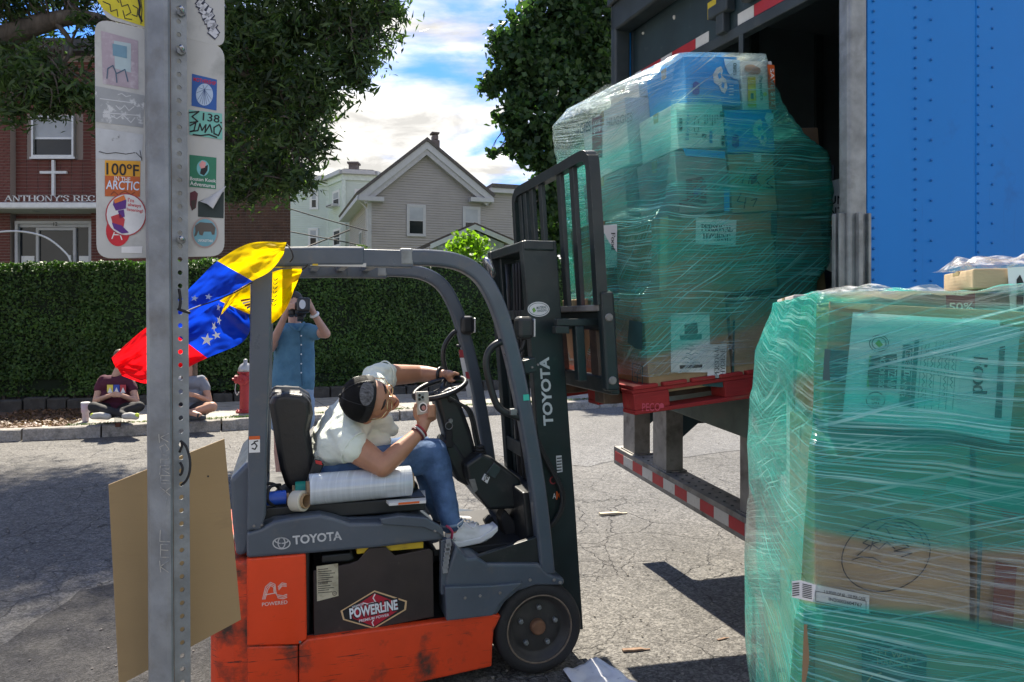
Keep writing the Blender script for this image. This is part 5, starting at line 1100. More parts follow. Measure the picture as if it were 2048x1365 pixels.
rows.sort(key=lambda r: r[0]); rows = [(.13, (-.055, -.014), (.81, -.014), (.84, 1.06), (-.05, 1.06))] + rows
film('stretch_wrap', 'green translucent stretch wrap round the foreground stack at the right edge', FN, rows, film_mat('green_film_near', .07, (.035, .82, .70), (.03, .83, .73), None, .78, -.3, .35), seed=5, nper=150, nz_=110, cap=.015, amp=.004, group='stretch wraps round the two loads')
# clear crumpled film on the top box
def crumple(name, label, fr, a0, a1, b0, b1, z, h, mat):
    t = thing(name, label, 'plastic film', Mx=fr.M.copy()); n = 44; V = []; F = []
    for i in range(n + 1):
        for j in range(n // 2 + 1):
            x = a0 + (a1 - a0) * i / n; y = b0 + (b1 - b0) * j / (n // 2); e = min(1, min(i, n - i) / 6) * min(1, min(j, n // 2 - j) / 4)
            w = abs(noise.noise(Vector((x * 6, y * 6, 2)))) * h + abs(noise.noise(Vector((x * 15, y * 15, 5)))) * h * .35
            V.append((x, y, z + .004 + w * e + (.01 * e)))
    m2 = n // 2 + 1; F = [(i * m2 + j, (i + 1) * m2 + j, (i + 1) * m2 + j + 1, i * m2 + j + 1) for i in range(n) for j in range(n // 2)]
    me = bpy.data.meshes.new('film'); me.from_pydata(V, [], F); obj('film', me, mat, t, world=False, smooth=True)
def clear_mat():
    m = bpy.data.materials.new('clear_film'); m.use_nodes = True; nt = m.node_tree; N, L = nt.nodes, nt.links; N.clear(); out = N.new('ShaderNodeOutputMaterial'); tr = N.new('ShaderNodeBsdfTransparent'); tr.inputs[0].default_value = (.95, .96, .96, 1)
    gl = N.new('ShaderNodeBsdfGlossy'); gl.inputs['Roughness'].default_value = .18; df = N.new('ShaderNodeBsdfDiffuse'); df.inputs[0].default_value = (.8, .8, .8, 1); tc = N.new('ShaderNodeTexCoord'); n = N.new('ShaderNodeTexNoise'); n.inputs['Scale'].default_value = 40; n.inputs['Detail'].default_value = 5; L.new(tc.outputs['Object'], n.inputs[0])
    b = N.new('ShaderNodeBump'); b.inputs['Strength'].default_value = .8; b.inputs['Distance'].default_value = .008; L.new(n.outputs[0], b.inputs['Height']); L.new(b.outputs[0], gl.inputs['Normal'])
    r = N.new('ShaderNodeMapRange'); L.new(n.outputs[0], r.inputs[0]); r.inputs[1].default_value = .45; r.inputs[2].default_value = .7; r.inputs[3].default_value = .04; r.inputs[4].default_value = .5
    m1 = N.new('ShaderNodeMixShader'); L.new(r.outputs[0], m1.inputs[0]); L.new(tr.outputs[0], m1.inputs[1]); L.new(df.outputs[0], m1.inputs[2]); m2 = N.new('ShaderNodeMixShader'); m2.inputs[0].default_value = .22; L.new(m1.outputs[0], m2.inputs[1]); L.new(gl.outputs[0], m2.inputs[2]); L.new(m2.outputs[0], out.inputs[0]); return m
mClear = clear_mat()
crumple('plastic_film', 'clear crumpled plastic film over the brown box on top of the foreground stack', FN, A.x - .02, B.x, .40, .68, B.z, .05, mClear)
zt1 = rows[-1][0]; crumple('plastic_film', 'loose white crumpled film lying on the top left of the foreground stack', FN, .02, A.x - .03, .3, 1.0, zt1 - .0, .035, mClear)
P5 = FL.at(1370, 112, .05); crumple('plastic_film', 'clear crumpled plastic film over the white cartons at the top left of the raised load', FL, .2, .86, .42, 1.0, 1.66, .06, mClear)
# ================================================================== FORKLIFT
FK = Frame(.13, 3.43, 0, R(17))
fk = lambda px, py, v=0.0: FK.at(px, py, v)
mOrange = M('orange_paint', (.80, .06, .008), .42, var=.1, scale=3, dirt=((.05, .025, .018), .61, .76, 6), scratch=((.10, .025, .015), .64, .70, (5, 9, 70)), bump=.06, bscale=30, rvar=.1, edge=((.07, .035, .025), .012))
mOrangeW = M('worn_orange_paint', (.74, .06, .010), .5, var=.14, scale=3, dirt=((.07, .035, .022), .54, .68, 5), scratch=((.06, .02, .014), .60, .66, (4, 9, 75)), bump=.08, bscale=26, rvar=.1, edge=((.06, .03, .02), .014))
mFG = M('forklift_grey', (.072, .092, .118), .36, var=.14, scale=4, dirt=((.13, .125, .115), .56, .8, 7), scratch=((.20, .21, .22), .66, .74, (9, 9, 50)), rvar=.1, coat=.1, edge=((.19, .20, .21), .009))
mFB = M('forklift_black', (.016, .019, .021), .42, var=.3, scale=6, dirt=((.06, .06, .058), .6, .85, 8), rvar=.1); mMast = M('mast_paint', (.009, .019, .021), .42, var=.3, scale=4, dirt=((.05, .055, .055), .58, .85, 7), rvar=.08, edge=((.11, .115, .11), .006))
mVinyl = M('black_vinyl', (.014, .015, .017), .38, var=.2, scale=6, bump=.12, bscale=50, rvar=.08); mBatt = M('battery_case', (.03, .021, .02), .5, var=.35, scale=4, dirt=((.13, .11, .08), .64, .8, 11), rvar=.1); mYellow = M('yellow_edge', (.62, .42, .02), .5, var=.15, dirt=((.1, .07, .03), .56, .75, 14))
mSilver = M('silver_print', (.55, .56, .57), .4, var=.1, dirt=((.12, .13, .14), .60, .7, 30)); mRim = M('dirty_rim', (.045, .043, .041), .6, .2, var=.3, scale=8, dirt=((.12, .10, .08), .62, .8, 14)); mRust = M('rusty_hub', (.20, .10, .055), .7, .2, var=.3, scale=20)
mChrome = M('cylinder_chrome', (.45, .46, .47), .22, 1.0, var=.05); mRubber = M('rubber', (.02, .02, .021), .7, var=.2, scale=10)
fo = thing('forklift', 'orange and grey electric forklift with raised mast lifting the wrapped load', 'forklift', Mx=FK.M.copy())
def fprism(name, pix, v0, v1, mat, par=None, bevel=.008, seg=2, label=None, vtrace=None, smooth=False):
    """outline traced on the plane vtrace (default v0), extruded from v0 to v1"""
    pts = [fk(x, y, v0 if vtrace is None else vtrace) for x, y in pix]; pts = [Vector((p.x, v0, p.z)) for p in pts]
    return obj(name, MB().prism(pts, (0, v1 - v0, 0)), mat, par or fo, world=False, bevel=bevel, seg=seg, label=label, smooth=smooth)
def fbox(name, a0, a1, v0, v1, z0, z1, mat, par=None, bevel=.006, label=None): return obj(name, MB().box(a0, a1, v0, v1, z0, z1), mat, par or fo, world=False, bevel=bevel, label=label)
class LSheet(Sheet):
    pass
def side(v=0.0, par=None): return Sheet(FK.w((0, v, 0)), FK.M.to_3x3() @ Vector((0, 1, 0)), par or fo)
WID = .98
# rear counterweight and skirts
cw = MB(); uR = fk(415, 1300).x
prof = [(uR + .10, .0), (uR + .035, .02), (uR + .008, .07), (uR, .14), (uR, WID - .14), (uR + .03, WID - .03), (uR + .1, WID), (-1.225, WID), (-1.225, .0)]
ztop = fk(490, 1122).z
cw.prism([Vector((u, v, .085)) for u, v in prof], (0, 0, ztop - .085)); obj('counterweight', cw, M('grimy_orange_paint', (.74, .06, .010), .55, var=.14, scale=3, dirt=((.05, .025, .016), .47, .62, 4.5), scratch=((.05, .02, .014), .58, .64, (5, 9, 60)), bump=.08, bscale=26), fo, world=False, bevel=.018, seg=3)
fprism('rear_skirt', [(493, 1294), (596, 1291), (597, 1420), (497, 1440)], -.004, .03, mOrangeW)
fprism('side_panel', [(493, 1119), (612, 1109), (614, 1279), (597, 1290), (494, 1293)], -.006, .05, mOrange, bevel=.006)
fprism('side_skirt', [(598, 1292), (614, 1279), (986, 1229), (1003, 1232), (988, 1262), (985, 1300), (984, 1334), (598, 1420)], -.006, .04, mOrangeW, bevel=.008)
fprism('far_skirt', [(598, 1292), (986, 1229), (985, 1334), (598, 1420)], WID - .04, WID, mOrangeW, vtrace=0)
fbox('chassis', -1.23, -.24, .045, WID - .045, .10, .30, mFB); fbox('rear_body', -1.228, -1.03, .05, WID - .05, .30, .70, mFB)
# battery
z0, z1 = fk(700, 1270).z + .005, fk(740, 1112).z
a0, a1 = fk(627, 1180).x, fk(866, 1180).x
ba = fbox('battery', a0, a1, .03, WID - .06, .318, fk(640, 1142, .03).z, mBatt, bevel=.01)
fprism('battery_wall', [(627, 1142), (700, 1128), (716, 1122), (738, 1097), (772, 1095), (790, 1112), (858, 1098), (866, 1104), (868, 1234), (628, 1282)], .022, .034, mBatt, ba, bevel=.003)
fbox('yellow_rim', fk(715, 1100).x, fk(850, 1100).x, .035, .1, fk(780, 1108).z, fk(780, 1095).z, mYellow, ba, bevel=.004); fbox('yellow_rim', fk(640, 1100).x, fk(700, 1100).x, .3, .5, fk(680, 1118).z, fk(680, 1108).z, mYellow, ba, bevel=.004)
fprism('cable_block', [(643, 1112), (702, 1106), (710, 1118), (700, 1124), (643, 1128)], .05, .14, mFB, ba)
sb = side(.022, ba); LFB = .0012
sb.poly('rating_label', [(633, 1133), (676, 1127), (677, 1192), (634, 1203)], M('aged_label', (.46, .42, .30), .7, var=.25, scale=20, dirt=((.2, .16, .09), .52, .7, 25)), LFB)
for i in range(12):
    y = 1139 + i * 4.2; sb.poly('label_print', [(636, y), (656 + (i * 7) % 17, y - 2.2), (656 + (i * 7) % 17, y - .8), (636, y + 1.3)], mInk, LFB + .0008) if i != 7 else sb.text('HAWKER', (637, y + 2), (656, y - .5), (637, y - 2.5), mInk, LFB + .0008)
sb.disc('label_mark', 669, 1187, 4.5, 4.5, mInk, LFB + .0008); sb.disc('label_mark', 669, 1187, 3.4, 3.4, _m['aged_label'], LFB + .0012); sb.text('UL', (667, 1189), (671.5, 1188), (667, 1185), mInk, LFB + .0016)
mLogoR = M('logo_red', (.40, .008, .03), .4, var=.3, scale=9); mGold = M('logo_gold', (.62, .42, .22), .4)
sb.poly('logo_border', [(681, 1222), (749, 1181), (814, 1202), (812, 1220), (748, 1258), (686, 1240)], mGold, LFB); sb.poly('logo_field', [(685, 1222), (749, 1184), (810, 1204), (808, 1219), (748, 1255), (689, 1238)], mInk, LFB + .0006); sb.poly('logo_field', [(704, 1217), (749, 1187), (796, 1206), (794, 1222), (748, 1253), (706, 1237)], mLogoR, LFB + .0011)
sb.strokes('lightning', [[(750, 1188), (746, 1196), (751, 1204), (746, 1212)], [(747, 1240), (744, 1245), (747, 1252)], [(751, 1204), (764, 1212), (775, 1209)], [(747, 1205), (736, 1208), (726, 1206)]], 2.2, M('lightning_white', (.85, .75, .75), .5), LFB + .0015)
sb.text('POWERLINE', (697.5, 1241), (798.5, 1221), (695.5, 1214.5), mInk, LFB + .0019, bold=.07, name='lettering_edge'); sb.text('POWERLINE', (700, 1238), (796, 1219), (698, 1217), M('chrome_ink', (.74, .76, .78), .35), LFB + .0024, bold=.035, label='silver italic capitals on the red logo'); sb.text('PREMIUM POWER', (718, 1245), (778, 1232), (718, 1239.5), M('chrome_ink', (.62, .64, .66), .35), LFB + .0022); sb.text('HAWKER', (704, 1217), (727, 1210), (704, 1212), M('chrome_ink', (.62, .64, .66), .35), LFB + .0022)
# AC POWERED lettering
sa = side(-.0062); mPk = M('pale_print', (.72, .52, .46), .5)
for k in range(3):
    o = k * 3.1; sa.strokes('logo_line', [[(525 + o * .8, 1199), (531 + o * .7, 1174 + o), (541, 1165 + o), (550 - o * .4, 1169 + o), (552 - o * .7, 1184), (556 - o * .3, 1196 - o), (566, 1198 - o), (574, 1195 - o)], [(573, 1168 + o * .8), (564, 1166 + o), (556 + o * .2, 1174 + o)]], 1.5, mPk, .0012)
sa.strokes('logo_line', [[(530, 1190), (552, 1186)]], 1.8, mPk, .0014); sa.text('POWERED', (524, 1213), (575, 1208), (524, 1205.5), mPk, .0016)
# hood
hz0 = fk(492, 1118)
fprism('hood', [(493, 1066), (520, 1058), (546, 1044), (600, 1034), (640, 1030), (668, 1036), (700, 1047), (760, 1046), (800, 1034), (850, 1038), (880, 1056), (889, 1080), (760, 1096), (614, 1109), (493, 1118)], .0, .09, mFG, bevel=.014, seg=3)
fprism('hood', [(493, 1066), (546, 1044), (640, 1034), (700, 1047), (760, 1046), (800, 1038), (850, 1042), (886, 1070), (889, 1078), (493, 1100)], .092, WID - .05, mFG, bevel=.012, vtrace=0)
fprism('hood_lip', [(760, 1038), (800, 1032), (852, 1036), (884, 1054), (890, 1078), (874, 1066), (846, 1056), (764, 1050)], -.012, .012, mFG, bevel=.006)
sh = side(-.001); hl = .0015
sh.text('TOYOTA', (586, 1090), (684, 1080), (585, 1072), mSilver, hl, bold=.03, label='silver capitals on the grey hood, worn at the last letters')
for rx, ry in ((17, 11), (7, 10.5), (13, 5.5)):
    cy_ = 1087 if rx != 13 else 1082.5; sh.strokes('emblem', [[(563 + rx * math.cos(t * .2618), cy_ - (1.0 if rx != 17 else 0) + ry * math.sin(t * .2618)) for t in range(25)]], 2.3, mSilver, hl)
fbox('seat_deck', fk(505, 1040).x, fk(860, 1040).x, .1, WID - .1, fk(640, 1040).z - .02, fk(640, 1030).z + .02, mFB)
# rear cover left of the pillar, and body behind it
fprism('rear_cover', [(458, 962), (490, 930), (512, 920), (512, 1066), (492, 1118), (470, 1120), (462, 1040)], .04, WID - .04, mFG, bevel=.02, seg=3, vtrace=0)
# overhead guard
RT = .04
topz = fk(600, 512).z; path = [fk(x, y) for x, y in ((560, 514), (640, 513), (730, 513), (800, 514), (860, 515), (905, 520), (940, 533), (968, 556), (990, 592), (1009, 640), (1027, 705), (1043, 775), (1058, 850), (1071, 925), (1082, 1000), (1091, 1080), (1098, 1152))]
def rail(v, name='guard_rail'):
    a = MB(); q = [Vector((p.x, v, p.z)) for p in spline([(x.x, 0, x.z) for x in path[:3]], 3)]; a.tube([Vector((path[0].x - .12, v, path[0].z))] + q, .042, 4, up=(0, 0, 1)); r1 = obj(name, a, mFG, fo, world=False, bevel=.014, seg=3)
    a = MB(); pts = spline([(x.x, v, x.z) for x in path[3:]], 4); k = len(pts); a.tube(pts, [.036 + .002 * math.sin(i) * 0 for i in range(k)], 4, up=(0, 0, 1), flat=1.0); obj('front_pillar', a, mFG, fo, world=False, bevel=.014, seg=3, angle=60)
    fbox('guard_bracket', path[2].x - .02, path[3].x + .06, v - .037, v + .037, path[3].z - .045, path[3].z + .03, mFG, bevel=.006)
    c = MB(); c.tube([pts[0], pts[1], pts[2]], .0385, 4, up=(0, 0, 1)); obj('weld_sleeve', c, mGalv, fo, world=False, bevel=.01)
rail(.04); rail(WID - .06, 'guard_rail')
for x, w in ((575, .05), (640, .05), (705, .05), (770, .05)): p = fk(x, 515, .04); fbox('guard_bar', p.x - .02, p.x + .02, .085, WID - .1, p.z - .012, p.z + .03, mFG, bevel=.004)
p = fk(620, 527, .05); q = fk(730, 527, .05); lb = fbox('number_plate', p.x, q.x, .001, .012, p.z - .014, p.z + .002, mWhT, bevel=0); fbox('orange_mark', fk(625, 527).x, fk(636, 527).x, -.001, .001, p.z - .013, p.z + .001, mYellow, lb, bevel=0)
# rear pillars
fprism('rear_pillar', [(501, 520), (545, 520), (541, 700), (534, 900), (532, 1030), (522, 1060), (494, 1062), (496, 900), (499, 700)], .0, .085, mFG, bevel=.008)
fprism('rear_pillar', [(501, 520), (541, 520), (534, 900), (530, 1040), (500, 1040), (499, 700)], WID - .1, WID - .02, mFG, bevel=.008, vtrace=0)
sd = side(-.001); sd.poly('warning_label', [(498, 874), (520, 873), (520, 905), (498, 906)], mPaper, .001); sd.poly('warning_header', [(498, 873), (520, 872), (520, 879), (498, 880)], mOr, .0018); sd.strokes('warning_picture', [[(503, 890), (509, 886), (514, 892), (510, 899), (504, 897)], [(508, 884), (516, 882)]], 2.5, mInk, .0018)
# front of the body: fender, floor, step
fprism('fender', [(893, 1145), (912, 1092), (935, 1117), (955, 1115), (975, 1128), (1080, 1128), (1096, 1148), (1130, 1158), (1128, 1172), (1072, 1172), (1036, 1184), (1010, 1206), (994, 1232), (892, 1243), (890, 1190)], -.004, .16, mFG, bevel=.014, seg=3)
fprism('step_plate', [(890, 1175), (985, 1172), (1046, 1166), (1024, 1184), (1000, 1208), (986, 1232), (893, 1243)], -.03, .02, mFG, bevel=.006)
fprism('fender', [(893, 1145), (912, 1092), (955, 1115), (1080, 1128), (1130, 1158), (1072, 1172), (1036, 1184), (994, 1232), (892, 1243)], WID - .18, WID, mFG, bevel=.01, vtrace=0)
fbox('floor_plate', -.47, .0, .16, WID - .18, fk(960, 1120).z - .02, fk(960, 1120).z + .015, mRubber)
fprism('toe_board', [(940, 1118), (1088, 1070), (1090, 1128), (960, 1128)], .02, .05, mFB, bevel=.004)
fprism('front_bulkhead', [(1045, 985), (1094, 985), (1100, 1130), (1060, 1130)], .1, WID - .1, mFB, bevel=.01, vtrace=.1)
fprism('entry_post', [(882, 1082), (896, 1078), (898, 1156), (890, 1190), (882, 1190)], .005, .05, mFG, bevel=.004)
# front wheels
def wheel(v, u=0.0, r=.213, w=.17, near=True):
    c = Vector((u, v, r + .001)); ax = Vector((0, 1, 0)); o = MB().lathe([(r * .72, .012), (r * .76, .0), (r * .93, .002), (r * .985, .016), (r, .035), (r, w - .035), (r * .97, w - .01), (r * .72, w), (r * .72, .012)], c, ax, 44, False); wl = obj('wheel', o, mTyre, fo, world=False, smooth=False, bevel=0)
    for p in wl.data.polygons: p.use_smooth = True
    d = 1
    ri = MB().lathe([(.02, .045), (r * .3, .042), (r * .55, .05), (r * .60, .052), (r * .64, .02), (r * .70, .012), (r * .725, .004), (r * .735, .02), (r * .72, .1), (.02, .1)], c, ax, 40, False); rm = obj('rim', ri, mRim, wl, world=False, smooth=True)
    obj('hub', MB().lathe([(.003, .0), (.03, .0), (.036, .008), (.036, .05)], c + ax * .012, ax, 24), mRust, rm, world=False, bevel=.003)
    obj('rim_edge', MB().tube([c + Vector((math.cos(i * math.pi / 20) * r * .735, .004, math.sin(i * math.pi / 20) * r * .735)) for i in range(40)], .0042, 8, closed=True), M('rim_edge_rust', (.17, .13, .095), .7, var=.4, scale=25), rm, world=False, smooth=True)
    for k in range(5):
        a = 2 * math.pi * k / 5 + .25; q = c + Vector((math.cos(a) * r * .42, .026, math.sin(a) * r * .42)); obj('lug_nut', MB().lathe([(.008, -.004), (.0125, .0), (.0125, .02)], q, ax, 6), mGalv, rm, world=False)
    return wl
wheel(.0); wheel(WID - .17); wl = wheel(WID / 2 - .2, -1.17, .19, .15); wheel(WID / 2 + .08, -1.17, .19, .15)
# ------------------------------------------------------------------ mast
fprism('mast_rail', [(1100, 1265), (1167, 1260), (1150, 1000), (1128, 700), (1113, 482), (1044, 482), (1054, 600), (1070, 800), (1084, 1000)], .14, .2, mMast, bevel=.006)
fprism('mast_rail', [(1100, 1265), (1167, 1260), (1150, 1000), (1128, 700), (1113, 482), (1044, 482), (1054, 600), (1070, 800), (1084, 1000)], .72, .78, mMast, bevel=.006, vtrace=.14)
T_ = math.atan2(.196, 1.92)
mo = fk(1135, 1262, .14); mtop = fk(1080, 482, .14)
def mp(s, t, v): # point in the tilted mast plane: s forward of the rail centre line, t height fraction
    return Vector((mo.x + (mtop.x - mo.x) * t + s, v, mo.z + (mtop.z - mo.z) * t))
def mbox(name, s0, s1, v0, v1, t0, t1, mat, par=None, bevel=.004):
    mb = MB(); q = [mp(s0, t0, v0), mp(s1, t0, v0), mp(s1, t1, v0), mp(s0, t1, v0)]; mb.prism(q, (0, v1 - v0, 0)); return obj(name, mb, mat, par or fo, world=False, bevel=bevel)
mbox('inner_rail', -.05, .04, .205, .25, .03, .985, mMast); mbox('inner_rail', -.05, .04, .67, .715, .03, .985, mMast)
mbox('top_tie', -.085, .07, .13, .79, .975, 1.0, mMast, bevel=.008); mbox('mid_tie', -.075, .0, .2, .72, .80, .825, mMast); mbox('bottom_tie', -.06, .05, .2, .72, .02, .07, mMast); mbox('mid_tie', -.075, -.06, .2, .72, .42, .46, mMast)
for v in (.29, .63):
    obj('lift_cylinder', MB().tube([mp(-.02, .05, v), mp(-.02, .55, v)], .032, 14), mFB, fo, world=False, smooth=True); obj('cylinder_rod', MB().tube([mp(-.02, .55, v), mp(-.02, .96, v)], .02, 12), mFB, fo, world=False, smooth=True)
for v in (.38, .54):
    ch = MB()
    for i in range(60): ch.obox(mp(.0, .1 + i * .0142, v), (.006 if i % 2 else .009, 0, 0), (0, .012 if i % 2 else .008, 0), (0, 0, .010))
    obj('lift_chain', ch, M('chain_steel', (.09, .085, .08), .45, .8, var=.3), fo, world=False, kind='stuff')
    obj('mast_hose', MB().tube(spline([mp(-.05, .03, v + .04), mp(-.055, .3, v + .045), mp(-.05, .6, v + .05), mp(-.04, .93, v + .04)], 6), .009, 8), mRubber, fo, world=False, smooth=True)
sm = side(.139, fo)
sm.text('TOYOTA', (1107, 851), (1098, 714), (1087, 852), M('mast_print', (.60, .64, .64), .45, dirt=((.1, .12, .12), .62, .75, 20)), .0015, bold=.035, label='pale capitals running up the mast rail')
sm.disc('oval_sticker', 1077, 619, 22, 15, mPaper, .001); sm.strokes('oval_border', [[(1077 + 19.5 * math.cos(t * .2618), 619 + 12.5 * math.sin(t * .2618)) for t in range(25)]], 1, mDkT, .0016); sm.poly('leaf_mark', [(1064, 619), (1068, 615), (1072, 622), (1067, 626)], mGrn, .0018); sm.text('MATERIAL', (1073, 619), (1093, 617), (1073, 613.5), mDkT, .0018); sm.text('HANDLING', (1074, 625), (1093, 623), (1074, 620), mDkT, .0018)
sm.text('A', (1105, 998), (1112, 997), (1105, 987), mPaper, .0015); sm.text('M', (1112, 1000), (1122, 998), (1112, 983), mOr, .0015); sm.disc('warning_disc', 1106, 961, 7, 8, M('warning_red', (.35, .04, .05), .5), .001); sm.disc('warning_disc', 1106, 961, 4.6, 5.4, mInk, .0016); sm.poly('data_label', [(1112, 912), (1123, 911), (1125, 944), (1114, 946)], mSilver, .001)
for i in range(5): sm.poly('label_print', [(1113.5, 916 + i * 6), (1123, 915 + i * 6), (1123, 917.5 + i * 6), (1113.5, 918.5 + i * 6)], mInk, .0016)
sg = side(.0); sg.poly('teal_tape', [(1046, 790), (1058, 789), (1059, 801), (1047, 802)], M('teal_tape', (.05, .5, .38), .4), .0)
# lamps
def lamp(v, px, py, r_=.05):
    c = fk(px, py, v); b = obj('work_lamp', MB().box(c.x - .045, c.x + .03, v - .045, v + .045, c.z - .055, c.z + .05), mFB, fo, world=False, bevel=.02, seg=3); obj('lens', MB().box(c.x + .031, c.x + .04, v - .04, v + .04, c.z - .045, c.z + .04), M('lamp_lens', (.5, .52, .52), .12, .2), b, world=False, bevel=.006)
    obj('bracket', MB().tube(spline([c + Vector((0, 0, -.05)), c + Vector((-.01, 0, -.09)), c + Vector((-.03, .01, -.12)), c + Vector((-.06, .02, -.12))], 3), .008, 6), mFB, b, world=False); return b
lamp(.03, 1050, 655); lamp(WID - .08, 935, 650)
mr = MB(); c = fk(985, 534, .3); mr.lathe([(.002, .0), (.05, .006), (.06, .02), (.055, .03)], c, (-1, 0, -.4), 16); obj('mirror', mr, M('mirror_back', (.3, .31, .32), .2, .8), fo, world=False, smooth=True)
fprism('tilt_bracket', [(1046, 722), (1072, 715), (1074, 744), (1050, 748)], .03, .14, mMast, bevel=.004)
# grab bar, hoses
g_ = [fk(x, y, .03) for x, y in ((1004, 684), (990, 690), (977, 704), (972, 728), (979, 765), (989, 800), (1000, 818), (1018, 828), (1040, 836))]
gb_ = obj('grab_bar', MB().tube(spline(g_, 4), .0165, 10), mFB, fo, world=False, smooth=True); fbox('fastener', fk(1021, 822, .0).x, fk(1034, 822, 0).x, -.004, .02, fk(1030, 831).z, fk(1030, 818).z, mGalv, gb_, bevel=.003)
g2 = [fk(x, y, WID - .05) for x, y in ((918, 660), (905, 668), (890, 690), (886, 715), (892, 745), (899, 768))]; obj('grab_bar', MB().tube(spline(g2, 4), .014, 8), mFB, fo, world=False, smooth=True)
for dx in (0, 9): obj('hydraulic_hose', MB().tube(spline([fk(x + dx * .5, y, .10 + dx * .002) for x, y in ((1072, 880), (1088, 915), (1106, 948), (1122, 985), (1120, 1020), (1100, 1052), (1080, 1060))], 5), .0085, 8), mRubber, fo, world=False, smooth=True)
sp_ = Sheet(FK.w((0, WID - .1, 0)), FK.M.to_3x3() @ Vector((0, 1, 0)), fo); sp_.poly('caution_strip', [(917, 704), (925, 704), (944, 792), (935, 795)], mPaper, .004); sp_.poly('caution_header', [(917, 700), (925, 700), (928, 716), (919, 716)], M('warning_red', (.35, .04, .05), .5), .005)
sp_.poly('caution_header', [(930, 744), (936, 744), (940, 758), (932, 758)], M('warning_red', (.35, .04, .05), .5), .005)
# ------------------------------------------------------------------ carriage, backrest, forks
uB = .225; rk = math.tan(R(3.6)); BZ = 2.05
bu = lambda z, s=0.0: uB + (2.43 - z) * rk * 1.0 + s
def bbar(v0, v1, z0, z1, s0, s1, name, mat=None, bevel=.004):
    mb = MB(); mb.prism([Vector((bu(z0, s0), v0, z0)), Vector((bu(z0, s1), v0, z0)), Vector((bu(z1, s1), v0, z1)), Vector((bu(z1, s0), v0, z1))], (0, v1 - v0, 0)); return obj(name, mb, mat or mMast, fo, world=False, bevel=bevel)
VN, VF = -.09, 1.09; zt = fk(1172, 304, VN).z
hoop = [Vector((bu(z, .0), v, z)) for v, z in ((VN + .01, 1.72), (VN + .01, zt - .1), (VN + .03, zt - .03), (VN + .09, zt), (.3, zt + .0), (.7, zt), (VF - .09, zt), (VF - .03, zt - .03), (VF, zt - .1), (VF, 1.72))]
ho = MB(); ho.tube(spline(hoop, 4), .026, 4, up=(1, 0, 0)); obj('load_backrest', ho, mMast, fo, world=False, bevel=.006, angle=60)
for v in (VN + .22, VN + .40, .60, .76, .88, .97): bbar(v, v + .058, 1.72, zt - .02, -.012, .012, 'backrest_bar')
bbar(VN - .0, VF + .02, 1.69, 1.72, -.02, .03, 'backrest_base', mGalvD)
pb = bbar(VN - .03, VN + .03, 1.32, 1.78, -.012, .055, 'carriage_side', bevel=.012); bbar(VF - .02, VF + .04, 1.32, 1.76, .0, .10, 'carriage_side', bevel=.012)
for z in (1.37, 1.66):
    p = Vector((bu(z, .02), VN - .03, z)); obj('bolt', MB().lathe([(.004, -.008), (.016, -.008), (.02, -.003), (.02, .0)], p, (0, 1, 0), 12), mGalvD, pb, world=False)
bbar(VN, VF, 1.60, 1.69, .02, .07, 'carriage_bar', bevel=.008); bbar(VN, VF, 1.30, 1.38, .02, .07, 'carriage_bar', bevel=.008)
bbar(.70, .76, 1.34, 1.66, -.16, .02, 'carriage_plate'); bbar(.0, .05, 1.36, 1.62, -.10, -.055, 'carriage_plate'); bbar(-.0, .05, 1.621, 1.655, -.19, .02, 'carriage_plate'); bbar(.0, .05, 1.585, 1.62, -.2, -.13, 'carriage_plate')
fork_m = M('fork_steel', (.10, .075, .06), .6, .5, var=.35, scale=8, dirt=((.22, .14, .09), .5, .75, 7))
for v in (.1, .66):
    mb = MB(); z = FK.I @ FL.w((.0, .3, .05)); q = [(bu(1.66, .07), 1.66), (bu(1.66, .11), 1.66), (bu(1.30, .12), 1.315), (bu(1.27, 1.15), 1.34 + .03), (bu(1.27, 1.15), 1.355), (bu(1.30, .14), 1.265), (bu(1.30, .07), 1.265)]
    q = [(u_, z_ - .03) for u_, z_ in q]
    mb.prism([Vector((u_, v, z_)) for u_, z_ in q], (0, .11, 0)); f_ = obj('fork', mb, fork_m, fo, world=False, bevel=.006)
fk2 = MB(); fk2.lathe([(.02, 0), (.03, .02), (.03, .05), (.018, .06)], Vector((bu(1.7, .05), .02, 1.69)), (0, 0, 1), 10); obj('fork_pin', fk2, mOrangeW, fo, world=False)
bbar(.06, .15, 1.3, 1.6, .03, .075, 'fork_shank', fork_m)
# ------------------------------------------------------------------ seat, controls
sv = .45
def scap(*c): return [(Vector(a), ra, Vector(b), rb) for a, ra, b, rb in c]
seat = []
pT = fk(578, 812, .3); pB = fk(590, 960, .3)
for v in (.27, .36, .45, .54, .63):
    e = abs(v - .45) / .18; t = Vector((fk(574, 828, .45).x - .005 * e, v, fk(574, 828, .45).z - .03 * e * e)); b = Vector((fk(588, 955, .45).x, v, fk(585, 955, .45).z)); seat.append((t, .078, b, .10))
seat += scap(((fk(560, 812, .45).x, .27, fk(560, 812, .45).z - .03), .05, (fk(560, 812, .45).x, .63, fk(560, 812, .45).z - .03), .05))
for v in (.27, .36, .45, .54, .63):
    a = Vector((fk(600, 980, .45).x, v, fk(600, 980, .45).z)); b = Vector((fk(830, 975, .45).x, v, fk(830, 975, .45).z)); seat.append((a, .06, b, .05))
fprism('seat', [(538, 806), (546, 788), (570, 783), (604, 787), (622, 800), (626, 826), (619, 862), (626, 905), (634, 955), (622, 978), (574, 978), (560, 936), (548, 868)], .25, .65, mVinyl, bevel=.05, seg=5, vtrace=.3)
fprism('headrest', [(536, 800), (546, 782), (600, 784), (624, 798), (622, 812), (590, 800), (556, 798)], .30, .60, mVinyl, bevel=.018, seg=4, vtrace=.3)
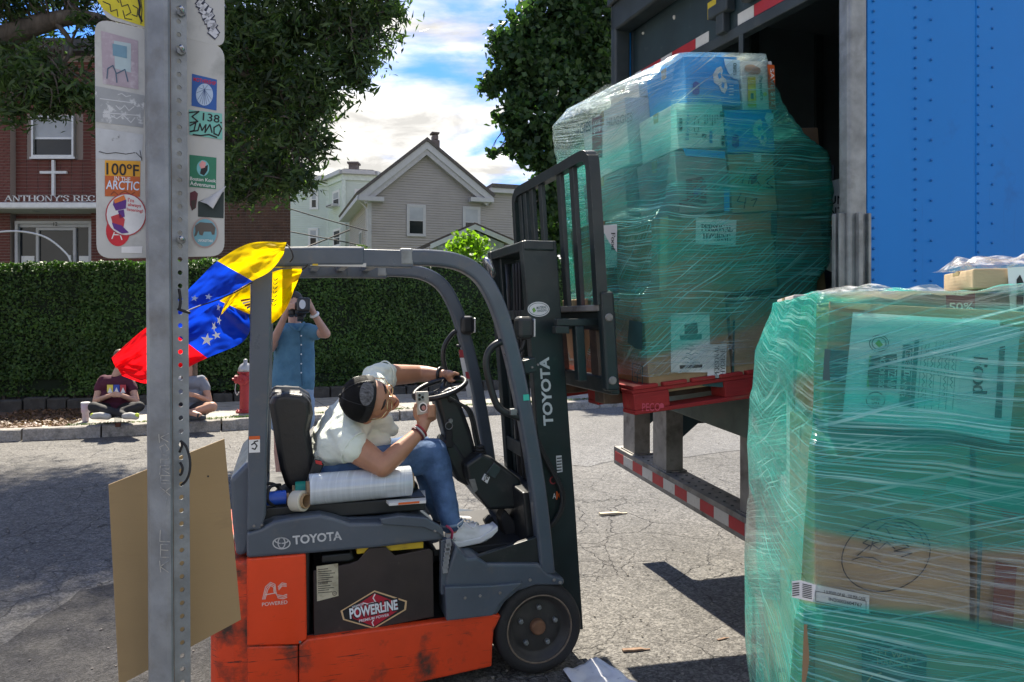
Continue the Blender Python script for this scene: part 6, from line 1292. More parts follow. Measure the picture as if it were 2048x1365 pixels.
fprism('seat_cushion', [(600, 962), (820, 955), (838, 968), (830, 990), (600, 1000)], .25, .65, mVinyl, bevel=.03, seg=4, vtrace=.3)
fbox('seat_base', fk(570, 1000, .45).x, fk(800, 1000, .45).x, .27, .63, fk(700, 1030, .45).z - .06, fk(700, 992, .45).z, mFB)
bk = fprism('belt_buckle', [(612, 968), (628, 920), (640, 922), (648, 930), (630, 975)], .17, .2, mFB, bevel=.006); fprism('buckle_button', [(630, 921), (643, 923), (645, 931), (632, 928)], .165, .17, M('buckle_red', (.6, .03, .03), .4), bk, bevel=.001)
# column with dash
fprism('steering_column', [(866, 790), (905, 772), (918, 800), (940, 860), (952, 905), (930, 925), (905, 920), (886, 860), (878, 830)], .37, .53, mFB, bevel=.025, seg=3, vtrace=.4)
fprism('column_cover', [(882, 880), (900, 872), (930, 915), (945, 960), (938, 975), (915, 962), (892, 920)], .36, .54, mFB, bevel=.02, vtrace=.38)
da = fprism('dash_pod', [(930, 930), (962, 908), (985, 916), (1043, 960), (1046, 1018), (978, 1022), (952, 990), (935, 960)], .27, .55, mFB, bevel=.018, seg=3, vtrace=.27)
fprism('dash_screen', [(972, 948), (988, 926), (1003, 938), (990, 958)], .262, .27, M('screen_glass', (.05, .06, .065), .15), da, bevel=.002); fprism('dash_switch', [(964, 960), (970, 948), (980, 955), (975, 968)], .258, .27, mPaper, da, bevel=.002)
fprism('dash_trim', [(938, 960), (950, 958), (956, 980), (948, 988)], .262, .27, mGalvD, da, bevel=.002); sl_ = Sheet(FK.w((0, .262, 0)), FK.M.to_3x3() @ Vector((0, 1, 0)), da); sl_.text('08', (966, 964), (976, 958), (969, 951), mInk, .006)
bt = MB()
for i in range(6): bt.lathe([(.045 - i * .005, 0), (.052 - i * .005, .008), (.04 - i * .005, .016)], fk(964, 932, .3) + Vector((0, .05, i * .016)), (0, 0, 1), 14)
obj('lever_boot', bt, mRubber, fo, world=False, smooth=True, kind='stuff')
for dv, pts in ((0, ((962, 925), (950, 880), (942, 838), (930, 815), (905, 800), (886, 790))), (.04, ((966, 925), (956, 880), (947, 838), (938, 818), (918, 808), (900, 800)))):
    l_ = obj('lever', MB().tube(spline([fk(x, y, .34 + dv) for x, y in pts], 5), .008, 8), mFB, fo, world=False, smooth=True); obj('knob', MB().ball(fk(*pts[-1], .34 + dv), .018, 10), mFB, l_, world=False, smooth=True)
# steering wheel
wc = fk(880, 777, .45); wn = Vector((-.30, -.16, .95)).normalized(); w1 = wn.orthogonal().normalized(); w2 = wn.cross(w1); rw = .135
ring = [wc + (w1 * math.cos(t * math.pi / 16) + w2 * math.sin(t * math.pi / 16)) * rw for t in range(32)]
swh = obj('steering_wheel', MB().tube(ring, .0135, 10, closed=True), mVinyl, fo, world=False, smooth=True)
sk = MB()
for t in (2, 12, 24): sk.tube([wc - wn * .03, ring[t]], [.02, .012], 8)
sk.lathe([(.03, -.12), (.045, -.04), (.05, -.02), (.03, -.01)], wc, wn, 16); obj('spoke', sk, mFB, swh, world=False, smooth=True)
ky = obj('ignition_key', MB().lathe([(.002, -.012), (.01, -.012), (.013, 0)], fk(901, 842, .36), (0, 1, 0), 10), mGalv, fo, world=False); obj('key_ring', MB().tube([fk(898, 852, .355) + Vector((.018 * math.cos(t * .5236), 0, .018 * math.sin(t * .5236))) for t in range(12)], .0025, 6, closed=True), mGalv, ky, world=False); kf = MB(); a = fk(898, 878, .355); kf.box(a.x - .018, a.x + .018, .348, .36, a.z - .045, a.z + .04); obj('key_fob', kf, mRubber, ky, world=False, bevel=.006)
pd = fprism('pedal', [(1012, 1050), (1022, 1030), (1048, 1060), (1040, 1096), (1026, 1092)], .3, .4, mRubber, bevel=.01, vtrace=.2); fprism('pedal', [(984, 1058), (998, 1046), (1006, 1062), (994, 1078)], .42, .5, mRubber, bevel=.008, vtrace=.3)
lk_ = MB(); 
for i in range(7): p = fk(897 - i * 1.2, 1085 + i * 9, -.004); lk_.obox(p, (.011, 0, .001), (0, .005, 0), (-.002, 0, .016))
obj('hanging_sensor_strip', lk_, M('grey_plastic', (.25, .26, .27), .5), fo, world=False, kind='stuff')

# bolts and small fittings seen on the near side
for x, y, v, r_ in ((930, 1196, -.03, .007), (960, 1192, -.03, .007), (1000, 1186, -.03, .007), (1060, 1160, -.004, .008), (1108, 1160, -.004, .008), (1120, 1165, -.004, .008), (508, 1052, .0, .006), (524, 1050, .0, .006), (1095, 1215, .14, .008), (1116, 1196, .14, .008), (1122, 1216, .14, .008), (1076, 730, .03, .006), (1064, 735, .03, .006), (600, 1284, -.005, .006), (870, 1062, -.012, .006)):
    obj('bolt', MB().lathe([(.002, -.006), (r_ * .8, -.006), (r_, -.003), (r_, .002)], fk(x, y, v), (0, 1, 0), 8), mGalvD, fo, world=False)
for k, pts in enumerate((((520, 1050), (560, 1022), (600, 1026), (640, 1028)), ((505, 1048), (540, 1012), (580, 1016)))): obj('harness_cable', MB().tube(spline([fk(x, y, .13 + .03 * k) for x, y in pts], 5), .006, 7), mRubber, fo, world=False, smooth=True)
for k in range(3): obj('mast_hose', MB().tube(spline([mp(-.07, .04, .3 + k * .05), mp(-.085, .35, .31 + k * .05), mp(-.08, .7, .3 + k * .05), mp(-.06, .95, .3 + k * .05)], 6), .008, 7), mRubber, fo, world=False, smooth=True)
obj('pillar_cable', MB().tube(spline([fk(x, y, .09) for x, y in ((1046, 700), (1040, 760), (1052, 830), (1062, 900), (1075, 980), (1086, 1060))], 5), .006, 7), mRubber, fo, world=False, smooth=True)
# ================================================================== THINGS ON THE FORKLIFT
def roll(name, label, cat, p0, p1, r, mat, core=.038, group=None, ends=None):
    p0, p1 = FK.w(p0), FK.w(p1); t = thing(name, label, cat, p0, group); ax = (p1 - p0); l = ax.length
    obj('roll', MB().lathe([(core, 0), (r - .002, 0), (r, .002), (r, l - .002), (r - .002, l), (core, l), (core, 0)], p0, ax, 40, False), mat, t, smooth=False, bevel=0)
    obj('core', MB().lathe([(core - .006, -.012), (core - .0005, -.012), (core - .0005, l + .012), (core - .006, l + .012), (core - .006, -.012)], p0, ax, 24, False), mK1, t); return t
def film_roll_mat():
    m = M('film_roll', (.52, .57, .61), .16, var=.12, scale=2.0, stretch=(30, 1, 1), spec=.8, coat=.6, scratch=((.75, .8, .84), .58, .66, (70, 2, 2))); return m
mFR = film_roll_mat(); hzt = fk(640, 1030).z
a = fk(618, 1000, .1); b = fk(822, 994, .1)
rt_ = roll('film_roll', 'large shiny roll of clear stretch film lying on the forklift hood beside the seat', 'roll', Vector((a.x, .10, hzt + .088)), Vector((b.x, .12, hzt + .095)), .068, mFR)
for p in rt_.children[0].data.polygons: p.use_smooth = len(p.vertices) == 4
tp = fk(594, 1000, .08); roll('tape_roll', 'cream roll of masking tape standing beside the film roll', 'tape', Vector((tp.x - .012, .09, hzt + .045)), Vector((tp.x + .03, .055, hzt + .05)), .044, M('masking_tape', (.6, .57, .46), .7), .032)
bl_ = roll('blue_roll', 'blue plastic roll lying behind the rear pillar of the forklift', 'roll', Vector((fk(515, 1000, .1).x, .12, hzt + .055)), Vector((fk(572, 995, .1).x, .13, hzt + .055)), .03, M('blue_plastic', (.02, .09, .5), .3), .018)
gr_ = roll('green_roll', 'small roll of green film between the masking tape and the clear film roll', 'roll', Vector((fk(590, 990, .2).x, .2, hzt + .06)), Vector((fk(612, 990, .2).x, .2, hzt + .06)), .045, M('green_roll_film', (.02, .3, .22), .25), .03)
ct = thing('printed_carton', 'flattened white carton with red print lying under the film roll', 'carton', FK.w((fk(800, 1022, .1).x, .1, hzt))); q = MB(); a0, a1 = fk(775, 1022, .1).x, fk(848, 1022, .1).x; q.prism([FK.w((a0, .04, hzt + .006)), FK.w((a1, .05, hzt + .004)), FK.w((a1 + .03, .24, hzt + .006)), FK.w((a0 - .02, .24, hzt + .006))], (0, 0, .012)); obj('board', q, mKW, ct)
q = MB(); q.prism([FK.w((a0 + .04, .039, hzt + .008)), FK.w((a1 - .03, .048, hzt + .007)), FK.w((a1 - .03, .0485, hzt + .016)), FK.w((a0 + .04, .0395, hzt + .017))], FK.M.to_3x3() @ Vector((0, -.0015, 0))); obj('print', q, mOr, ct)
cb = thing('cable', 'black charging cable looped behind the forklift seat', 'cable', FK.w((fk(520, 990, .2).x, .2, hzt))); obj('loop', MB().tube(spline([FK.w(fk(x, y, v)) for x, y, v in ((505, 1010, .12), (520, 975, .15), (545, 968, .2), (562, 985, .16), (550, 1010, .12), (535, 1000, .08), (540, 975, .1), (560, 970, .2))], 5), .007, 8), mRubber, cb, smooth=True)
# ================================================================== FLAG
FO = (0, 0)
def flag():
    t = thing('flag', 'yellow blue and red flag with white stars tied to the rear of the forklift roof', 'flag', W(540, 500, 2.98)); 
    m = bpy.data.materials.new('flag_cloth'); m.use_nodes = True; nt = m.node_tree; N, L = nt.nodes, nt.links; bs = N['Principled BSDF']; out = N['Material Output']
    uv = N.new('ShaderNodeUVMap'); sx = N.new('ShaderNodeSeparateXYZ'); L.new(uv.outputs[0], sx.inputs[0])
    cr = N.new('ShaderNodeValToRGB'); cr.color_ramp.interpolation = 'CONSTANT'; e = cr.color_ramp.elements; e[0].position = 0; e[0].color = (.90, .62, .0, 1); e[1].position = .3333; e[1].color = (.004, .045, .52, 1); x = e.new(.6667); x.color = (.80, .006, .012, 1)
    L.new(sx.outputs[0], cr.inputs[0]); L.new(cr.outputs[0], bs.inputs['Base Color']); bs.inputs['Roughness'].default_value = .6; bs.inputs['Specular IOR Level'].default_value = .3
    tr = N.new('ShaderNodeBsdfTranslucent'); L.new(cr.outputs[0], tr.inputs[0]); ms = N.new('ShaderNodeMixShader'); ms.inputs[0].default_value = .55; L.new(bs.outputs[0], ms.inputs[1]); L.new(tr.outputs[0], ms.inputs[2]); L.new(ms.outputs[0], out.inputs[0])
    def sheet(name, rows, amp, n=56, mI=30, seed=0):
        """rows: (stripe coordinate 0..1, top (px,py,d), bottom (px,py,d))"""
        V = []; UV = []; ss_ = [r[0] for r in rows]; top = spline([(*r[1],) for r in rows], 12); bot = spline([(*r[2],) for r in rows], 12); k = len(top)
        sv_ = []
        for i in range(len(rows) - 1): sv_ += [ss_[i] + (ss_[i + 1] - ss_[i]) * j / 12 for j in range(12)]
        sv_.append(ss_[-1])
        for i in range(k):
            for j in range(mI + 1):
                f = j / mI; a, b = top[i], bot[i]; x = a.x + (b.x - a.x) * f; y = a.y + (b.y - a.y) * f; d = a.z + (b.z - a.z) * f
                d += amp * math.sin(f * 6.5 + i * .11 + seed) * .6 + amp * noise.noise(Vector((i * .12, f * 3, seed))) * 1.6 + amp * .5 * noise.noise(Vector((i * .3, f * 9, seed + 4)))
                V.append(W(x, y, d)); UV.append((sv_[i], f))
        F = [(i * (mI + 1) + j, (i + 1) * (mI + 1) + j, (i + 1) * (mI + 1) + j + 1, i * (mI + 1) + j + 1) for i in range(k - 1) for j in range(mI)]
        me = bpy.data.meshes.new(name); me.from_pydata([tuple(v) for v in V], [], F); u = me.uv_layers.new(name='UVMap'); ls = np.zeros(len(me.loops), dtype=np.int32); me.loops.foreach_get('vertex_index', ls); u.data.foreach_set('uv', np.array(UV, dtype=np.float32)[ls].ravel())
        return obj(name, me, m, t, smooth=True)
    c1 = sheet('cloth', [(0, (573, 485, 2.99), (566, 512, 2.97)), (.16, (500, 487, 2.97), (540, 543, 2.96)), (.3333, (436, 522, 2.93), (506, 562, 2.93)), (.45, (400, 556, 2.9), (455, 592, 2.9)), (.56, (360, 596, 2.88), (408, 624, 2.88)), (.6667, (318, 634, 2.86), (352, 668, 2.86)), (.85, (262, 680, 2.84), (285, 712, 2.85)), (1, (223, 716, 2.82), (232, 738, 2.82))], .012, seed=1)
    c2 = sheet('cloth', [(0, (606, 538, 3.24), (590, 575, 3.25)), (.12, (556, 541, 3.23), (570, 622, 3.26)), (.22, (500, 566, 3.19), (535, 650, 3.25)), (.3333, (440, 600, 3.04), (500, 628, 3.19)), (.36, (430, 602, 3.02), (500, 660, 3.16)), (.5, (400, 622, 2.95), (480, 688, 3.06)), (.6667, (340, 660, 2.92), (415, 716, 2.95)), (.8, (290, 690, 2.9), (350, 748, 2.92)), (.92, (250, 705, 2.88), (298, 768, 2.9)), (1, (225, 720, 2.86), (244, 752, 2.87))], .02, seed=7)
    c3 = sheet('cloth', [(.1, (452, 600, 3.02), (500, 548, 3.06)), (.2, (446, 618, 3.0), (485, 576, 3.04)), (.3, (441, 632, 2.99), (470, 600, 3.02))], .006, seed=3)
    def star(px, py, r, d, sq=1.0, rot=0.0):
        q = []
        for i in range(10):
            a = rot - math.pi / 2 + i * math.pi / 5; rr = r if i % 2 == 0 else r * .4; q.append(W(px + rr * math.cos(a) * sq, py + rr * math.sin(a), d))
        obj('star', MB().add(q, [tuple(range(10))]), mWhite, c2)
    star(414, 680, 13.5, 2.915, 1, .12); star(428, 654, 12, 2.93, .45, .5); star(438, 641, 10, 2.94, .5, .3); star(437, 615, 9, 2.95, .5, .2); star(433, 671, 9, 2.92, 1.1, 1.0)
    mS2 = M('star_shadow', (.30, .38, .62), .6)
    for px, py in ((389, 597), (417, 594)):
        q = [W(px + (8 if i % 2 == 0 else 3.2) * math.cos(-1.4 + i * math.pi / 5), py + (7 if i % 2 == 0 else 2.8) * math.sin(-1.4 + i * math.pi / 5), 2.86) for i in range(10)]; obj('star', MB().add(q, [tuple(range(10))]), mS2, c1)
    mLau = M('laurel_green', (.02, .22, .04), .6)
    for i in range(7):
        y = 560 + i * 8.5; x = 549 - i * .5
        for s in (-1, 1): obj('laurel_leaf', MB().add([W(x, y + 3, 3.19), W(x + s * 3 + 3, y - 1, 3.19), W(x + s * 5 + 3, y - 5, 3.19), W(x + s * 1.5, y, 3.19)], [(0, 1, 2, 3)]), mLau, c2)
    for i, c_ in enumerate((mMar, mPaper, mMar, mNavy)): 
        obj('ribbon_print', MB().add([W(481 + i * 4, 600 + i * 5, 3.09), W(500, 597 + i * 5, 3.09), W(500, 600 + i * 5, 3.09), W(482 + i * 4, 604 + i * 5, 3.09)], [(0, 1, 2, 3)]), c_, c2); obj('ribbon_print', MB().add([W(538, 599 + i * 4, 3.2), W(549 - i * 2, 598 + i * 4, 3.2), W(548 - i * 2, 601 + i * 4, 3.2), W(538, 602 + i * 4, 3.2)], [(0, 1, 2, 3)]), c_, c2)
    obj('tie_string', MB().tube(spline([W(574, 490, 2.97), W(582, 500, 2.95), W(586, 515, 2.95), W(580, 524, 2.97)], 4), .003, 6), mWire, t); obj('tie_string', MB().tube(spline([W(615, 530, 3.0), W(610, 536, 3.05), W(604, 540, 3.08)], 4), .003, 6), mWire, t)
    obj('tie_string', MB().tube(spline([W(505, 565, 2.89), W(470, 585, 2.86), W(430, 602, 2.85), W(400, 612, 2.8), W(375, 622, 2.6)], 4), .0025, 6), mWire, t)
flag()
# ================================================================== SIGNPOST
DP = 1.40
sgp = thing('sign_post', 'galvanised perforated steel sign post in the left foreground', 'sign post', (W(340, 640, DP).x, DP, 0))
mPost = M('post_galvanised', (.235, .255, .27), .55, .4, var=.22, scale=14, dirt=((.17, .17, .165), .50, .75, 11), bump=.12, bscale=120, rvar=.1); mRust2 = M('rust_line', (.13, .065, .03), .85, var=.3, scale=30)
def post():
    z0, z1 = -.05, 2.42; lean = lambda z: (z - 1.2) * -.006
    def wp(px, d, z): p = W(px, 640, d); return Vector((p.x + lean(z), p.y, z))
    sec = [(297, 1.425), (299, 1.40), (303, 1.392), (318, 1.389), (334, 1.386), (341, 1.388), (345, 1.398), (346.5, 1.412)]
    mb = MB(); n = len(sec); vs = [wp(x, d, z0) for x, d in sec] + [wp(x, d, z1) for x, d in sec]; mb.add(vs, [(i, i + 1, n + i + 1, n + i) for i in range(n - 1)])
    o = obj('channel', mb, mPost, sgp, smooth=False); md = o.modifiers.new('solid', 'SOLIDIFY'); md.thickness = .0028; md.offset = 0
    mb = MB(); mb.tube([wp(345.6, 1.399, z0), wp(345.6, 1.399, z1)], .0017, 6); obj('rust_streak', mb, mRust2, sgp)
    # flange with real holes
    cell = .0254; mb = MB(); k = int((z1 - z0) / cell); xa, da = 347, 1.4125; xb, db = 379.5, 1.432
    for i in range(k):
        za = z0 + i * cell; zm = za + cell / 2; P = lambda f, z: wp(xa + (xb - xa) * f, da + (db - da) * f, z)
        outer = [P(0, za), P(.5, za), P(1, za), P(1, zm), P(1, za + cell), P(.5, za + cell), P(0, za + cell), P(0, zm)]
        ang = [(-.75), (-.5), (-.25), 0, .25, .5, .75, 1.0]; inner = [P(.5 + .155 * math.cos(a * math.pi), zm + .0048 * math.sin(a * math.pi)) for a in ang]
        mb.add(outer + inner, [(j, (j + 1) % 8, 8 + (j + 1) % 8, 8 + j) for j in range(8)])
    o = obj('perforated_flange', mb, mPost, sgp); md = o.modifiers.new('solid', 'SOLIDIFY'); md.thickness = .0028; md.offset = 0
    for y in (103, 26, 480):
        c = W(360, y, 1.42); b = obj('bolt', MB().tube([c + Vector((.0, .02, 0)), c + Vector((.012, -.022, .001))], .0042, 10), mChrome, sgp, smooth=True); obj('nut', MB().tube([c + Vector((.001, .004, 0)), c + Vector((.004, -.004, 0))], .0078, 6), mGalv, b)
    shp = Sheet(W(320, 640, 1.3855), (0, 1, 0), sgp); mCh = M('chalk', (.42, .41, .36), .9, dirt=((.26, .28, .29), .48, .58, 90))
    ch = {'K': [[(0, 0), (0, 1)], [(1, 0), (0, .5), (1, 1)]], 'O': [[(.5, 0), (0, .4), (.3, 1), (1, .6), (.5, 0)]], 'P': [[(0, 1), (0, 0), (1, .1), (.8, .5), (0, .5)]], 'R': [[(0, 1), (0, 0), (1, .1), (.8, .5), (0, .5), (1, 1)]], 'E': [[(1, 0), (0, 0), (0, 1), (1, 1)], [(0, .5), (.8, .5)]], 'I': [[(.5, 0), (.5, 1)]], 'L': [[(0, 0), (0, 1), (1, 1)]], 'X': [[(0, 0), (1, 1)], [(1, 0), (0, 1)]], 'T': [[(0, 0), (1, 0)], [(.5, 0), (.5, 1)]]}
    for i, c_ in enumerate('KOPREXI'): shp.strokes('chalk_letter', [[(320 + q * 19 + i * .6 + rnd.uniform(-2, 2), 868 + i * 21 + r * 16 + rnd.uniform(-2.2, 2.2)) for q, r in ln] for ln in ch[c_]], 1.5, mCh, .002)
    for i, c_ in enumerate('LEK'): shp.strokes('chalk_letter', [[(322 + q * 17 + rnd.uniform(-2, 2), 1060 + i * 30 + r * 24 + rnd.uniform(-2.5, 2.5)) for q, r in ln] for ln in ch[c_]], 1.5, mCh, .002)
    for pts in (((358, 578), (360, 590), (361, 604), (359, 618)), ((356, 618), (366, 622), (380, 626))): obj('wire_tie', MB().tube(spline([W(x, y, 1.408) for x, y in pts], 4), .0028, 8), mWire, sgp, smooth=True)
    for pts in (((361, 882), (372, 893), (380, 920), (379, 945), (372, 962), (362, 971)), ((363, 884), (364, 892), (359, 905)), ((360, 925), (365, 935), (364, 945), (360, 951))): obj('wire_tie', MB().tube(spline([W(x, y, 1.408) for x, y in pts], 4), .0024, 8), mWire, sgp, smooth=True)
post()
mSignB = M('sign_back_aluminium', (.50, .505, .48), .5, .2, var=.1, scale=5, dirt=((.27, .28, .26), .5, .75, 9), rvar=.08); mSignE = M('sign_edge', (.5, .5, .48), .5, .3)
def plate(name, label, pix, deps, cat, mat, th=.002, group=None, radius=0):
    pts = [W(x, y, d) for (x, y), d in zip(pix, deps)]; o = pts[0]; n = (pts[1] - pts[0]).cross(pts[2] - pts[0]).normalized()
    if n.y < 0: n = -n
    pts = [RP(x, y, o, n) for x, y in pix]
    if radius:
        q = []
        for i, p in enumerate(pts):
            a, b = pts[i - 1], pts[(i + 1) % len(pts)]; da, db = (a - p).normalized() * radius, (b - p).normalized() * radius
            for k in range(7): f = k / 6; q.append((p + da) * (1 - f) ** 2 + p * 2 * f * (1 - f) + (p + db) * f * f)
        pts = q
    t = thing(name, label, cat, o, group); obj('plate', MB().prism(pts, n * th), mat, t, bevel=.0006); return t, Sheet(o, n, t)
GS = 'sign plates bolted to the post'
t1, s1 = plate('sign_plate', 'long sign plate covered in stickers, lower of the two on the post', ((189, 36), (449, 92), (449, 513), (193, 518)), (1.412, 1.50, 1.50, 1.412), 'sign', mSignB, radius=.028, group=GS)
t2, s2_ = plate('sign_plate', 'upper sign plate cut off by the top edge with yellow sticker', ((192, -420), (449, -400), (449, 96), (205, 36)), (1.412, 1.50, 1.50, 1.412), 'sign', mSignB, radius=.022, group=GS)
c = lambda n, r, g, b, **k: M(n, lin(r, g, b), .55, var=.12, scale=25, **k)
# stickers, lower plate (left side)
s1.poly('sticker', [(202, 62), (276, 82), (277, 180), (206, 168)], c('faded_pink', 172, 158, 168, dirt=(lin(205, 200, 205), .5, .72, 40)), label='faded pinkish sticker with pale blue smudge'); s1.poly('sticker_art', [(228, 82), (262, 88), (262, 146), (230, 138)], c('faded_blue_white', 176, 196, 200), .0012); s1.poly('sticker_art', [(225, 88), (254, 94), (254, 118), (226, 112)], c('faded_teal', 110, 150, 170), .0016); s1.strokes('sticker_art', [[(214, 158), (216, 138), (226, 132), (232, 146), (234, 166)], [(234, 148), (250, 140), (256, 164)]], 2.4, c('scrawl_blue', 80, 105, 125), .0018)
s1.poly('sticker', [(190, 172), (290, 192), (286, 256), (192, 244)], c('silver_grey', 158, 162, 164, dirt=(lin(205, 208, 208), .54, .6, 60))); s1.strokes('scrawl', [[(236, 190), (244, 188), (252, 194), (262, 192)], [(232, 212), (240, 220), (250, 212), (258, 222), (268, 214)], [(222, 232), (234, 238), (246, 230), (262, 246), (270, 236)], [(200, 198), (262, 206)], [(206, 226), (280, 232)]], 1.8, c('scrawl_white', 205, 208, 210), .0014)
s1.poly('sticker', [(191, 256), (286, 270), (284, 322), (192, 318)], c('worn_white', 190, 194, 196, dirt=(lin(120, 122, 122), .62, .7, 60)), label='worn white sticker with black flecks'); s1.strokes('scrawl', [[(198, 304), (214, 308), (232, 306), (252, 309), (270, 306)], [(272, 306), (284, 318)], [(280, 302), (284, 322)]], 1.4, mInk, .0014)
s1.poly('sticker', [(210, 321), (281, 323), (280, 394), (210, 393)], M('sunset_yellow', lin(222, 160, 30), .5), .0010, label='100 F in the Arctic sticker in yellow and orange'); s1.poly('sticker_art', [(210, 352), (280, 354), (280, 394), (210, 393)], M('sunset_orange', lin(190, 92, 32), .5), .0014)
s1.text('100\u00baF', (213, 350), (278, 354), (213, 326), mInk, .0020); s1.text('IN THE', (229, 362), (261, 365), (229, 353), mPaper, .0022); s1.text('ARCTIC', (212, 379), (278, 382), (213, 361), M('arctic_ink', lin(210, 225, 245), .5), .0020)
s1.strokes('sticker_art', [[(222, 390), (228, 384), (236, 390)], [(240, 388), (250, 383), (262, 390), (270, 385)]], 1.6, M('sunset_brown', lin(120, 52, 20), .5), .002)
s1.disc('sticker', 236, 462, 24, 31, c('sticker_red', 200, 30, 44), .0010, label='red round sticker partly covered by the white one'); s1.strokes('sticker_mark', [[(224, 478), (234, 452), (244, 480)], [(228, 470), (250, 470)], [(236, 452), (256, 452)]], 2.2, mPaper, .0014)
s1.disc('sticker', 252, 430, 41, 43, c('sticker_red_rim', 175, 60, 66), .0016); s1.disc('sticker', 252, 430, 38.5, 40.5, c('sticker_white', 222, 222, 220), .0020, label='white round sticker with a purple and orange telephone')
s1.text("I'm", (256, 404), (268, 406), (256, 396), c('sticker_red', 200, 30, 44), .0026); s1.text('always', (256, 415), (282, 418), (256, 406), c('sticker_red', 200, 30, 44), .0026); s1.text('listening!', (254, 424), (286, 428), (254, 416), c('sticker_red', 200, 30, 44), .0026)
pu, og = c('phone_purple', 92, 40, 130), c('phone_orange', 226, 122, 50); s1.poly('sticker_art', [(228, 400), (248, 391), (253, 402), (252, 418), (232, 422), (226, 410)], pu, .0026); s1.poly('sticker_art', [(228, 400), (248, 391), (252, 400), (230, 408)], og, .003); s1.poly('sticker_art', [(236, 422), (248, 420), (250, 434), (240, 438)], pu, .0026); s1.poly('sticker_art', [(222, 434), (240, 428), (250, 440), (246, 462), (226, 450)], c('phone_red', 190, 52, 60), .0026); s1.poly('sticker_art', [(224, 446), (244, 452), (258, 466), (244, 468), (228, 458)], pu, .0028)
s1.poly('sticker', [(243, 494), (285, 493), (284, 507), (243, 506)], c('sticker_white', 222, 222, 220), .001)
# right side
s1.poly('sticker', [(384, 148), (434, 160), (433, 222), (383, 212)], c('poster_blue', 40, 92, 168), label='blue poster sticker with a white burst'); s1.disc('sticker_art', 409, 190, 17, 22, c('poster_glow', 180, 200, 225), .0013); s1.text('MOTHERSHIP', (387, 163), (432, 172), (387, 155), c('sticker_red', 200, 30, 44), .0014)
s1.strokes('sticker_art', [[(409, 180), (409 + 16 * math.cos(a), 190 + 20 * math.sin(a))] for a in (.5, .9, 1.3, 1.57, 1.85, 2.2, 2.6, 3.3, 3.9, 4.5, 5.1, 5.8)], .8, c('poster_line', 70, 95, 140), .0016)
s1.poly('sticker', [(378, 220), (444, 228), (445, 280), (379, 270)], c('sticker_aqua', 120, 190, 178), .0012, label='aqua sticker with black graffiti tag'); s1.text('138.', (405, 242), (444, 248), (406, 226), mInk, .0018)
s1.strokes('scrawl', [[(378, 226), (398, 224), (384, 234), (396, 244), (380, 246)], [(380, 252), (392, 246), (388, 262), (380, 264), (396, 262), (400, 248), (404, 262), (412, 250), (410, 266), (420, 250), (424, 266)], [(428, 256), (438, 250), (443, 258), (437, 272), (428, 268), (428, 256)], [(386, 270), (402, 272), (418, 270), (434, 276)]], 2.8, mInk, .0018)
s1.poly('sticker', [(379, 310), (433, 316), (432, 379), (379, 374)], c('sticker_green', 40, 122, 92), label='green sticker lettered in white'); s1.disc('sticker_art', 406, 337, 12.5, 16, c('sticker_teal', 120, 190, 195), .0013); s1.poly('sticker_art', [(398, 330), (404, 322), (412, 326), (410, 336), (402, 338)], c('face_pink', 215, 150, 150), .0017); s1.poly('sticker_art', [(402, 338), (416, 330), (415, 342), (408, 352), (400, 348)], mInk, .0016)
s1.text('Boston Kook', (380, 361), (432, 366), (380, 354), mPaper, .0014); s1.text('Adventures', (380, 371), (430, 377), (380, 363), mPaper, .0014)
s1.poly('sticker_art', [(380, 386), (390, 382), (396, 388), (394, 400), (392, 416), (384, 422), (380, 410)], c('rooster_maroon', 96, 40, 52), .001); s1.poly('sticker_art', [(382, 402), (392, 400), (390, 418), (384, 420)], c('rooster_brown', 60, 48, 42), .0014)
s1.poly('sticker', [(396, 404), (448, 384), (447, 437), (396, 434)], c('dark_green_sticker', 36, 52, 52), .0012)
pe = MB(); a_, b_, c_, d_ = s1.p(400, 404, .002), s1.p(452, 374, .012), s1.p(426, 420, .016), s1.p(414, 410, .012); pe.add([a_, d_, c_, b_, s1.p(436, 398, .02), s1.p(424, 392, .006)], [(0, 1, 5), (5, 1, 4), (4, 1, 2), (5, 4, 3), (4, 2, 3)]); obj('peeled_corner', pe, mSilver, t1, smooth=True)
s1.disc('sticker', 410, 466, 27, 31, c('badge_rim', 170, 150, 145), .0012); s1.disc('sticker', 410, 466, 23.5, 27.5, c('badge_blue', 110, 165, 180), .0016, label='round sticker with a grey elephant'); s1.poly('sticker_art', [(390, 452), (400, 445), (424, 447), (431, 456), (429, 470), (424, 470), (422, 464), (408, 464), (405, 472), (399, 470), (397, 462), (393, 472), (388, 474), (391, 464)], c('elephant_grey', 92, 86, 80), .002); s1.text('UNFORGETTABLE', (396, 484), (426, 485), (396, 479), mPaper, .002)
